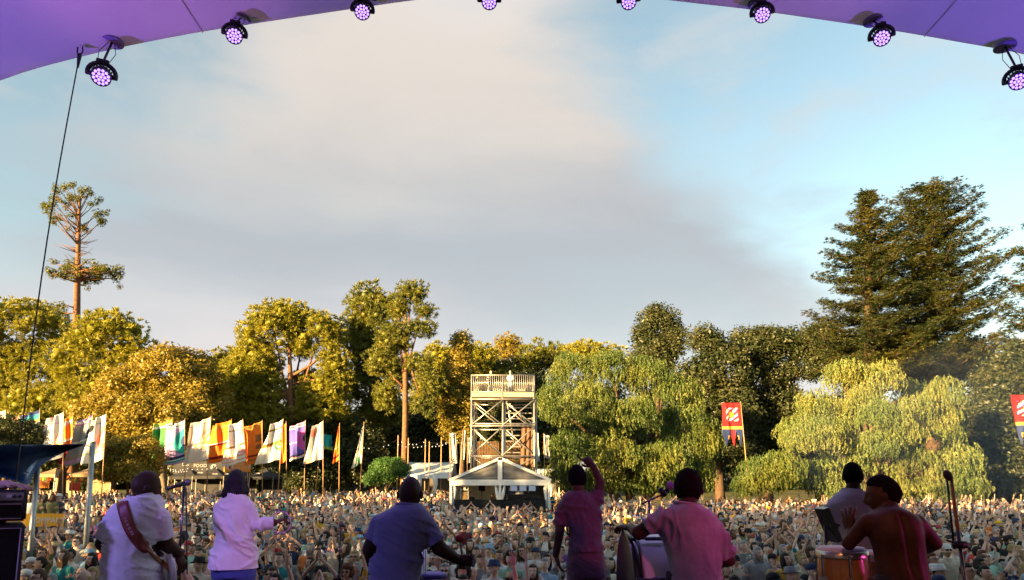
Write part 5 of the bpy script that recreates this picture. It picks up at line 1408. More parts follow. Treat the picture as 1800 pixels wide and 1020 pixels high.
POSES = {   # left joints (elbow, wrist), right joints, hands (direction, palm normal, curl, thumb side), build, head tilt, wording
 'down': (((-.24, .03, 1.10), (-.22, -.08, .86)), ((.24, .03, 1.10), (.22, -.08, .86)), (((0, -.2, -1), (1, 0, 0), .3, -1), ((0, -.2, -1), (-1, 0, 0), .3, 1)), 1.0, -0.20, 'standing'),
 'clap_high': (((-.30, -.12, 1.62), (-.05, -.16, 1.86)), ((.30, -.12, 1.62), (.05, -.16, 1.86)), (((.25, -.1, 1), (1, 0, -.2), .08, -1), ((-.25, -.1, 1), (-1, 0, -.2), .08, 1)), .98, -0.26, 'clapping overhead'),
 'clap_chest': (((-.27, -.06, 1.18), (-.05, -.27, 1.33)), ((.27, -.06, 1.18), (.05, -.27, 1.33)), (((.2, -.3, 1), (1, 0, -.1), .12, -1), ((-.2, -.3, 1), (-1, 0, -.1), .12, 1)), 1.05, -0.20, 'clapping at the chest'),
 'arm_up': (((-.24, .03, 1.10), (-.16, -.16, .95)), ((.24, -.05, 1.66), (.20, -.12, 1.95)), (((.2, -.4, -1), (1, 0, 0), .4, -1), ((-.05, -.1, 1), (0, -1, .1), .1, -1)), .98, -0.28, 'raising one arm'),
 'arms_up': (((-.30, -.04, 1.64), (-.26, -.14, 1.90)), ((.30, -.04, 1.64), (.26, -.14, 1.90)), (((.0, -.1, 1), (0.2, -1, 0), .15, 1), ((0, -.1, 1), (-.2, -1, 0), .15, -1)), 1.0, -0.28, 'raising both arms'),
 'crossed': (((-.27, -.02, 1.16), (.05, -.19, 1.16)), ((.27, -.02, 1.16), (-.05, -.22, 1.20)), (((1, 0, .1), (0, 1, 0), .3, 1), ((-1, 0, .1), (0, 1, 0), .3, -1)), 1.1, -0.16, 'folding the arms'),
 'broad': (((-.29, .03, 1.10), (-.25, -.10, .88)), ((.29, .03, 1.10), (.25, -.10, .88)), (((0, -.2, -1), (1, 0, 0), .3, -1), ((0, -.2, -1), (-1, 0, 0), .3, 1)), 1.2, -0.15, 'standing broadly'),
 'mouth': (((-.24, -.02, 1.14), (-.08, -.24, 1.32)), ((.25, -.05, 1.20), (.06, -.19, 1.50)), (((.8, -.2, .3), (0, 1, 0), .5, -1), ((-.5, 0, .7), (0, 1, 0), .5, 1)), .97, -0.18, 'holding a hand near the chin'),
}
BODY = {}
for k, (jl, jr, hs, bd, tl_, wd) in POSES.items():
    BODY[k] = make_body('person_' + k, jl, jr, bd, hs, tl_)
HAIRM = {k: hair_geo(k, seed=i).mesh('hair_' + k, HAIR, True) for i, k in enumerate(('short', 'long', 'curly', 'bun', 'fringe', 'bob'))}
HATM = {k: hat_geo(k).mesh('hat_' + k, HAT, True) for k in ('cap', 'brim', 'bucket')}
SPECM = specs_geo().mesh('sunglasses', SHADES, True); BEARDM = beard_geo().mesh('beard', HAIR, True)
SHIRTS = [('white', (.80, .79, .77), 17), ('black', (.025, .025, .028), 11), ('navy', (.03, .05, .13), 7), ('grey', (.26, .26, .27), 8), ('teal', (.03, .26, .27), 4), ('mint green', (.35, .58, .45), 2), ('mustard', (.62, .33, .03), 4), ('red', (.55, .045, .04), 4), ('orange', (.75, .22, .05), 3), ('sky blue', (.32, .48, .62), 6), ('beige', (.58, .48, .37), 10), ('olive', (.15, .15, .06), 5), ('pink', (.66, .36, .36), 4), ('maroon', (.16, .03, .04), 3), ('purple', (.2, .09, .30), 2), ('charcoal', (.08, .08, .09), 6), ('cream', (.78, .70, .56), 9)]
HAIRC = [('dark', (.018, .013, .010), 9), ('brown', (.10, .055, .028), 10), ('blonde', (.45, .30, .13), 5), ('grey', (.36, .35, .34), 5), ('auburn', (.14, .045, .018), 2)]
HATC = [('straw', (.56, .42, .22)), ('white', (.7, .69, .66)), ('black', (.02, .02, .022)), ('navy', (.03, .05, .12)), ('grey', (.24, .25, .26)), ('red', (.42, .04, .04)), ('pale blue', (.30, .45, .58)), ('yellow', (.70, .45, .03))]
HATW_ = [5, 5, 6, 4, 4, 1.5, 2, .4]
SKINS = [(.62, .40, .30), (.56, .35, .255), (.50, .30, .21), (.66, .45, .35), (.42, .24, .16), (.58, .34, .25), (.20, .10, .06), (.30, .165, .10)]
def wpick(lst): return random.choices(lst, [l[2] for l in lst])[0]
def rand_person(near=True):
    pose = random.choices(list(POSES), [16, 5, 8, 4, 2.5, 4, 14, 3.5])[0]
    sh = wpick(SHIRTS); hc = wpick(HAIRC); ha = random.choices(['short', 'long', 'curly', 'bun', 'fringe', 'bob'], [11, 8, 2.5, 3, 2.5, 4])[0]
    hat = random.choices([None, 'cap', 'brim', 'bucket'], [15, 2.3, 1.6, .4])[0]; htc = random.choices(HATC, HATW_)[0]
    sp = random.random() < .30; bd = ha in ('short', 'fringe') and random.random() < .15
    sk = random.choices(SKINS, [7, 7, 5, 5, 3, 5, 1, 1])[0]; j = random.uniform(1.1, 1.36)
    return dict(pose=pose, shirt=sh, hair=(ha, hc), hat=(hat, htc) if hat else None, specs=sp, beard=bd, skin=tuple(c * j for c in sk), trousers=random.choice([(.03, .04, .08), (.02, .02, .02), (.2, .17, .12), (.07, .09, .16)]))
def cset(o, d):
    o['skin_color'] = d['skin']; o['shirt_color'] = d['shirt'][1]; o['trouser_color'] = d['trousers']
    o['hair_color'] = d['hair'][1][1]
    if d['hat']: o['hat_color'] = d['hat'][1][1]
def place_person(d, loc, rz, sc, label, group, name='person'):
    me, T = BODY[d['pose']]
    o = link(name, me); o.location = loc; o.rotation_euler = (0, 0, rz); o.scale = (sc, sc, sc); tag(o, label, 'person', group); cset(o, d)
    def child(nm, m_):
        c = link(nm, m_, o); c.matrix_local = T; cset(c, d)
    if not (d['hat'] and d['hair'][0] in ('bun', 'curly')): child('hair', HAIRM[d['hair'][0]])
    else: child('hair', HAIRM['short'])
    if d['hat']: child('hat', HATM[d['hat'][0]])
    if d['specs']: child('sunglasses', SPECM)
    if d['beard']: child('beard', BEARDM)
    return o
HAIRW = {'short': 'short', 'long': 'long', 'curly': 'curly', 'bun': 'tied-up', 'fringe': 'balding', 'bob': 'chin-length'}
HATW = {'cap': 'cap', 'brim': 'brimmed hat', 'bucket': 'bucket hat'}
def zone(px):
    for a, w in ((175, 'left of the guitarist'), (370, 'right of the guitarist'), (640, 'right of the tambourine player'), (810, 'by the blue shirted man'), (975, 'left of the pointing man'), (1110, 'right of the pointing man'), (1290, 'by the lilac shirted drummer'), (1450, 'left of the conga'), (1650, 'beyond the conga player'), (9999, 'at the far right')):
        if px < a: return w
def describe(d, where):
    hw = f"{d['hat'][1][0]} {HATW[d['hat'][0]]}" if d['hat'] else f"{HAIRW[d['hair'][0]]} {d['hair'][1][0]} hair"
    ex = ' and sunglasses' if d['specs'] else (' and beard' if d['beard'] else '')
    return f"{d['shirt'][0]} shirt, {hw}{ex}, {POSES[d['pose']][5]}, {where}"
# where people stand: jittered rows, keeping clear of the mixing tent, posts and trunks
def crowd_spots():
    S = []; y = 9.3; row = 0
    while y < 72:
        step = .72 if y < 30 else (.84 if y < 48 else 1.0)
        hw = .80 * y + 1.5; x = -hw + (row % 2) * step * .5
        while x < hw:
            xx, yy = x + random.uniform(-.19, .19), y + random.uniform(-.22, .22)
            ok = not (xl - .7 < xx < xr + .7 and MY - .9 < yy < TY + TD + 2.5)
            lim = 69 if xx < 3 else (48 if xx > 5 else 62)
            if yy > lim: ok = False
            if yy > 50 and random.random() < .30: ok = False
            if xx < -13.5 and 23.2 < yy < 27.2 and xx > -18.9: ok = False     # viewing platform
            if math.hypot(xx - 11, yy - 54) < 2 or math.hypot(xx - 26, yy - 48) < 2: ok = False
            if random.random() < .05: ok = False
            if ok: S.append((xx, yy))
            x += step
        y += step * 1.02; row += 1
    return S
SPOTS = crowd_spots()
def seen(x, y, z=1.65):
    a, b = toppx((x, y, z)); return -15 < a < 1815 and b < 1035
near = sorted([s for s in SPOTS if seen(*s)], key=lambda s: s[1])[:296]
nearset = set(near); used = set()
for (x, y) in near:
    w = zone(toppx((x, y, 1.65))[0])
    for _ in range(60):
        d = rand_person(); lb = describe(d, w)
        if lb not in used and len(lb.split()) <= 16: break
    used.add(lb)
    rz = math.atan2(-x * .75, y) * -1 + random.gauss(0, .22)
    place_person(d, (x, y, ground_z(x, y)), rz, random.uniform(.93, 1.07), lb, 'audience standing nearest the stage')
# the people behind them read as one mass
far = [s for s in SPOTS if s not in nearset]
SRC = bpy.data.collections.new('audience_kinds')
def joined(d_pose, hair, hat, specs, beard, nm):
    me, T = BODY[d_pose]; bm = bmesh.new(); bm.from_mesh(me); mats_ = list(me.materials)
    for m_ in ([HAIRM[hair]] + ([HATM[hat]] if hat else []) + ([SPECM] if specs else []) + ([BEARDM] if beard else [])):
        n0 = len(bm.verts); nf = len(bm.faces); bm.from_mesh(m_); bm.verts.ensure_lookup_table(); bm.faces.ensure_lookup_table()
        for q in bm.verts[n0:]: q.co = T @ q.co
        if m_.materials[0] not in mats_: mats_.append(m_.materials[0])
        for q in bm.faces[nf:]: q.material_index = mats_.index(m_.materials[0])
    o_ = bpy.data.meshes.new(nm); bm.to_mesh(o_); bm.free()
    for m_ in mats_: o_.materials.append(m_)
    ob = bpy.data.objects.new(nm, o_); SRC.objects.link(ob)
kk = 0
for p_, n_ in (('down', 6), ('broad', 6), ('clap_high', 2), ('clap_chest', 4), ('arm_up', 1), ('arms_up', 1), ('crossed', 2), ('mouth', 2)):
    for q in range(n_):
        ha = ['short', 'long', 'bob', 'curly', 'bun', 'fringe'][(kk) % 6]; hat = [None, None, 'cap', None, 'brim', None, None, None, 'bucket', None, None][kk % 11]
        joined(p_, 'short' if hat else ha, hat, kk % 3 == 0, ha == 'short' and kk % 4 == 1, f'audience_kind_{kk:02d}'); kk += 1
me = bpy.data.meshes.new('crowd')
n = len(far); me.vertices.add(n)
me.vertices.foreach_set('co', np.array([(x, y, ground_z(x, y) - .02) for x, y in far], np.float32).reshape(-1))
def vattr(nm, arr):
    a_ = me.attributes.new(nm, 'FLOAT_VECTOR', 'POINT'); a_.data.foreach_set('vector', np.array(arr, np.float32).reshape(-1))
DD = [rand_person() for _ in far]
vattr('skin_color', [d['skin'] for d in DD]); vattr('shirt_color', [d['shirt'][1] for d in DD]); vattr('trouser_color', [d['trousers'] for d in DD])
vattr('hair_color', [d['hair'][1][1] for d in DD]); vattr('hat_color', [random.choices(HATC, HATW_)[0][1] for d in DD])
vattr('turn', [(0, 0, math.atan2(x * .75, y) + random.gauss(0, .3)) for x, y in far])
def fattr(nm, arr):
    a_ = me.attributes.new(nm, 'FLOAT', 'POINT'); a_.data.foreach_set('value', np.array(arr, np.float32))
fattr('size', [random.uniform(.92, 1.07) for _ in far])
crowd = link('crowd', me); tag(crowd, 'dense festival crowd filling the lawn beyond the front rows', 'crowd', kind='stuff')
ng = bpy.data.node_groups.new('crowd', 'GeometryNodeTree')
ng.interface.new_socket('Geometry', in_out='INPUT', socket_type='NodeSocketGeometry'); ng.interface.new_socket('Geometry', in_out='OUTPUT', socket_type='NodeSocketGeometry')
gi, go = ng.nodes.new('NodeGroupInput'), ng.nodes.new('NodeGroupOutput')
ci = ng.nodes.new('GeometryNodeCollectionInfo'); ci.inputs['Collection'].default_value = SRC; ci.inputs['Separate Children'].default_value = True; ci.inputs['Reset Children'].default_value = True
ip = ng.nodes.new('GeometryNodeInstanceOnPoints'); ip.inputs['Pick Instance'].default_value = True
rv = ng.nodes.new('FunctionNodeRandomValue'); rv.data_type = 'INT'; rv.inputs['Min'].default_value = 0; rv.inputs['Max'].default_value = kk - 1
for s_ in rv.inputs:
    if s_.type == 'INT' and s_.name == 'Min': s_.default_value = 0
    if s_.type == 'INT' and s_.name == 'Max': s_.default_value = kk - 1
na = ng.nodes.new('GeometryNodeInputNamedAttribute'); na.data_type = 'FLOAT_VECTOR'; na.inputs[0].default_value = 'turn'
er = ng.nodes.new('FunctionNodeEulerToRotation')
ns = ng.nodes.new('GeometryNodeInputNamedAttribute'); ns.data_type = 'FLOAT'; ns.inputs[0].default_value = 'size'
ng.links.new(gi.outputs[0], ip.inputs['Points']); ng.links.new(ci.outputs[0], ip.inputs['Instance'])
ng.links.new([o_ for o_ in rv.outputs if o_.type == 'INT'][0], ip.inputs['Instance Index'])
ng.links.new(na.outputs[0], er.inputs[0]); ng.links.new(er.outputs[0], ip.inputs['Rotation'])
cx = ng.nodes.new('ShaderNodeCombineXYZ')
for q in range(3): ng.links.new(ns.outputs[0], cx.inputs[q])
ng.links.new(cx.outputs[0], ip.inputs['Scale']); ng.links.new(ip.outputs[0], go.inputs[0])
md_ = crowd.modifiers.new('crowd', 'NODES'); md_.node_group = ng
# people that stand out from the mass
def extra(d_over, px, Y, z, label, rz=0.0, sc=1.0, grp=None):
    d = rand_person(); d.update(d_over); x = P(px, 850, Y).x
    return place_person(d, (x, Y, z), rz, sc, label, grp)
SD = {k: (k, c, w) for k, c, w in SHIRTS}; HD = {k: (k, c, w) for k, c, w in HAIRC}
extra(dict(pose='down', shirt=SD['black'], hair=('short', HD['brown']), hat=None, specs=False, beard=False), 862, TY + .9, zd, 'person in black standing on the tower platform', .4)
extra(dict(pose='crossed', shirt=SD['sky blue'], hair=('short', HD['grey']), hat=None, specs=False, beard=False), 897, TY + 1.0, zd, 'person in a pale blue jacket leaning on the tower rail', 2.6)
for k, (px, py_, sh, ha, lb) in enumerate(((828, 868, 'black', ('short', HD['dark']), 'dark-haired person in black low beside the cream rack'), (865, 872, 'charcoal', ('long', HD['auburn']), 'auburn-haired person in the middle of the mixing tent'), (897, 858, 'navy', ('short', HD['brown']), 'person behind the left end of the mixing desk'), (913, 856, 'white', ('short', HD['dark']), 'person in white behind the mixing desk'), (928, 862, 'black', ('bob', HD['brown']), 'person in black at the right end of the mixing desk'))):
    Y = MY + 1.7; z = P(px, py_, Y).z - 1.66
    extra(dict(pose='down', shirt=SD[sh], hair=ha, hat=None, specs=False, beard=False), px, Y, z, lb, random.uniform(-.4, .4), grp='crew in the mixing tent')
# raised viewing platform with a yellow banner, at the left
py0 = 24.0
plat = empty('viewing_platform', P(70, 940, py0)); tag(plat, 'raised viewing platform with a yellow banner along its front', 'platform')
xa, xb = P(-60, 900, py0).x, P(113, 900, py0).x; zt, zbm = P(0, 903, py0).z, P(0, 926, py0).z
mb = MB(); mb.box(((xa + xb) / 2, py0 + 1.6, .92), ((xb - xa) / 2, 1.5, .06)); mb.build('deck', TIMBER, plat)
for k in range(5):
    mb = MB(); mb.box((lerp(xa, xb, k / 4), py0 + .1, .95), (.04, .04, .95)); mb.build('post', STEEL, plat)
mb = MB(); mb.box(((xa + xb) / 2, py0 + .02, (zt + zbm) / 2), ((xb - xa) / 2, .015, (zt - zbm) / 2)); bn = mb.build('banner', mat('banner_yellow', (0.85, 0.42, 0.03), (0.8, 0.37, 0.03), .6), plat)
text('lettering', 'COMPANY', .26, P(84, 915, py0 - .02), SX, SZ, PRINT, bn)
for k, (px, sh, ha, hat, sp) in enumerate(((70, 'olive', ('short', HD['dark']), None, True), (82, 'beige', ('long', HD['brown']), None, False), (95, 'olive', ('bob', HD['auburn']), None, False), (106, 'charcoal', ('short', HD['grey']), ('cap', HATC[1]), True), (55, 'white', ('long', HD['dark']), None, False))):
    extra(dict(pose='down', shirt=SD[sh], hair=ha, hat=hat, specs=sp, beard=False), px, py0 + .6 + .2 * (k % 2), .98, ['person with sunglasses in olive at the left end of the yellow banner', 'long-haired person in beige behind the yellow banner', 'auburn-haired person in olive behind the yellow banner', 'person in a white cap at the right end of the yellow banner', 'long-haired person in white beside the black amplifier'][k], -.2, grp='people on the viewing platform')
# ------------------------------------------------------------------ the band, seen from behind
DECK = 1.5
def skin_mat(name, c):
    m = mat(name, c, tuple(v * .7 for v in c), .55, 11, .16, bump=.15, bscale=90); add_features(m); return m
def cloth_mat(name, c, c2=None, bump=.35): return mat(name, c, c2, .85, 4.5, .2, bump=bump, bscale=38, sheen=.15)
HAIRBLK = mat('hair_black', (.006, .005, .005), (.010, .008, .008), .95, 40, .05, bump=.9, bscale=110)
def wrinkle(v, amp, seed, stretch=(5, 5, 17)):
    """folds of hanging cloth: warped ridges"""
    out = []
    for p in v:
        q = Vector((p[0] * stretch[0] + seed, p[1] * stretch[1] * .6, p[2] * stretch[2] + .5 * p[0] * stretch[2])) * 1.35
        q += noise.noise_vector(q * .35) * 1.3
        w = noise.noise(q); w2 = noise.noise(q * .45 + Vector((7, seed, 0))); w3 = noise.noise(q * 2.1)
        g = max(0.0, .3 + 1.2 * noise.noise(Vector((p[0] * 4 + seed, p[2] * 4, 3))))      # some areas lie smooth
        out.append(((1 - min(1, abs(w) * 3.4)) * 2.3 * g + w2 * 1.3 + w3 * .35 * g) * amp)
    return np.array(out)
def cut_mesh(v, f, cuts):
    """cuts: (point, normal, radius): opens the cloth cleanly where it would be capped"""
    bm = bmesh.new(); vs_ = [bm.verts.new(p) for p in v]
    for q in f: bm.faces.new([vs_[i] for i in q])
    for c, nrm, rad in cuts:
        c = Vector(c); sel = [q for q in bm.verts if (q.co - c).length < rad]; es = {e for q in sel for e in q.link_edges}; fs = {x for q in sel for x in q.link_faces}
        es |= {e for x in fs for e in x.edges}; vv = {q for x in fs for q in x.verts}
        bmesh.ops.bisect_plane(bm, geom=list(vv) + list(es) + list(fs), plane_co=c, plane_no=Vector(nrm).normalized(), clear_outer=True)
    bm.verts.index_update(); vo = np.array([q.co[:] for q in bm.verts]); fo = [tuple(q.index for q in x.verts) for x in bm.faces]; bm.free()
    return vo, fo
def normals_of(v, f):
    n = np.zeros_like(v)
    for q in f:
        a, b, c = v[q[0]], v[q[1]], v[q[2]]; k = np.cross(b - a, c - a)
        for i in q: n[i] += k
    return unit(n)
def cloth_obj(name, v, f, m, parent, amp, seed, thick=.006, stretch=(5, 5, 17)):
    v = np.asarray(v, float)
    if amp: v = v + normals_of(v, f) * wrinkle(v, amp, seed, stretch)[:, None]
    mb = MB(); mb.add([tuple(p) for p in v], f); o = mb.build(name, m, parent, True)
    s = o.modifiers.new('t', 'SOLIDIFY'); s.thickness = thick; s.offset = -1
    return o
def performer(label, Y, head, rings, arms, skin, shirt=None, hair='crop', trousers=None, hem=None, sleeve=(.62, .62), amp=.007, seed=0, depth=.125, legx=.10, collar=.075, extra_skin=(), cat='person', vox=.0115, stretch=(5, 5, 15), neck_r=.056, trouser_rings=None, foot_dir=1, hairm=None, back=None, slim=.95):
    s = Y / F; base = Vector((P(rings[-1][0], 900, Y).x, Y, DECK))
    R3 = [(P(r_[0], r_[1], Y + (r_[4] if len(r_) > 4 else 0)), r_[2] * s * slim, (r_[3] if len(r_) > 3 and r_[3] else depth)) for r_ in rings]
    hx, hy, hyaw, hpit, hsc = head[:5]; hroll = head[5] if len(head) > 5 else 0; hdY = head[6] if len(head) > 6 else .03
    hc = P(hx, hy, Y + hdY)
    T = Matrix.Translation(hc) @ Matrix.Rotation(hyaw, 4, 'Z') @ Matrix.Rotation(hroll, 4, 'Y') @ Matrix.Rotation(hpit, 4, 'X')
    A = []
    for arm in arms:
        A.append(([P(a, b, Y + c) for a, b, c, r_ in arm['j']], [r_ * s for a, b, c, r_ in arm['j']]))
    shr = .88 if shirt else 1.0
    mb = MB()
    mb.loft([(c, Vector((w_ * (shr if i else .9), 0, 0)), Vector((0, d_ * (shr if i else .8), 0))) for i, (c, w_, d_) in enumerate(R3)], 20)
    nb_ = R3[1][0]; nt = hc + (T.to_3x3() @ Vector((0, .022, -.06)))
    mb.tube([nb_ + Vector((0, 0, -.05)), nb_.lerp(nt, .45), nt], [neck_r * 1.25, neck_r, neck_r * .98], 14, True)
    for i, (pts, rr) in enumerate(A):
        mb.tube(pts, [r_ * (.86 if shirt and k == 0 else 1) for k, r_ in enumerate(rr)], 12, True)
    for c, r_, M_ in extra_skin: mb.ell(c, r_, M_, 12, 8)
    hip = R3[-1][0]
    for sg in (-1, 1):
        mb.tube([(hip.x + sg * legx * .9, Y, hip.z + .05), (hip.x + sg * legx, Y + .02, (hip.z + DECK) / 2), (hip.x + sg * legx, Y, DECK + .09)], [.085, .062, .045], 12, True)
        mb.tube([(hip.x + sg * legx, Y - .04 * foot_dir, DECK + .05), (hip.x + sg * (legx + .02), Y + .16 * foot_dir, DECK + .04)], [.048, .04], 10, True)
    v, f = remesh(mb, vox, 4)
    if back is not None: v = back(np.asarray(v, float), s)
    out = MB(); out.add([tuple(p) for p in v], f, 0)
    hv, hf, hm = head_geo(40, 30, hsc)
    out.add([T @ Vector(p) for p in hv], hf, [{0: 0, 1: 1, 2: 2, 3: 3}[k] for k in hm])
    ear_add(out, T, hsc * 1.02, 0)
    for arm, (pts, rr) in zip(arms, A):
        if arm.get('hand'):
            h = arm['hand']; hand_add(out, pts[-1], h[0], h[1], arm.get('hs', 1.0), h[2], h[3], m=0, seg=7, curls=h[4] if len(h) > 4 else None, spread=h[5] if len(h) > 5 else .12)
    o = out.build('person', [skin, EYE, LIP, HAIRBLK], None, True, origin=base); paint_features(o.data, Matrix.Translation(-base) @ T, hsc)
    tag(o, label, cat, 'band on the stage')
    if hair:
        hb = hair_geo(hair, 34, 24, hsc, seed); hb.v = [tuple(T @ Vector(p)) for p in hb.v]; hb.build('hair', hairm or HAIRBLK, o, True)
    if shirt:
        mb = MB(); inf = .012
        nr = len(R3) if hem is None else hem[0]
        mb.loft([(c, Vector((w_ + inf, 0, 0)), Vector((0, d_ + inf, 0))) for c, w_, d_ in R3[:nr]], 24)
        cuts = []
        for k, (pts, rr) in enumerate(A):
            L = sleeve[k]
            if L <= 0: continue
            tp = [pts[0]]; tr = [rr[0] + .008]; left = L
            for q in range(len(pts) - 1):
                t = min(1, left); e = pts[q].lerp(pts[q + 1], t); er = lerp(rr[q], rr[q + 1], t)
                tp.append(pts[q].lerp(e, .5)); tr.append(lerp(rr[q], er, .5) + .009); tp.append(e); tr.append(er + .011); left -= 1
                if left <= 0: break
            dr = (tp[-1] - tp[-2]).normalized(); tp.append(tp[-1] + dr * .04); tr.append(tr[-1])
            mb.tube(tp, tr, 14, True); cuts.append((tp[-2], dr, tr[-1] * 1.9))
        cuts.append((nb_ + Vector((0, 0, .022)), (0, -.12, 1), collar * 1.6))
        lc = R3[nr - 1][0]; cuts.append((lc + Vector((0, 0, .018)), (0, 0, -1), .6))
        v, f = remesh(mb, .0105, 5); v, f = cut_mesh(v, f, cuts)
        sh = cloth_obj('shirt', v, f, shirt, o, amp, seed, stretch=stretch)
        n_ = ((nt - nb_).normalized() * .35 + Vector((0, 0, .65))).normalized(); x_ = Vector((1, 0, 0)); x_ = (x_ - n_ * x_.dot(n_)).normalized(); y_ = n_.cross(x_); cc = nb_ + Vector((0, 0, .010))
        mb = MB(); mb.tube([cc + x_ * math.cos(t) * neck_r * 1.42 + y_ * math.sin(t) * neck_r * 1.34 for t in np.linspace(0, 6.2832, 29)], .010, 7); mb.build('collar', shirt, sh, True)
    if trousers:
        mb = MB(); tr_ = trouser_rings
        hz = hip.z
        top = [(hip + Vector((0, 0, .16)), .16, .12), (hip + Vector((0, 0, .04)), .175, .13), (hip - Vector((0, 0, .06)), .17, .13)]
        if tr_: top = [(P(a, b, Y), w_ * s, d_) for a, b, w_, d_ in tr_]
        mb.loft([(c, Vector((w_, 0, 0)), Vector((0, d_, 0))) for c, w_, d_ in top], 20)
        lc = top[-1][0]
        for sg in (-1, 1):
            mb.tube([lc + Vector((sg * legx * .85, 0, .02)), (lc.x + sg * legx, Y + .02, (lc.z + DECK) / 2), (lc.x + sg * legx, Y, DECK + .07)], [max(.085, top[-1][1] * .56), .085, .07], 14, True)
        v, f = remesh(mb, .013, 4)
        cloth_obj('trousers', v, f, trousers, o, .006, seed + 3)
    return o
DS = (.080, .040, .024)
S1 = skin_mat('skin_dark_a', (.065, .033, .020)); S2 = skin_mat('skin_dark_b', (.055, .028, .018)); S3 = skin_mat('skin_dark_c', (.10, .048, .028))
AWAY = math.pi
# 1 guitarist
gt = performer('bald man in a white tee with a red guitar strap, seen from behind', 5.0, (256, 858, 2.28, .22, 1.06, 0, .02),
    [(251, 868, 15, .08), (249, 875, 25, .11), (244, 886, 41, .14), (238, 903, 52, .16), (236, 928, 50, .17), (234, 955, 48, .18), (233, 985, 49, .19), (234, 1020, 51, .19), (235, 1060, 50, .18)],
    [dict(j=[(200, 914, .02, 14.5), (180, 955, .04, 13), (205, 985, .34, 11)], hand=((.5, .8, .2), (0, 0, 1), .5, 1)),
     dict(j=[(282, 912, .0, 15.5), (290, 955, .08, 14), (312, 972, .26, 10.5)], hand=((.35, .3, -1), (-1, .3, 0), .35, 1), hs=1.05)],
    S1, cloth_mat('tee_white', (.74, .73, .74), (.68, .67, .69)), None, cloth_mat('trousers_dark', (.02, .02, .025)), None, (.80, .72), .010, 1, .16, .12, slim=.87)
# bass guitar with its strap laid over the back
bvh = None
def bvh_of(objs):
    dg = bpy.context.evaluated_depsgraph_get(); vs_, fs_ = [], []
    for o in objs:
        me = o.evaluated_get(dg).to_mesh(); k = len(vs_); w_ = WL(o)
        vs_ += [q.co + w_ for q in me.vertices]; fs_ += [tuple(i + k for i in p.vertices) for p in me.polygons]
    return BVHTree.FromPolygons(vs_, fs_)
bv = bvh_of([gt] + [c for c in gt.children if c.name.startswith('shirt')])
def drape(pl, wl, off=.010, n=5, Yd=5.0):
    """ribbon along pixel path pl with half widths wl (px), lying on the body behind it"""
    v = []; f = []; cam0 = Vector((0, 0, CAMZ)); last = None
    for i, (a, b) in enumerate(pl):
        p0 = pl[max(i - 1, 0)]; p1 = pl[min(i + 1, len(pl) - 1)]; t = Vector((p1[0] - p0[0], p1[1] - p0[1])).normalized(); nn = Vector((-t.y, t.x))
        for k in range(n):
            o = (k / (n - 1) * 2 - 1) * wl[i]; q = P(a + nn.x * o, b + nn.y * o, Yd); d = (q - cam0).normalized()
            h = bv.ray_cast(cam0, d)
            if h[0] is not None: last = (h[0] - cam0).length; p = h[0] - d * off
            else: p = cam0 + d * ((last or q.length) - off)
            v.append(p)
    for i in range(len(pl) - 1):
        for k in range(n - 1): f.append((i * n + k, i * n + k + 1, (i + 1) * n + k + 1, (i + 1) * n + k))
    return v, f
gtr = empty('bass_guitar', P(290, 1000, 5.25)); tag(gtr, 'white bass guitar on a red and tan leather strap', 'guitar')
def path(pts, n):
    c = catmull([Vector((a, b, w_)) for a, b, w_ in pts], n); return [(q.x, q.y) for q in c], [q.z for q in c]
pl, wd = path([(214, 881, 10.5), (218, 900, 10.5), (228, 928, 11), (243, 950, 11.5), (256, 963, 10), (261, 966, 5)], 5)
v, f = drape(pl, wd); mb = MB(); mb.add(v, f); st_ = mb.build('wide_strap', mat('strap_oxblood', (.19, .025, .028), (.20, .06, .022), .45, 2.4, .4), gtr, True); st_.modifiers.new('t', 'SOLIDIFY').thickness = .006
pl, wd = path([(258, 962, 4.2), (272, 977, 4.0), (287, 991, 3.8), (300, 1004, 3.8), (312, 1018, 4)], 4)
v, f = drape(pl, wd, .012, 4); mb = MB(); mb.add(v, f); so = mb.build('narrow_strap', mat('strap_tan', (.34, .14, .035), (.26, .10, .03), .5, 8, .4), gtr, True); so.modifiers.new('t', 'SOLIDIFY').thickness = .005
pl, wd = path([(222.5, 912, 3), (236, 939, 3)], 5)
for ch, (a, b) in zip('FENDER', pl):
    h = bv.ray_cast(Vector((0, 0, CAMZ)), (P(a, b, 5) - Vector((0, 0, CAMZ))).normalized())
    if h[0] is not None: text('letter', ch, .026, h[0] + Vector((0, -.024, 0)), (.42, 0, -.9), (.9, 0, .42), mat('strap_print', (.55, .42, .40), None, .6), st_, .0005)
def outline_slab(pts, c, ex, ey, ez, th):
    mb = MB(); n_ = len(pts); c = Vector(c)
    rings = []
    for k, sc_ in ((-1, .92), (-.75, 1), (.75, 1), (1, .92)):
        rings.append([c + ex * a * sc_ + ey * b * sc_ + ez * th * k for a, b in pts])
    v = sum(rings, []); f = []
    for k in range(3):
        for i in range(n_): f.append((k * n_ + i, k * n_ + (i + 1) % n_, (k + 1) * n_ + (i + 1) % n_, (k + 1) * n_ + i))
    f.append(tuple(range(n_ - 1, -1, -1))); f.append(tuple(range(3 * n_, 4 * n_))); mb.add(v, f); return mb
op = [(.24, .05), (.22, .12), (.16, .165), (.08, .15), (.0, .115), (-.08, .13), (-.16, .17), (-.215, .19), (-.23, .165), (-.19, .10), (-.17, .03), (-.17, -.05), (-.2, -.1), (-.19, -.14), (-.12, -.14), (-.05, -.11), (.05, -.13), (.14, -.155), (.21, -.12), (.24, -.04)]
op = [(q.x, q.y) for q in catmull([Vector((a, b, 0)) for a, b in op + op[:1]], 3)][:-1]
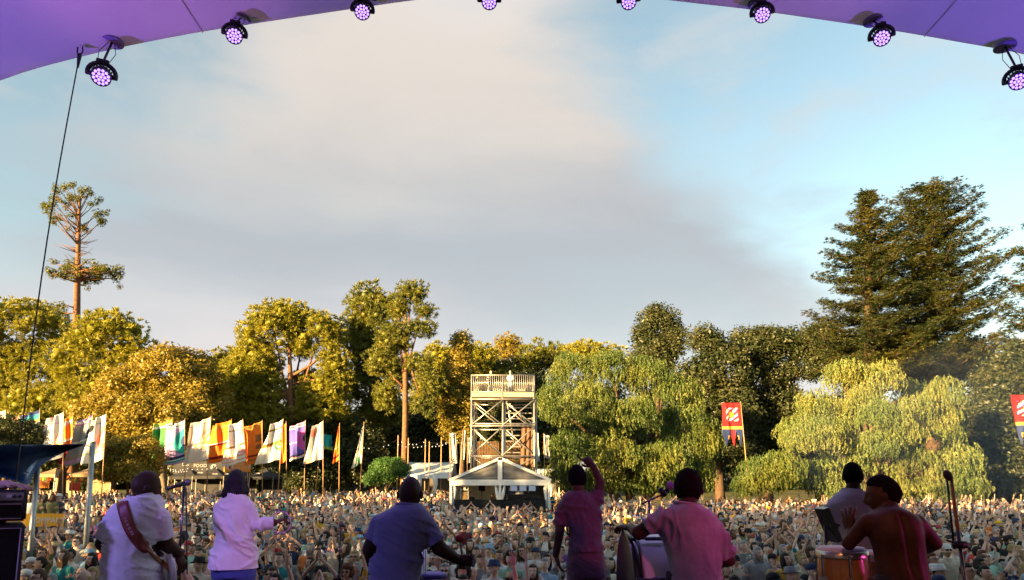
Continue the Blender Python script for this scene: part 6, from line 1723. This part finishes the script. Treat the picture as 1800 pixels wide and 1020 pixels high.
gc = P(296, 996, 5.20); ax_ = Vector((.50, -.62, -.45)).normalized(); ez_ = Vector((.80, .55, .15)); ez_ = (ez_ - ax_ * ez_.dot(ax_)).normalized(); ey_ = ez_.cross(ax_)
outline_slab(op, gc, ax_, ey_, ez_, .022).build('guitar_body', mat('guitar_white', (.74, .74, .76), None, .22, 3, .5, coat=.4), gtr, True); gb_ = [c for c in gtr.children if c.name.startswith('guitar_body')][0]
mb = outline_slab([(a * .55, b * .6) for a, b in op], gc + ez_ * .024, ax_, ey_, ez_, .002); mb.build('pickguard', BLK, gb_)
mb = MB(); mb.bar(gc - ax_ * .16 + ez_ * .02, gc - ax_ * .95 + ez_ * .02, .055, .02, ez_); nk_ = mb.build('neck', mat('maple_neck', (.42, .24, .09), None, .35), gtr)
mb = MB(); mb.bar(gc - ax_ * .95 + ez_ * .015, gc - ax_ * 1.15 + ez_ * .01, .08, .016, ez_); mb.build('headstock', mat('maple_neck', (.42, .24, .09), None, .35), nk_)
# 2 singer with tambourine
LILW = cloth_mat('shirt_white_cotton', (.76, .74, .76), (.70, .68, .71), .3)
sg_ = performer('woman in a long white shirt and jeans holding a tambourine', 6.5, (415, 851, AWAY + .12, .05, .98, 0, .02),
    [(414, 864, 8, .06), (414, 869, 14, .08), (413, 877, 23, .09), (411, 889, 29, .11), (411, 908, 30, .12), (411, 930, 29, .12), (411, 950, 33, .14), (411, 972, 38, .15), (410, 1002, 42, .16), (410, 1012, 38, .15)],
    [dict(j=[(387, 892, .0, 9.5), (384, 927, .06, 8.5), (392, 950, .30, 7)], hand=((.6, .7, .2), (0, 0, 1), .6, 1)),
     dict(j=[(435, 891, .0, 9.5), (449, 922, .03, 8.5), (481, 919, .10, 7.5)], hand=((1, .25, .35), (.2, .2, -1), .75, -1))],
    S3, LILW, None, cloth_mat('jeans_blue', (.06, .09, .30), (.045, .07, .24)), (9, 0), (1.6, 1.95), .019, 5, .14, .095, stretch=(6, 6, 9), neck_r=.05, trouser_rings=[(411, 984, 31, .11), (411, 997, 38, .15), (411, 1014, 38, .15)])
mb = MB(); hc = P(415, 849, 6.52); sc_ = 6.5 / F
mb.ell(hc + Vector((0, 0, .010)), (.088, .104, .120), None, 22, 16)
for k in range(46):      # short twists of hair round the neck
    a = R(-15 + 210 * k / 45); r_ = .082 + .012 * random.random(); L = random.uniform(.05, .13)
    p = hc + Vector((math.cos(a) * r_, -math.sin(a) * r_ * .95, -.03)); q = p + Vector((math.cos(a) * .02, -math.sin(a) * .02, -L * .6)); w_ = q + Vector((random.uniform(-.01, .01), random.uniform(-.01, .01), -L * .45))
    mb.tube([p + Vector((0, 0, .05)), p, q, w_], [.012, .013, .011, .006], 6)
mb.build('hair', mat('hair_twists', (.014, .010, .016), None, .6, 30, .3, bump=.8, bscale=60), sg_, True)
tb = empty('tambourine', P(493, 920, 6.62)); tag(tb, 'round lilac lit tambourine in the hand of the woman in white', 'tambourine')
c = P(494, 919, 6.62); r_ = .098
tn = Vector((.35, -.9, .15)).normalized(); tx = Vector((0, 0, 1)).cross(tn).normalized(); ty = tn.cross(tx)
mb = MB(); ring_ = [c + tx * math.cos(t) * r_ * .93 + ty * math.sin(t) * r_ * 1.06 for t in np.linspace(0, 2 * math.pi, 41)]
for i in range(40):
    mb.add([ring_[i] + tn * .02, ring_[i + 1] + tn * .02, ring_[i + 1] - tn * .02, ring_[i] - tn * .02] + [c + (ring_[i] - c) * .93 + tn * .02, c + (ring_[i + 1] - c) * .93 + tn * .02, c + (ring_[i + 1] - c) * .93 - tn * .02, c + (ring_[i] - c) * .93 - tn * .02], [(0, 1, 2, 3), (4, 7, 6, 5), (0, 4, 5, 1), (3, 2, 6, 7)])
mb.build('frame', mat('tambourine_plastic', (.62, .5, .62), None, .35), tb, True)
for k in range(8):
    p = ring_[int(k * 5 + 2)]; mb = MB(); x_ = (p - c).normalized(); y_ = tn.cross(x_)
    for e in (-.004, .004): mb.loft([(p + tn * (e - .0015), x_ * .02, y_ * .02), (p + tn * (e + .0015), x_ * .017, y_ * .017)], 12)
    mb.build('jingle', mat('jingle_brass', (.22, .18, .13), None, .5, metal=.3), tb)
# 3 man with the beater
MATS['trousers_dark'] = MATS.get('trousers_dark') or cloth_mat('trousers_dark', (.02, .02, .025))
TRD = MATS['trousers_dark']
p3 = performer('bald man in a blue grey tee swinging a beater', 4.6, (721, 869, AWAY - .05, .05, 1.0, 0, .03),
    [(719, 884, 13, .07), (718, 890, 23, .09), (714, 899, 38, .12), (708, 912, 48, .135), (706, 930, 48, .14), (704, 950, 47, .14), (699, 975, 44, .14), (696, 1000, 43.5, .145), (694, 1040, 45, .15)],
    [dict(j=[(667, 921, .0, 14.5), (650, 965, .03, 14), (660, 1012, .22, 9.5)], hand=((.6, .5, -.5), (0, 0, 1), .7, 1)),
     dict(j=[(748, 922, .0, 15), (772, 964, .02, 14), (804, 984, .10, 9)], hand=((1, .15, -.12), (0, 1, .2), .95, -1))],
    S2, cloth_mat('tee_blue_grey', (.20, .21, .34), (.16, .17, .29)), None, TRD, None, (.60, .75), .009, 9, .14, .12, stretch=(4, 4, 19))
bt = empty('drum_beater', P(812, 985, 4.75)); tag(bt, 'wooden drum beater with a red felt head held upright', 'drum beater')
mb = MB(); mb.tube([P(814, 990, 4.76), P(808.5, 948, 4.78)], .008, 8); mb.build('stick', mat('stick_wood', (.30, .22, .15), None, .5), bt, True)
mb = MB(); mb.ell(P(808, 947, 4.78), (.034, .034, .026), None, 14, 10); mb.build('felt_head', mat('felt_red', (.32, .035, .04), None, .9), bt, True)
pd = empty('drum_shell', P(742, 1010, 4.9)); tag(pd, 'tall pink lit metal drum tubes behind the blue grey tee', 'drum')
for k, px in enumerate((741, 744.5, 748)):
    mb = MB(); mb.tube([Vector((P(px, 990, 4.92 + .04 * k).x, 4.92 + .04 * k, DECK)), P(px, 958 + 4 * k, 4.92 + .04 * k)], .009, 8); mb.build('tube', mat('chrome_tube', (.6, .58, .6), None, .22, metal=.9), pd, True)
mb = MB(); mb.loft([(P(757, 1016, 5.0), (.11, 0, 0), (0, .11, 0)), (P(757, 1010, 5.0), (.118, 0, 0), (0, .118, 0)), (P(757, 1007, 5.0), (.10, 0, 0), (0, .10, 0))], 20); mb.build('drum_head', mat('drum_head_blue', (.12, .1, .4), None, .5), pd, True)
# 4 tall man pointing up
M4 = cloth_mat('polo_plum', (.13, .07, .08), (.10, .055, .065))
performer('tall man in a dark polo shirt pointing up with one arm', 6.0, (1014, 842, AWAY + .1, .02, .96, 0, .02),
    [(1016, 861, 10, .06), (1016, 867, 17, .08), (1018, 875, 28, .10), (1020, 887, 34, .115), (1023, 903, 33, .12), (1026, 928, 30, .115), (1028, 950, 28.5, .115), (1030, 972, 30, .12), (1031, 1000, 32, .13)],
    [dict(j=[(989, 894, .0, 9.5), (984, 933, -.02, 8.6), (977, 976, .08, 6.2)], hand=((.30, .2, -1), (1, .2, 0), .22, -1), hs=1.0),
     dict(j=[(1047, 880, .0, 12.5), (1055.5, 848, .02, 8.6), (1043, 820, .06, 6.0)], hand=((-.75, .1, .8), (-.2, 1, -.3), .2, 1, [.05, 1.1, 1.2, 1.2]), hs=1.0)],
    S3, M4, 'crop', cloth_mat('trousers_plum', (.12, .065, .07), (.09, .05, .055)), (8, 0), (.78, .55), .011, 13, .115, .085, trouser_rings=[(1029, 962, 29, .11), (1030, 985, 33, .13), (1031, 1015, 34, .13)], neck_r=.052, stretch=(9, 5, 8))
# 5 drummer in the lilac tee
performer('man in a sweat marked lilac tee leaning on a white drum', 4.3, (1210, 860, AWAY - .25, .1, 1.03, 0, .03),
    [(1208, 882, 14, .08), (1207, 888, 24, .10), (1206, 896, 39, .12), (1208, 908, 50, .135), (1212, 927, 52, .14), (1214, 950, 50, .14), (1217, 980, 45, .14), (1219, 1010, 44, .145), (1220, 1050, 45, .15)],
    [dict(j=[(1164, 911, .0, 16), (1121, 938, .04, 13), (1111, 930, .26, 9.5)], hand=((-.4, .6, .1), (0, .2, -1), .5, -1)),
     dict(j=[(1256, 930, .0, 16.5), (1280, 985, .02, 14), (1262, 990, .28, 10)], hand=((-.7, .7, 0), (0, 0, -1), .6, 1))],
    S2, cloth_mat('tee_lilac', (.38, .33, .40), (.22, .18, .25)), 'crop', TRD, None, (.62, .88), .012, 17, .14, .12, stretch=(15, 6, 5))
# big white drum on its side
dr = empty('bass_drum', Vector((P(1150, 1000, 4.75).x, 4.75, DECK))); tag(dr, 'large white drum on its side with a black hoop', 'drum')
xh = P(1103, 1000, 4.75).x; dc = Vector((xh, 4.75, P(0, 1040, 4.75).z)); rad = dc.z * 0 + (P(0, 936, 4.75).z - dc.z)
EX = Vector((1, 0, 0))
mb = MB(); mb.loft([(dc + EX * t, Vector((0, rad * .97, 0)), Vector((0, 0, rad * .97))) for t in (.015, .022)], 48); mb.build('drum_head', mat('drum_head_black', (.010, .010, .012), None, .95, 8, .0), dr, True)
mb = MB(); mb.loft([(dc + EX * t, Vector((0, rad * .97, 0)), Vector((0, 0, rad * .97))) for t in (.05, .06, .40, .42)], 48); mb.build('shell', mat('drum_white', (.66, .64, .68), (.6, .58, .62), .3, 2, .5, coat=.3), dr, True)
for t in (0.0, .47):
    mb = MB(); mb.loft([(dc + EX * (t - .02), Vector((0, rad * .985, 0)), Vector((0, 0, rad * .985))), (dc + EX * (t - .018), Vector((0, rad * 1.02, 0)), Vector((0, 0, rad * 1.02))), (dc + EX * (t + .03), Vector((0, rad * 1.02, 0)), Vector((0, 0, rad * 1.02))), (dc + EX * (t + .032), Vector((0, rad * .985, 0)), Vector((0, 0, rad * .985)))], 48); mb.build('hoop', mat('hoop_black', (.01, .01, .012), None, .2, 6, .6), dr, True)
for k in range(8):
    a = R(45 * k + 64); d = Vector((0, -math.cos(a), math.sin(a))); p = dc + d * (rad + .012)
    mb = MB(); mb.tube([p + EX * .0, p + EX * .47], .006, 8); mb.tube([p + EX * .1, p + EX * .24], .013, 8, True); mb.build('tension_rod', mat('rod_dark', (.10, .09, .14), None, .3, metal=.7), dr, True)
for sx in (.05, .42):
    for sg in (-1, 1):
        mb = MB(); mb.tube([dc + EX * sx + Vector((0, sg * rad * .7, -rad * .7)), Vector((dc.x + sx, 4.75 + sg * .3, DECK))], .014, 8); mb.build('leg', MATS['chrome_tube'], dr, True)
# 6 man in grey, further forward
performer('man in a grey tee and black neck cord standing behind the conga', 6.0, (1499, 838, AWAY - .35, .05, .98, 0, .02),
    [(1498, 858, 10, .065), (1498, 863, 17, .085), (1496, 871, 28, .11), (1494, 884, 37, .125), (1496, 903, 37, .13), (1498, 928, 34, .125), (1501, 952, 34, .125), (1504, 980, 36, .13), (1505, 1010, 36, .13)],
    [dict(j=[(1463, 895, .0, 10), (1457, 922, .05, 9), (1466, 935, .30, 6.5)], hand=((.7, .6, .1), (0, 0, 1), .5, 1)),
     dict(j=[(1526, 896, .0, 10), (1531, 930, .05, 9), (1522, 945, .30, 6.5)], hand=((-.7, .6, .1), (0, 0, 1), .5, -1))],
    S2, cloth_mat('tee_grey', (.40, .37, .42), (.33, .30, .35)), 'crop', TRD, None, (.62, .62), .008, 21, .125, .09, stretch=(14, 6, 6))
nk = empty('neck_cord', P(1498, 863, 5.9)); tag(nk, 'black cord round the neck of the man in the grey tee', 'cord')
c = P(1498, 862, 6.02); mb = MB(); mb.tube([c + Vector((math.cos(t) * .07, math.sin(t) * .075, .012 * math.cos(t) - .006)) for t in np.linspace(0, 6.28, 24)], .008, 6); mb.build('cord', BLK, nk, True)
# 7 shirtless conga player
def spine(v, s):
    c = np.array([P(1575, 900, 4.3).x, 0, 0]); q = v.copy()
    zc_ = (v[:, 2] - P(0, 1030, 4.3).z) / (P(0, 905, 4.3).z - P(0, 1030, 4.3).z)
    ln = np.interp(zc_, [0, 1], [P(1588, 1000, 4.3).x, P(1567, 905, 4.3).x])
    g = np.exp(-((v[:, 0] - ln) / .020) ** 2) * (v[:, 1] < 4.3) * np.clip(zc_ * 3, 0, 1) * (zc_ < 1.02)
    bl = sum(np.exp(-((v[:, 0] - ln - sg * .082) / .045) ** 2 - ((zc_ - .70) / .16) ** 2) for sg in (-1, 1)) * (v[:, 1] < 4.28)
    mu = sum(np.exp(-((v[:, 0] - ln - sg * .045) / .024) ** 2) for sg in (-1, 1)) * (v[:, 1] < 4.28) * np.clip((.6 - zc_) * 3, 0, 1) * (zc_ > -.1)
    q[:, 1] += g * .016 - bl * .012 - mu * .007
    return q
performer('shirtless man bent over the conga drum, face turned left', 4.3, (1552, 872, -2.02, .12, 1.04, 0, .10),
    [(1562, 890, 15, .085), (1564, 896, 26, .10), (1567, 904, 40, .12), (1570, 916, 49, .13), (1573, 935, 49, .14), (1579, 960, 44.5, .135), (1585, 990, 43.5, .13), (1588, 1020, 45, .14), (1590, 1055, 46, .145)],
    [dict(j=[(1524, 917, .0, 14), (1491, 957, .08, 12.5), (1494, 933, .26, 8)], hand=((0, .15, 1), (.7, .7, 0), .28, -1, None, .2), hs=1.0),
     dict(j=[(1612, 918, .0, 14.5), (1643, 955, .05, 13.5), (1622, 968, .30, 9)], hand=((-.8, .6, 0), (0, 0, -1), .4, 1))],
    skin_mat('skin_dark_d', (.065, .027, .015)), None, 'crop', TRD, None, (0, 0), 0, 25, .13, .12, back=spine)
# congas
def conga(px, py, rpx, Y, label, lean=0.0):
    s = Y / F; r_ = rpx * s; c = P(px, py, Y); root = empty('conga_drum', Vector((c.x, Y, DECK))); tag(root, label, 'conga drum', 'congas on the stage')
    h = c.z - DECK
    prof_ = [(.10, .58), (.3, .72), (.55, .97), (.72, 1.07), (.88, 1.06), (.955, 1.0)]
    ns = 18
    for k in range(ns):     # wooden staves
        a0, a1 = 6.2832 * k / ns + .006, 6.2832 * (k + 1) / ns - .006; v = []; f = []
        for t, q in prof_:
            for a in np.linspace(a0, a1, 4): v.append((c.x + math.cos(a) * r_ * q, Y + math.sin(a) * r_ * q, DECK + h * t))
            for a in np.linspace(a1, a0, 4): v.append((c.x + math.cos(a) * r_ * (q - .08), Y + math.sin(a) * r_ * (q - .08), DECK + h * t))
        for i in range(len(prof_) - 1):
            for j in range(8): f.append((i * 8 + j, i * 8 + (j + 1) % 8, (i + 1) * 8 + (j + 1) % 8, (i + 1) * 8 + j))
        f.append(tuple(range(7, -1, -1))); f.append(tuple(range((len(prof_) - 1) * 8, len(prof_) * 8)))
        mb = MB(); mb.add(v, f); mb.build('stave', mat('conga_wood', (.36, .20, .06), (.20, .10, .03), .22, 3, .5, coat=.5), root)
    mb = MB(); mb.loft([(Vector((c.x, Y, c.z - .05)), (r_ * 1.09, 0, 0), (0, r_ * 1.09, 0)), (Vector((c.x, Y, c.z - .012)), (r_ * 1.10, 0, 0), (0, r_ * 1.10, 0)), (Vector((c.x, Y, c.z - .008)), (r_ * 1.05, 0, 0), (0, r_ * 1.05, 0))], 40, False); mb.build('rim', mat('conga_rim', (.55, .50, .40), None, .28, metal=.8), root, True)
    mb = MB(); mb.loft([(Vector((c.x, Y, c.z - .045)), (r_ * 1.03, 0, 0), (0, r_ * 1.03, 0)), (Vector((c.x, Y, c.z - .006)), (r_ * 1.03, 0, 0), (0, r_ * 1.03, 0)), (Vector((c.x, Y, c.z + .012)), (r_ * .95, 0, 0), (0, r_ * .95, 0)), (Vector((c.x, Y, c.z + .015)), (.001, 0, 0), (0, .001, 0))], 40); mb.build('drum_skin', mat('conga_skin', (.58, .52, .46), (.48, .42, .36), .6, 5), root, True)
    for k in range(6):
        a = 6.2832 * k / 6 + .35; d = Vector((math.cos(a), math.sin(a), 0)); p = Vector((c.x, Y, 0)) + d * r_ * 1.12
        mb = MB(); mb.tube([p + Vector((0, 0, c.z - .03)), p + Vector((0, 0, c.z - .2))], .008, 6); mb.box(p + Vector((0, 0, c.z - .2)), (.02, .02, .03)); mb.build('lug', MATS['chrome_tube'], root)
conga(1479, 965, 38, 4.62, 'brown wooden conga with a pale skin at the conga player\'s elbow')
conga(1536, 972, 30, 4.95, 'second conga half hidden behind the conga player')

# ------------------------------------------------------------------ microphones, stands, amplifier
CHR = mat('stand_black_chrome', (.10, .09, .11), None, .25, 8, .6, metal=.8)
def mic_stand(px, py_top, Y, label, lean=0.0, mic=True, head='up'):
    a = P(px, py_top, Y); b = Vector((a.x + lean, Y, DECK)); root = empty('mic_stand', b); tag(root, label, 'microphone stand', 'microphone stands')
    mb = MB(); mb.tube([b + Vector((0, 0, .03)), b.lerp(a, .55)], .014, 10); mb.build('lower_tube', CHR, root, True)
    mb = MB(); mb.tube([b.lerp(a, .5), a], .009, 10); mb.build('upper_tube', CHR, root, True)
    mb = MB(); mb.tube([b.lerp(a, .53), b.lerp(a, .58)], .021, 10); mb.build('clutch', BLK, root, True)
    mb = MB()
    for k in range(3):
        t = 2.094 * k; mb.tube([b + Vector((0, 0, .12)), b + Vector((math.cos(t) * .3, math.sin(t) * .3, .02))], .009, 6)
    mb.build('tripod', BLK, root)
    return root, a
def mic(c, d, label, col=None, ball=.026):
    c, d = Vector(c), Vector(d).normalized(); root = empty('microphone', c); tag(root, label, 'microphone', 'microphones on the stage')
    mb = MB(); mb.tube([c - d * .16, c - d * .03], [.011, .019], 12); mb.build('handle', BLK, root, True)
    mb = MB(); mb.ell(c, (ball, ball, ball * 1.1), None, 16, 12); mb.build('grille', col or mat('mic_mesh', (.2, .19, .2), (.12, .11, .12), .4, 90, metal=.6), root, True)
r_, a = mic_stand(324, 850, 5.5, 'dark microphone stand between the guitarist and the singer')
mb = MB(); mb.tube([a + Vector((0, 0, -.1)), a + Vector((-.02, .05, .02))], .012, 8); mb.tube([P(327, 858, 5.5), P(329, 1010, 5.5)], .006, 6); mb.build('cable', BLK, r_)
mic(P(330, 848, 5.55), (.7, .5, .3), 'microphone on the stand between the guitarist and the singer')
r_, a = mic_stand(599, 925, 7.2, 'purple lit microphone stand left of the blue grey tee')
mic(P(600, 922, 7.15), (0, -1, .2), 'microphone at the top of the purple lit stand')
r_, a = mic_stand(1141, 880, 5.9, 'boom microphone stand left of the lilac tee')
mb = MB(); mb.tube([P(1128, 886, 5.85), P(1141, 880, 5.9), P(1168, 868, 5.9), P(1176, 862, 5.9)], .009, 8); mb.build('boom_arm', CHR, r_, True)
mb = MB(); mb.tube([P(1160, 858, 5.9), P(1170, 872, 5.9)], .022, 8); mb.tube([P(1157, 862, 5.9), P(1166, 870, 5.9)], .012, 6); mb.build('shock_mount', BLK, r_, True)
mic(P(1178, 854, 5.88), (.3, -.7, .5), 'microphone with a pink foam ball on the boom stand', mat('foam_pink', (.42, .16, .32), None, .95, 60, bump=.5, bscale=150), .035)
r_, a = mic_stand(1450, 925, 5.6, 'purple stand with a tablet beside the conga')
mb = MB(); mb.box(P(1456, 922, 5.6), (.022, .09, .14), Matrix.Rotation(-.35, 3, 'Y')); mb.build('tablet', mat('tablet_black', (.012, .012, .014), None, .15, 6, .6), r_)
# tall stand at the right with an upturned holder
root = empty('mic_stand', Vector((P(1692, 1020, 4.9).x + .05, 4.9, DECK))); tag(root, 'tall pink lit stand with a wooden headed stick at the far right', 'microphone stand', 'microphone stands')
top = P(1672, 842, 4.9); b = Vector((P(1692, 1020, 4.9).x + .05, 4.9, DECK))
mb = MB(); mb.tube([b, b.lerp(top, .45), b.lerp(top, .78)], [.016, .014, .012], 10); mb.build('lower_tube', CHR, root, True)
mb = MB(); mb.tube([b.lerp(top, .72), top], .012, 10); mb.build('upper_tube', mat('stick_orange', (.45, .20, .06), None, .4), root, True)
mb = MB(); mb.tube([b.lerp(top, .70) + Vector((-.03, .02, 0)), top + Vector((-.018, .02, 0))], .008, 8); mb.build('second_tube', CHR, root, True)
mb = MB(); mb.box(b.lerp(top, .72), (.04, .035, .025), bev=.008); mb.tube([b.lerp(top, .72) + Vector((-.09, 0, .03)), b.lerp(top, .72) + Vector((.07, 0, -.02))], .008, 8); mb.build('clamp', BLK, root, True)
mb = MB(); mb.ell(P(1666, 836, 4.88), (.030, .024, .042), Matrix.Rotation(-.5, 3, 'Y'), 12, 9); mb.build('holder', mat('holder_brown', (.10, .05, .04), None, .4), root, True)
mb = MB()
for k in range(3):
    t = 2.094 * k; mb.tube([b + Vector((0, 0, .12)), b + Vector((math.cos(t) * .3, math.sin(t) * .3, .02))], .009, 6)
mb.build('tripod', BLK, root)
# amplifier stack at the left edge
AY = 4.5; x1 = P(47, 900, AY).x; x0 = x1 - .66
amp = empty('amplifier_head', Vector((x1, AY, P(0, 918, AY).z))); tag(amp, 'black amplifier head with a grey knob panel at the left edge', 'amplifier')
VIN = mat('amp_vinyl', (.014, .012, .016), None, .5, 40, bump=.4, bscale=200); GRI = mat('amp_grille', (.008, .008, .009), (.014, .013, .014), .9, 120)
za, zb_ = P(0, 861, AY).z, P(0, 916, AY).z; zm = P(0, 881, AY).z
mb = MB(); mb.box(((x0 + x1) / 2, AY + .16, (za + zb_) / 2), (.33, .15, (za - zb_) / 2), bev=.012); mb.build('case', VIN, amp, True)
mb = MB(); mb.box(((x0 + x1) / 2, AY + .004, (za + zm) / 2 - .006), (.305, .012, (za - zm) / 2 - .012)); pn = mb.build('knob_panel', mat('amp_panel', (.34, .36, .40), None, .35, metal=.4), amp)
for k in range(9):
    xx = x1 - .045 - .03 * k - (.05 if k > 1 else 0)
    mb = MB(); mb.tube([(xx, AY - .008, (za + zm) / 2 - .004), (xx, AY - .03, (za + zm) / 2 - .004)], [.011, .009], 10); mb.build('knob', BLK, pn, True)
mb = MB(); mb.box((x1 - .10, AY - .012, (za + zm) / 2 - .004), (.014, .004, .010)); mb.build('badge', PRINT, pn)
mb = MB(); mb.box(((x0 + x1) / 2, AY + .004, (zm + zb_) / 2 + .0), (.30, .008, (zm - zb_) / 2 - .022)); mb.build('grille', GRI, amp)
PIP = mat('amp_piping', (.42, .36, .42), None, .5)
cz, hz_ = (zm + zb_) / 2, (zm - zb_) / 2 - .018
mb = MB(); mb.tube([(x0 + .03, AY - .006, cz + hz_), (x1 - .03, AY - .006, cz + hz_), (x1 - .03, AY - .006, cz - hz_), (x0 + .03, AY - .006, cz - hz_)], .004, 6); mb.build('piping', PIP, amp)
cab = empty('speaker_cabinet', Vector((x1, AY, DECK))); tag(cab, 'tall black speaker cabinet under the amplifier head', 'speaker')
zt = P(0, 921, AY).z
mb = MB(); mb.box(((x0 + x1) / 2, AY + .2, (zt + DECK) / 2), (.33, .19, (zt - DECK) / 2), bev=.012); mb.build('case', VIN, cab, True)
mb = MB(); mb.box(((x0 + x1) / 2, AY + .004, (zt + DECK) / 2), (.305, .01, (zt - DECK) / 2 - .03)); mb.build('grille', GRI, cab)
mb = MB(); mb.tube([(x0 + .02, AY - .008, zt - .026), (x1 - .022, AY - .008, zt - .026), (x1 - .022, AY - .008, DECK + .03)], .004, 6); mb.build('piping', PIP, cab)
for sx in (-.2, .2):
    mb = MB(); mb.box(((x0 + x1) / 2 + sx, AY + .15, (zt + zb_) / 2), (.03, .03, (zb_ - zt) / 2)); mb.build('foot', BLK, amp)
for o in (amp, cab): o.rotation_euler.z = R(37)
# person leaning on the amplifier: only the forearm comes into the picture
performer('bare purple lit forearm of a person leaning on the amplifier', 4.72, (-150, 830, AWAY, 0, 1.0, 0, .02),
    [(-150, 850, 14, .07), (-150, 860, 36, .1), (-150, 878, 46, .12), (-150, 905, 44, .13), (-150, 940, 40, .13), (-150, 975, 40, .13), (-150, 1030, 42, .14)],
    [dict(j=[(-192, 885, 0, 16), (-200, 935, .02, 12), (-190, 985, .1, 8)], hand=((0, .1, -1), (1, 0, 0), .3, -1)),
     dict(j=[(-108, 882, 0, 16), (-62, 868, -.06, 12), (14, 851, -.14, 8)], hand=((1, -.05, -.12), (0, 0, -1), .18, -1))],
    skin_mat('skin_pale', (.40, .25, .19)), cloth_mat('tee_black', (.03, .03, .035)), 'short', TRD, None, (.6, .6), .006, 31, .12, .1)

# drifting stage smoke in front of the trees at the right
sm = bpy.data.materials.new('smoke_air'); sm.use_nodes = True; sm.node_tree.nodes.remove(sm.node_tree.nodes['Principled BSDF'])
pv = sm.node_tree.nodes.new('ShaderNodeVolumePrincipled'); pv.inputs['Density'].default_value = .009; pv.inputs['Color'].default_value = (.72, .82, .95, 1); pv.inputs['Anisotropy'].default_value = .2
sm.node_tree.links.new(pv.outputs[0], sm.node_tree.nodes['Material Output'].inputs['Volume'])
mb = MB(); mb.ell(P(1790, 745, 27) , (6.5, 7, 3.6), None, 40, 26); mb.ell(P(1660, 790, 31), (7, 6, 3.4), None, 40, 26)
o = mb.build('smoke', sm, None, True); tag(o, 'thin bluish stage smoke drifting before the trees at the right', 'smoke', kind='stuff')
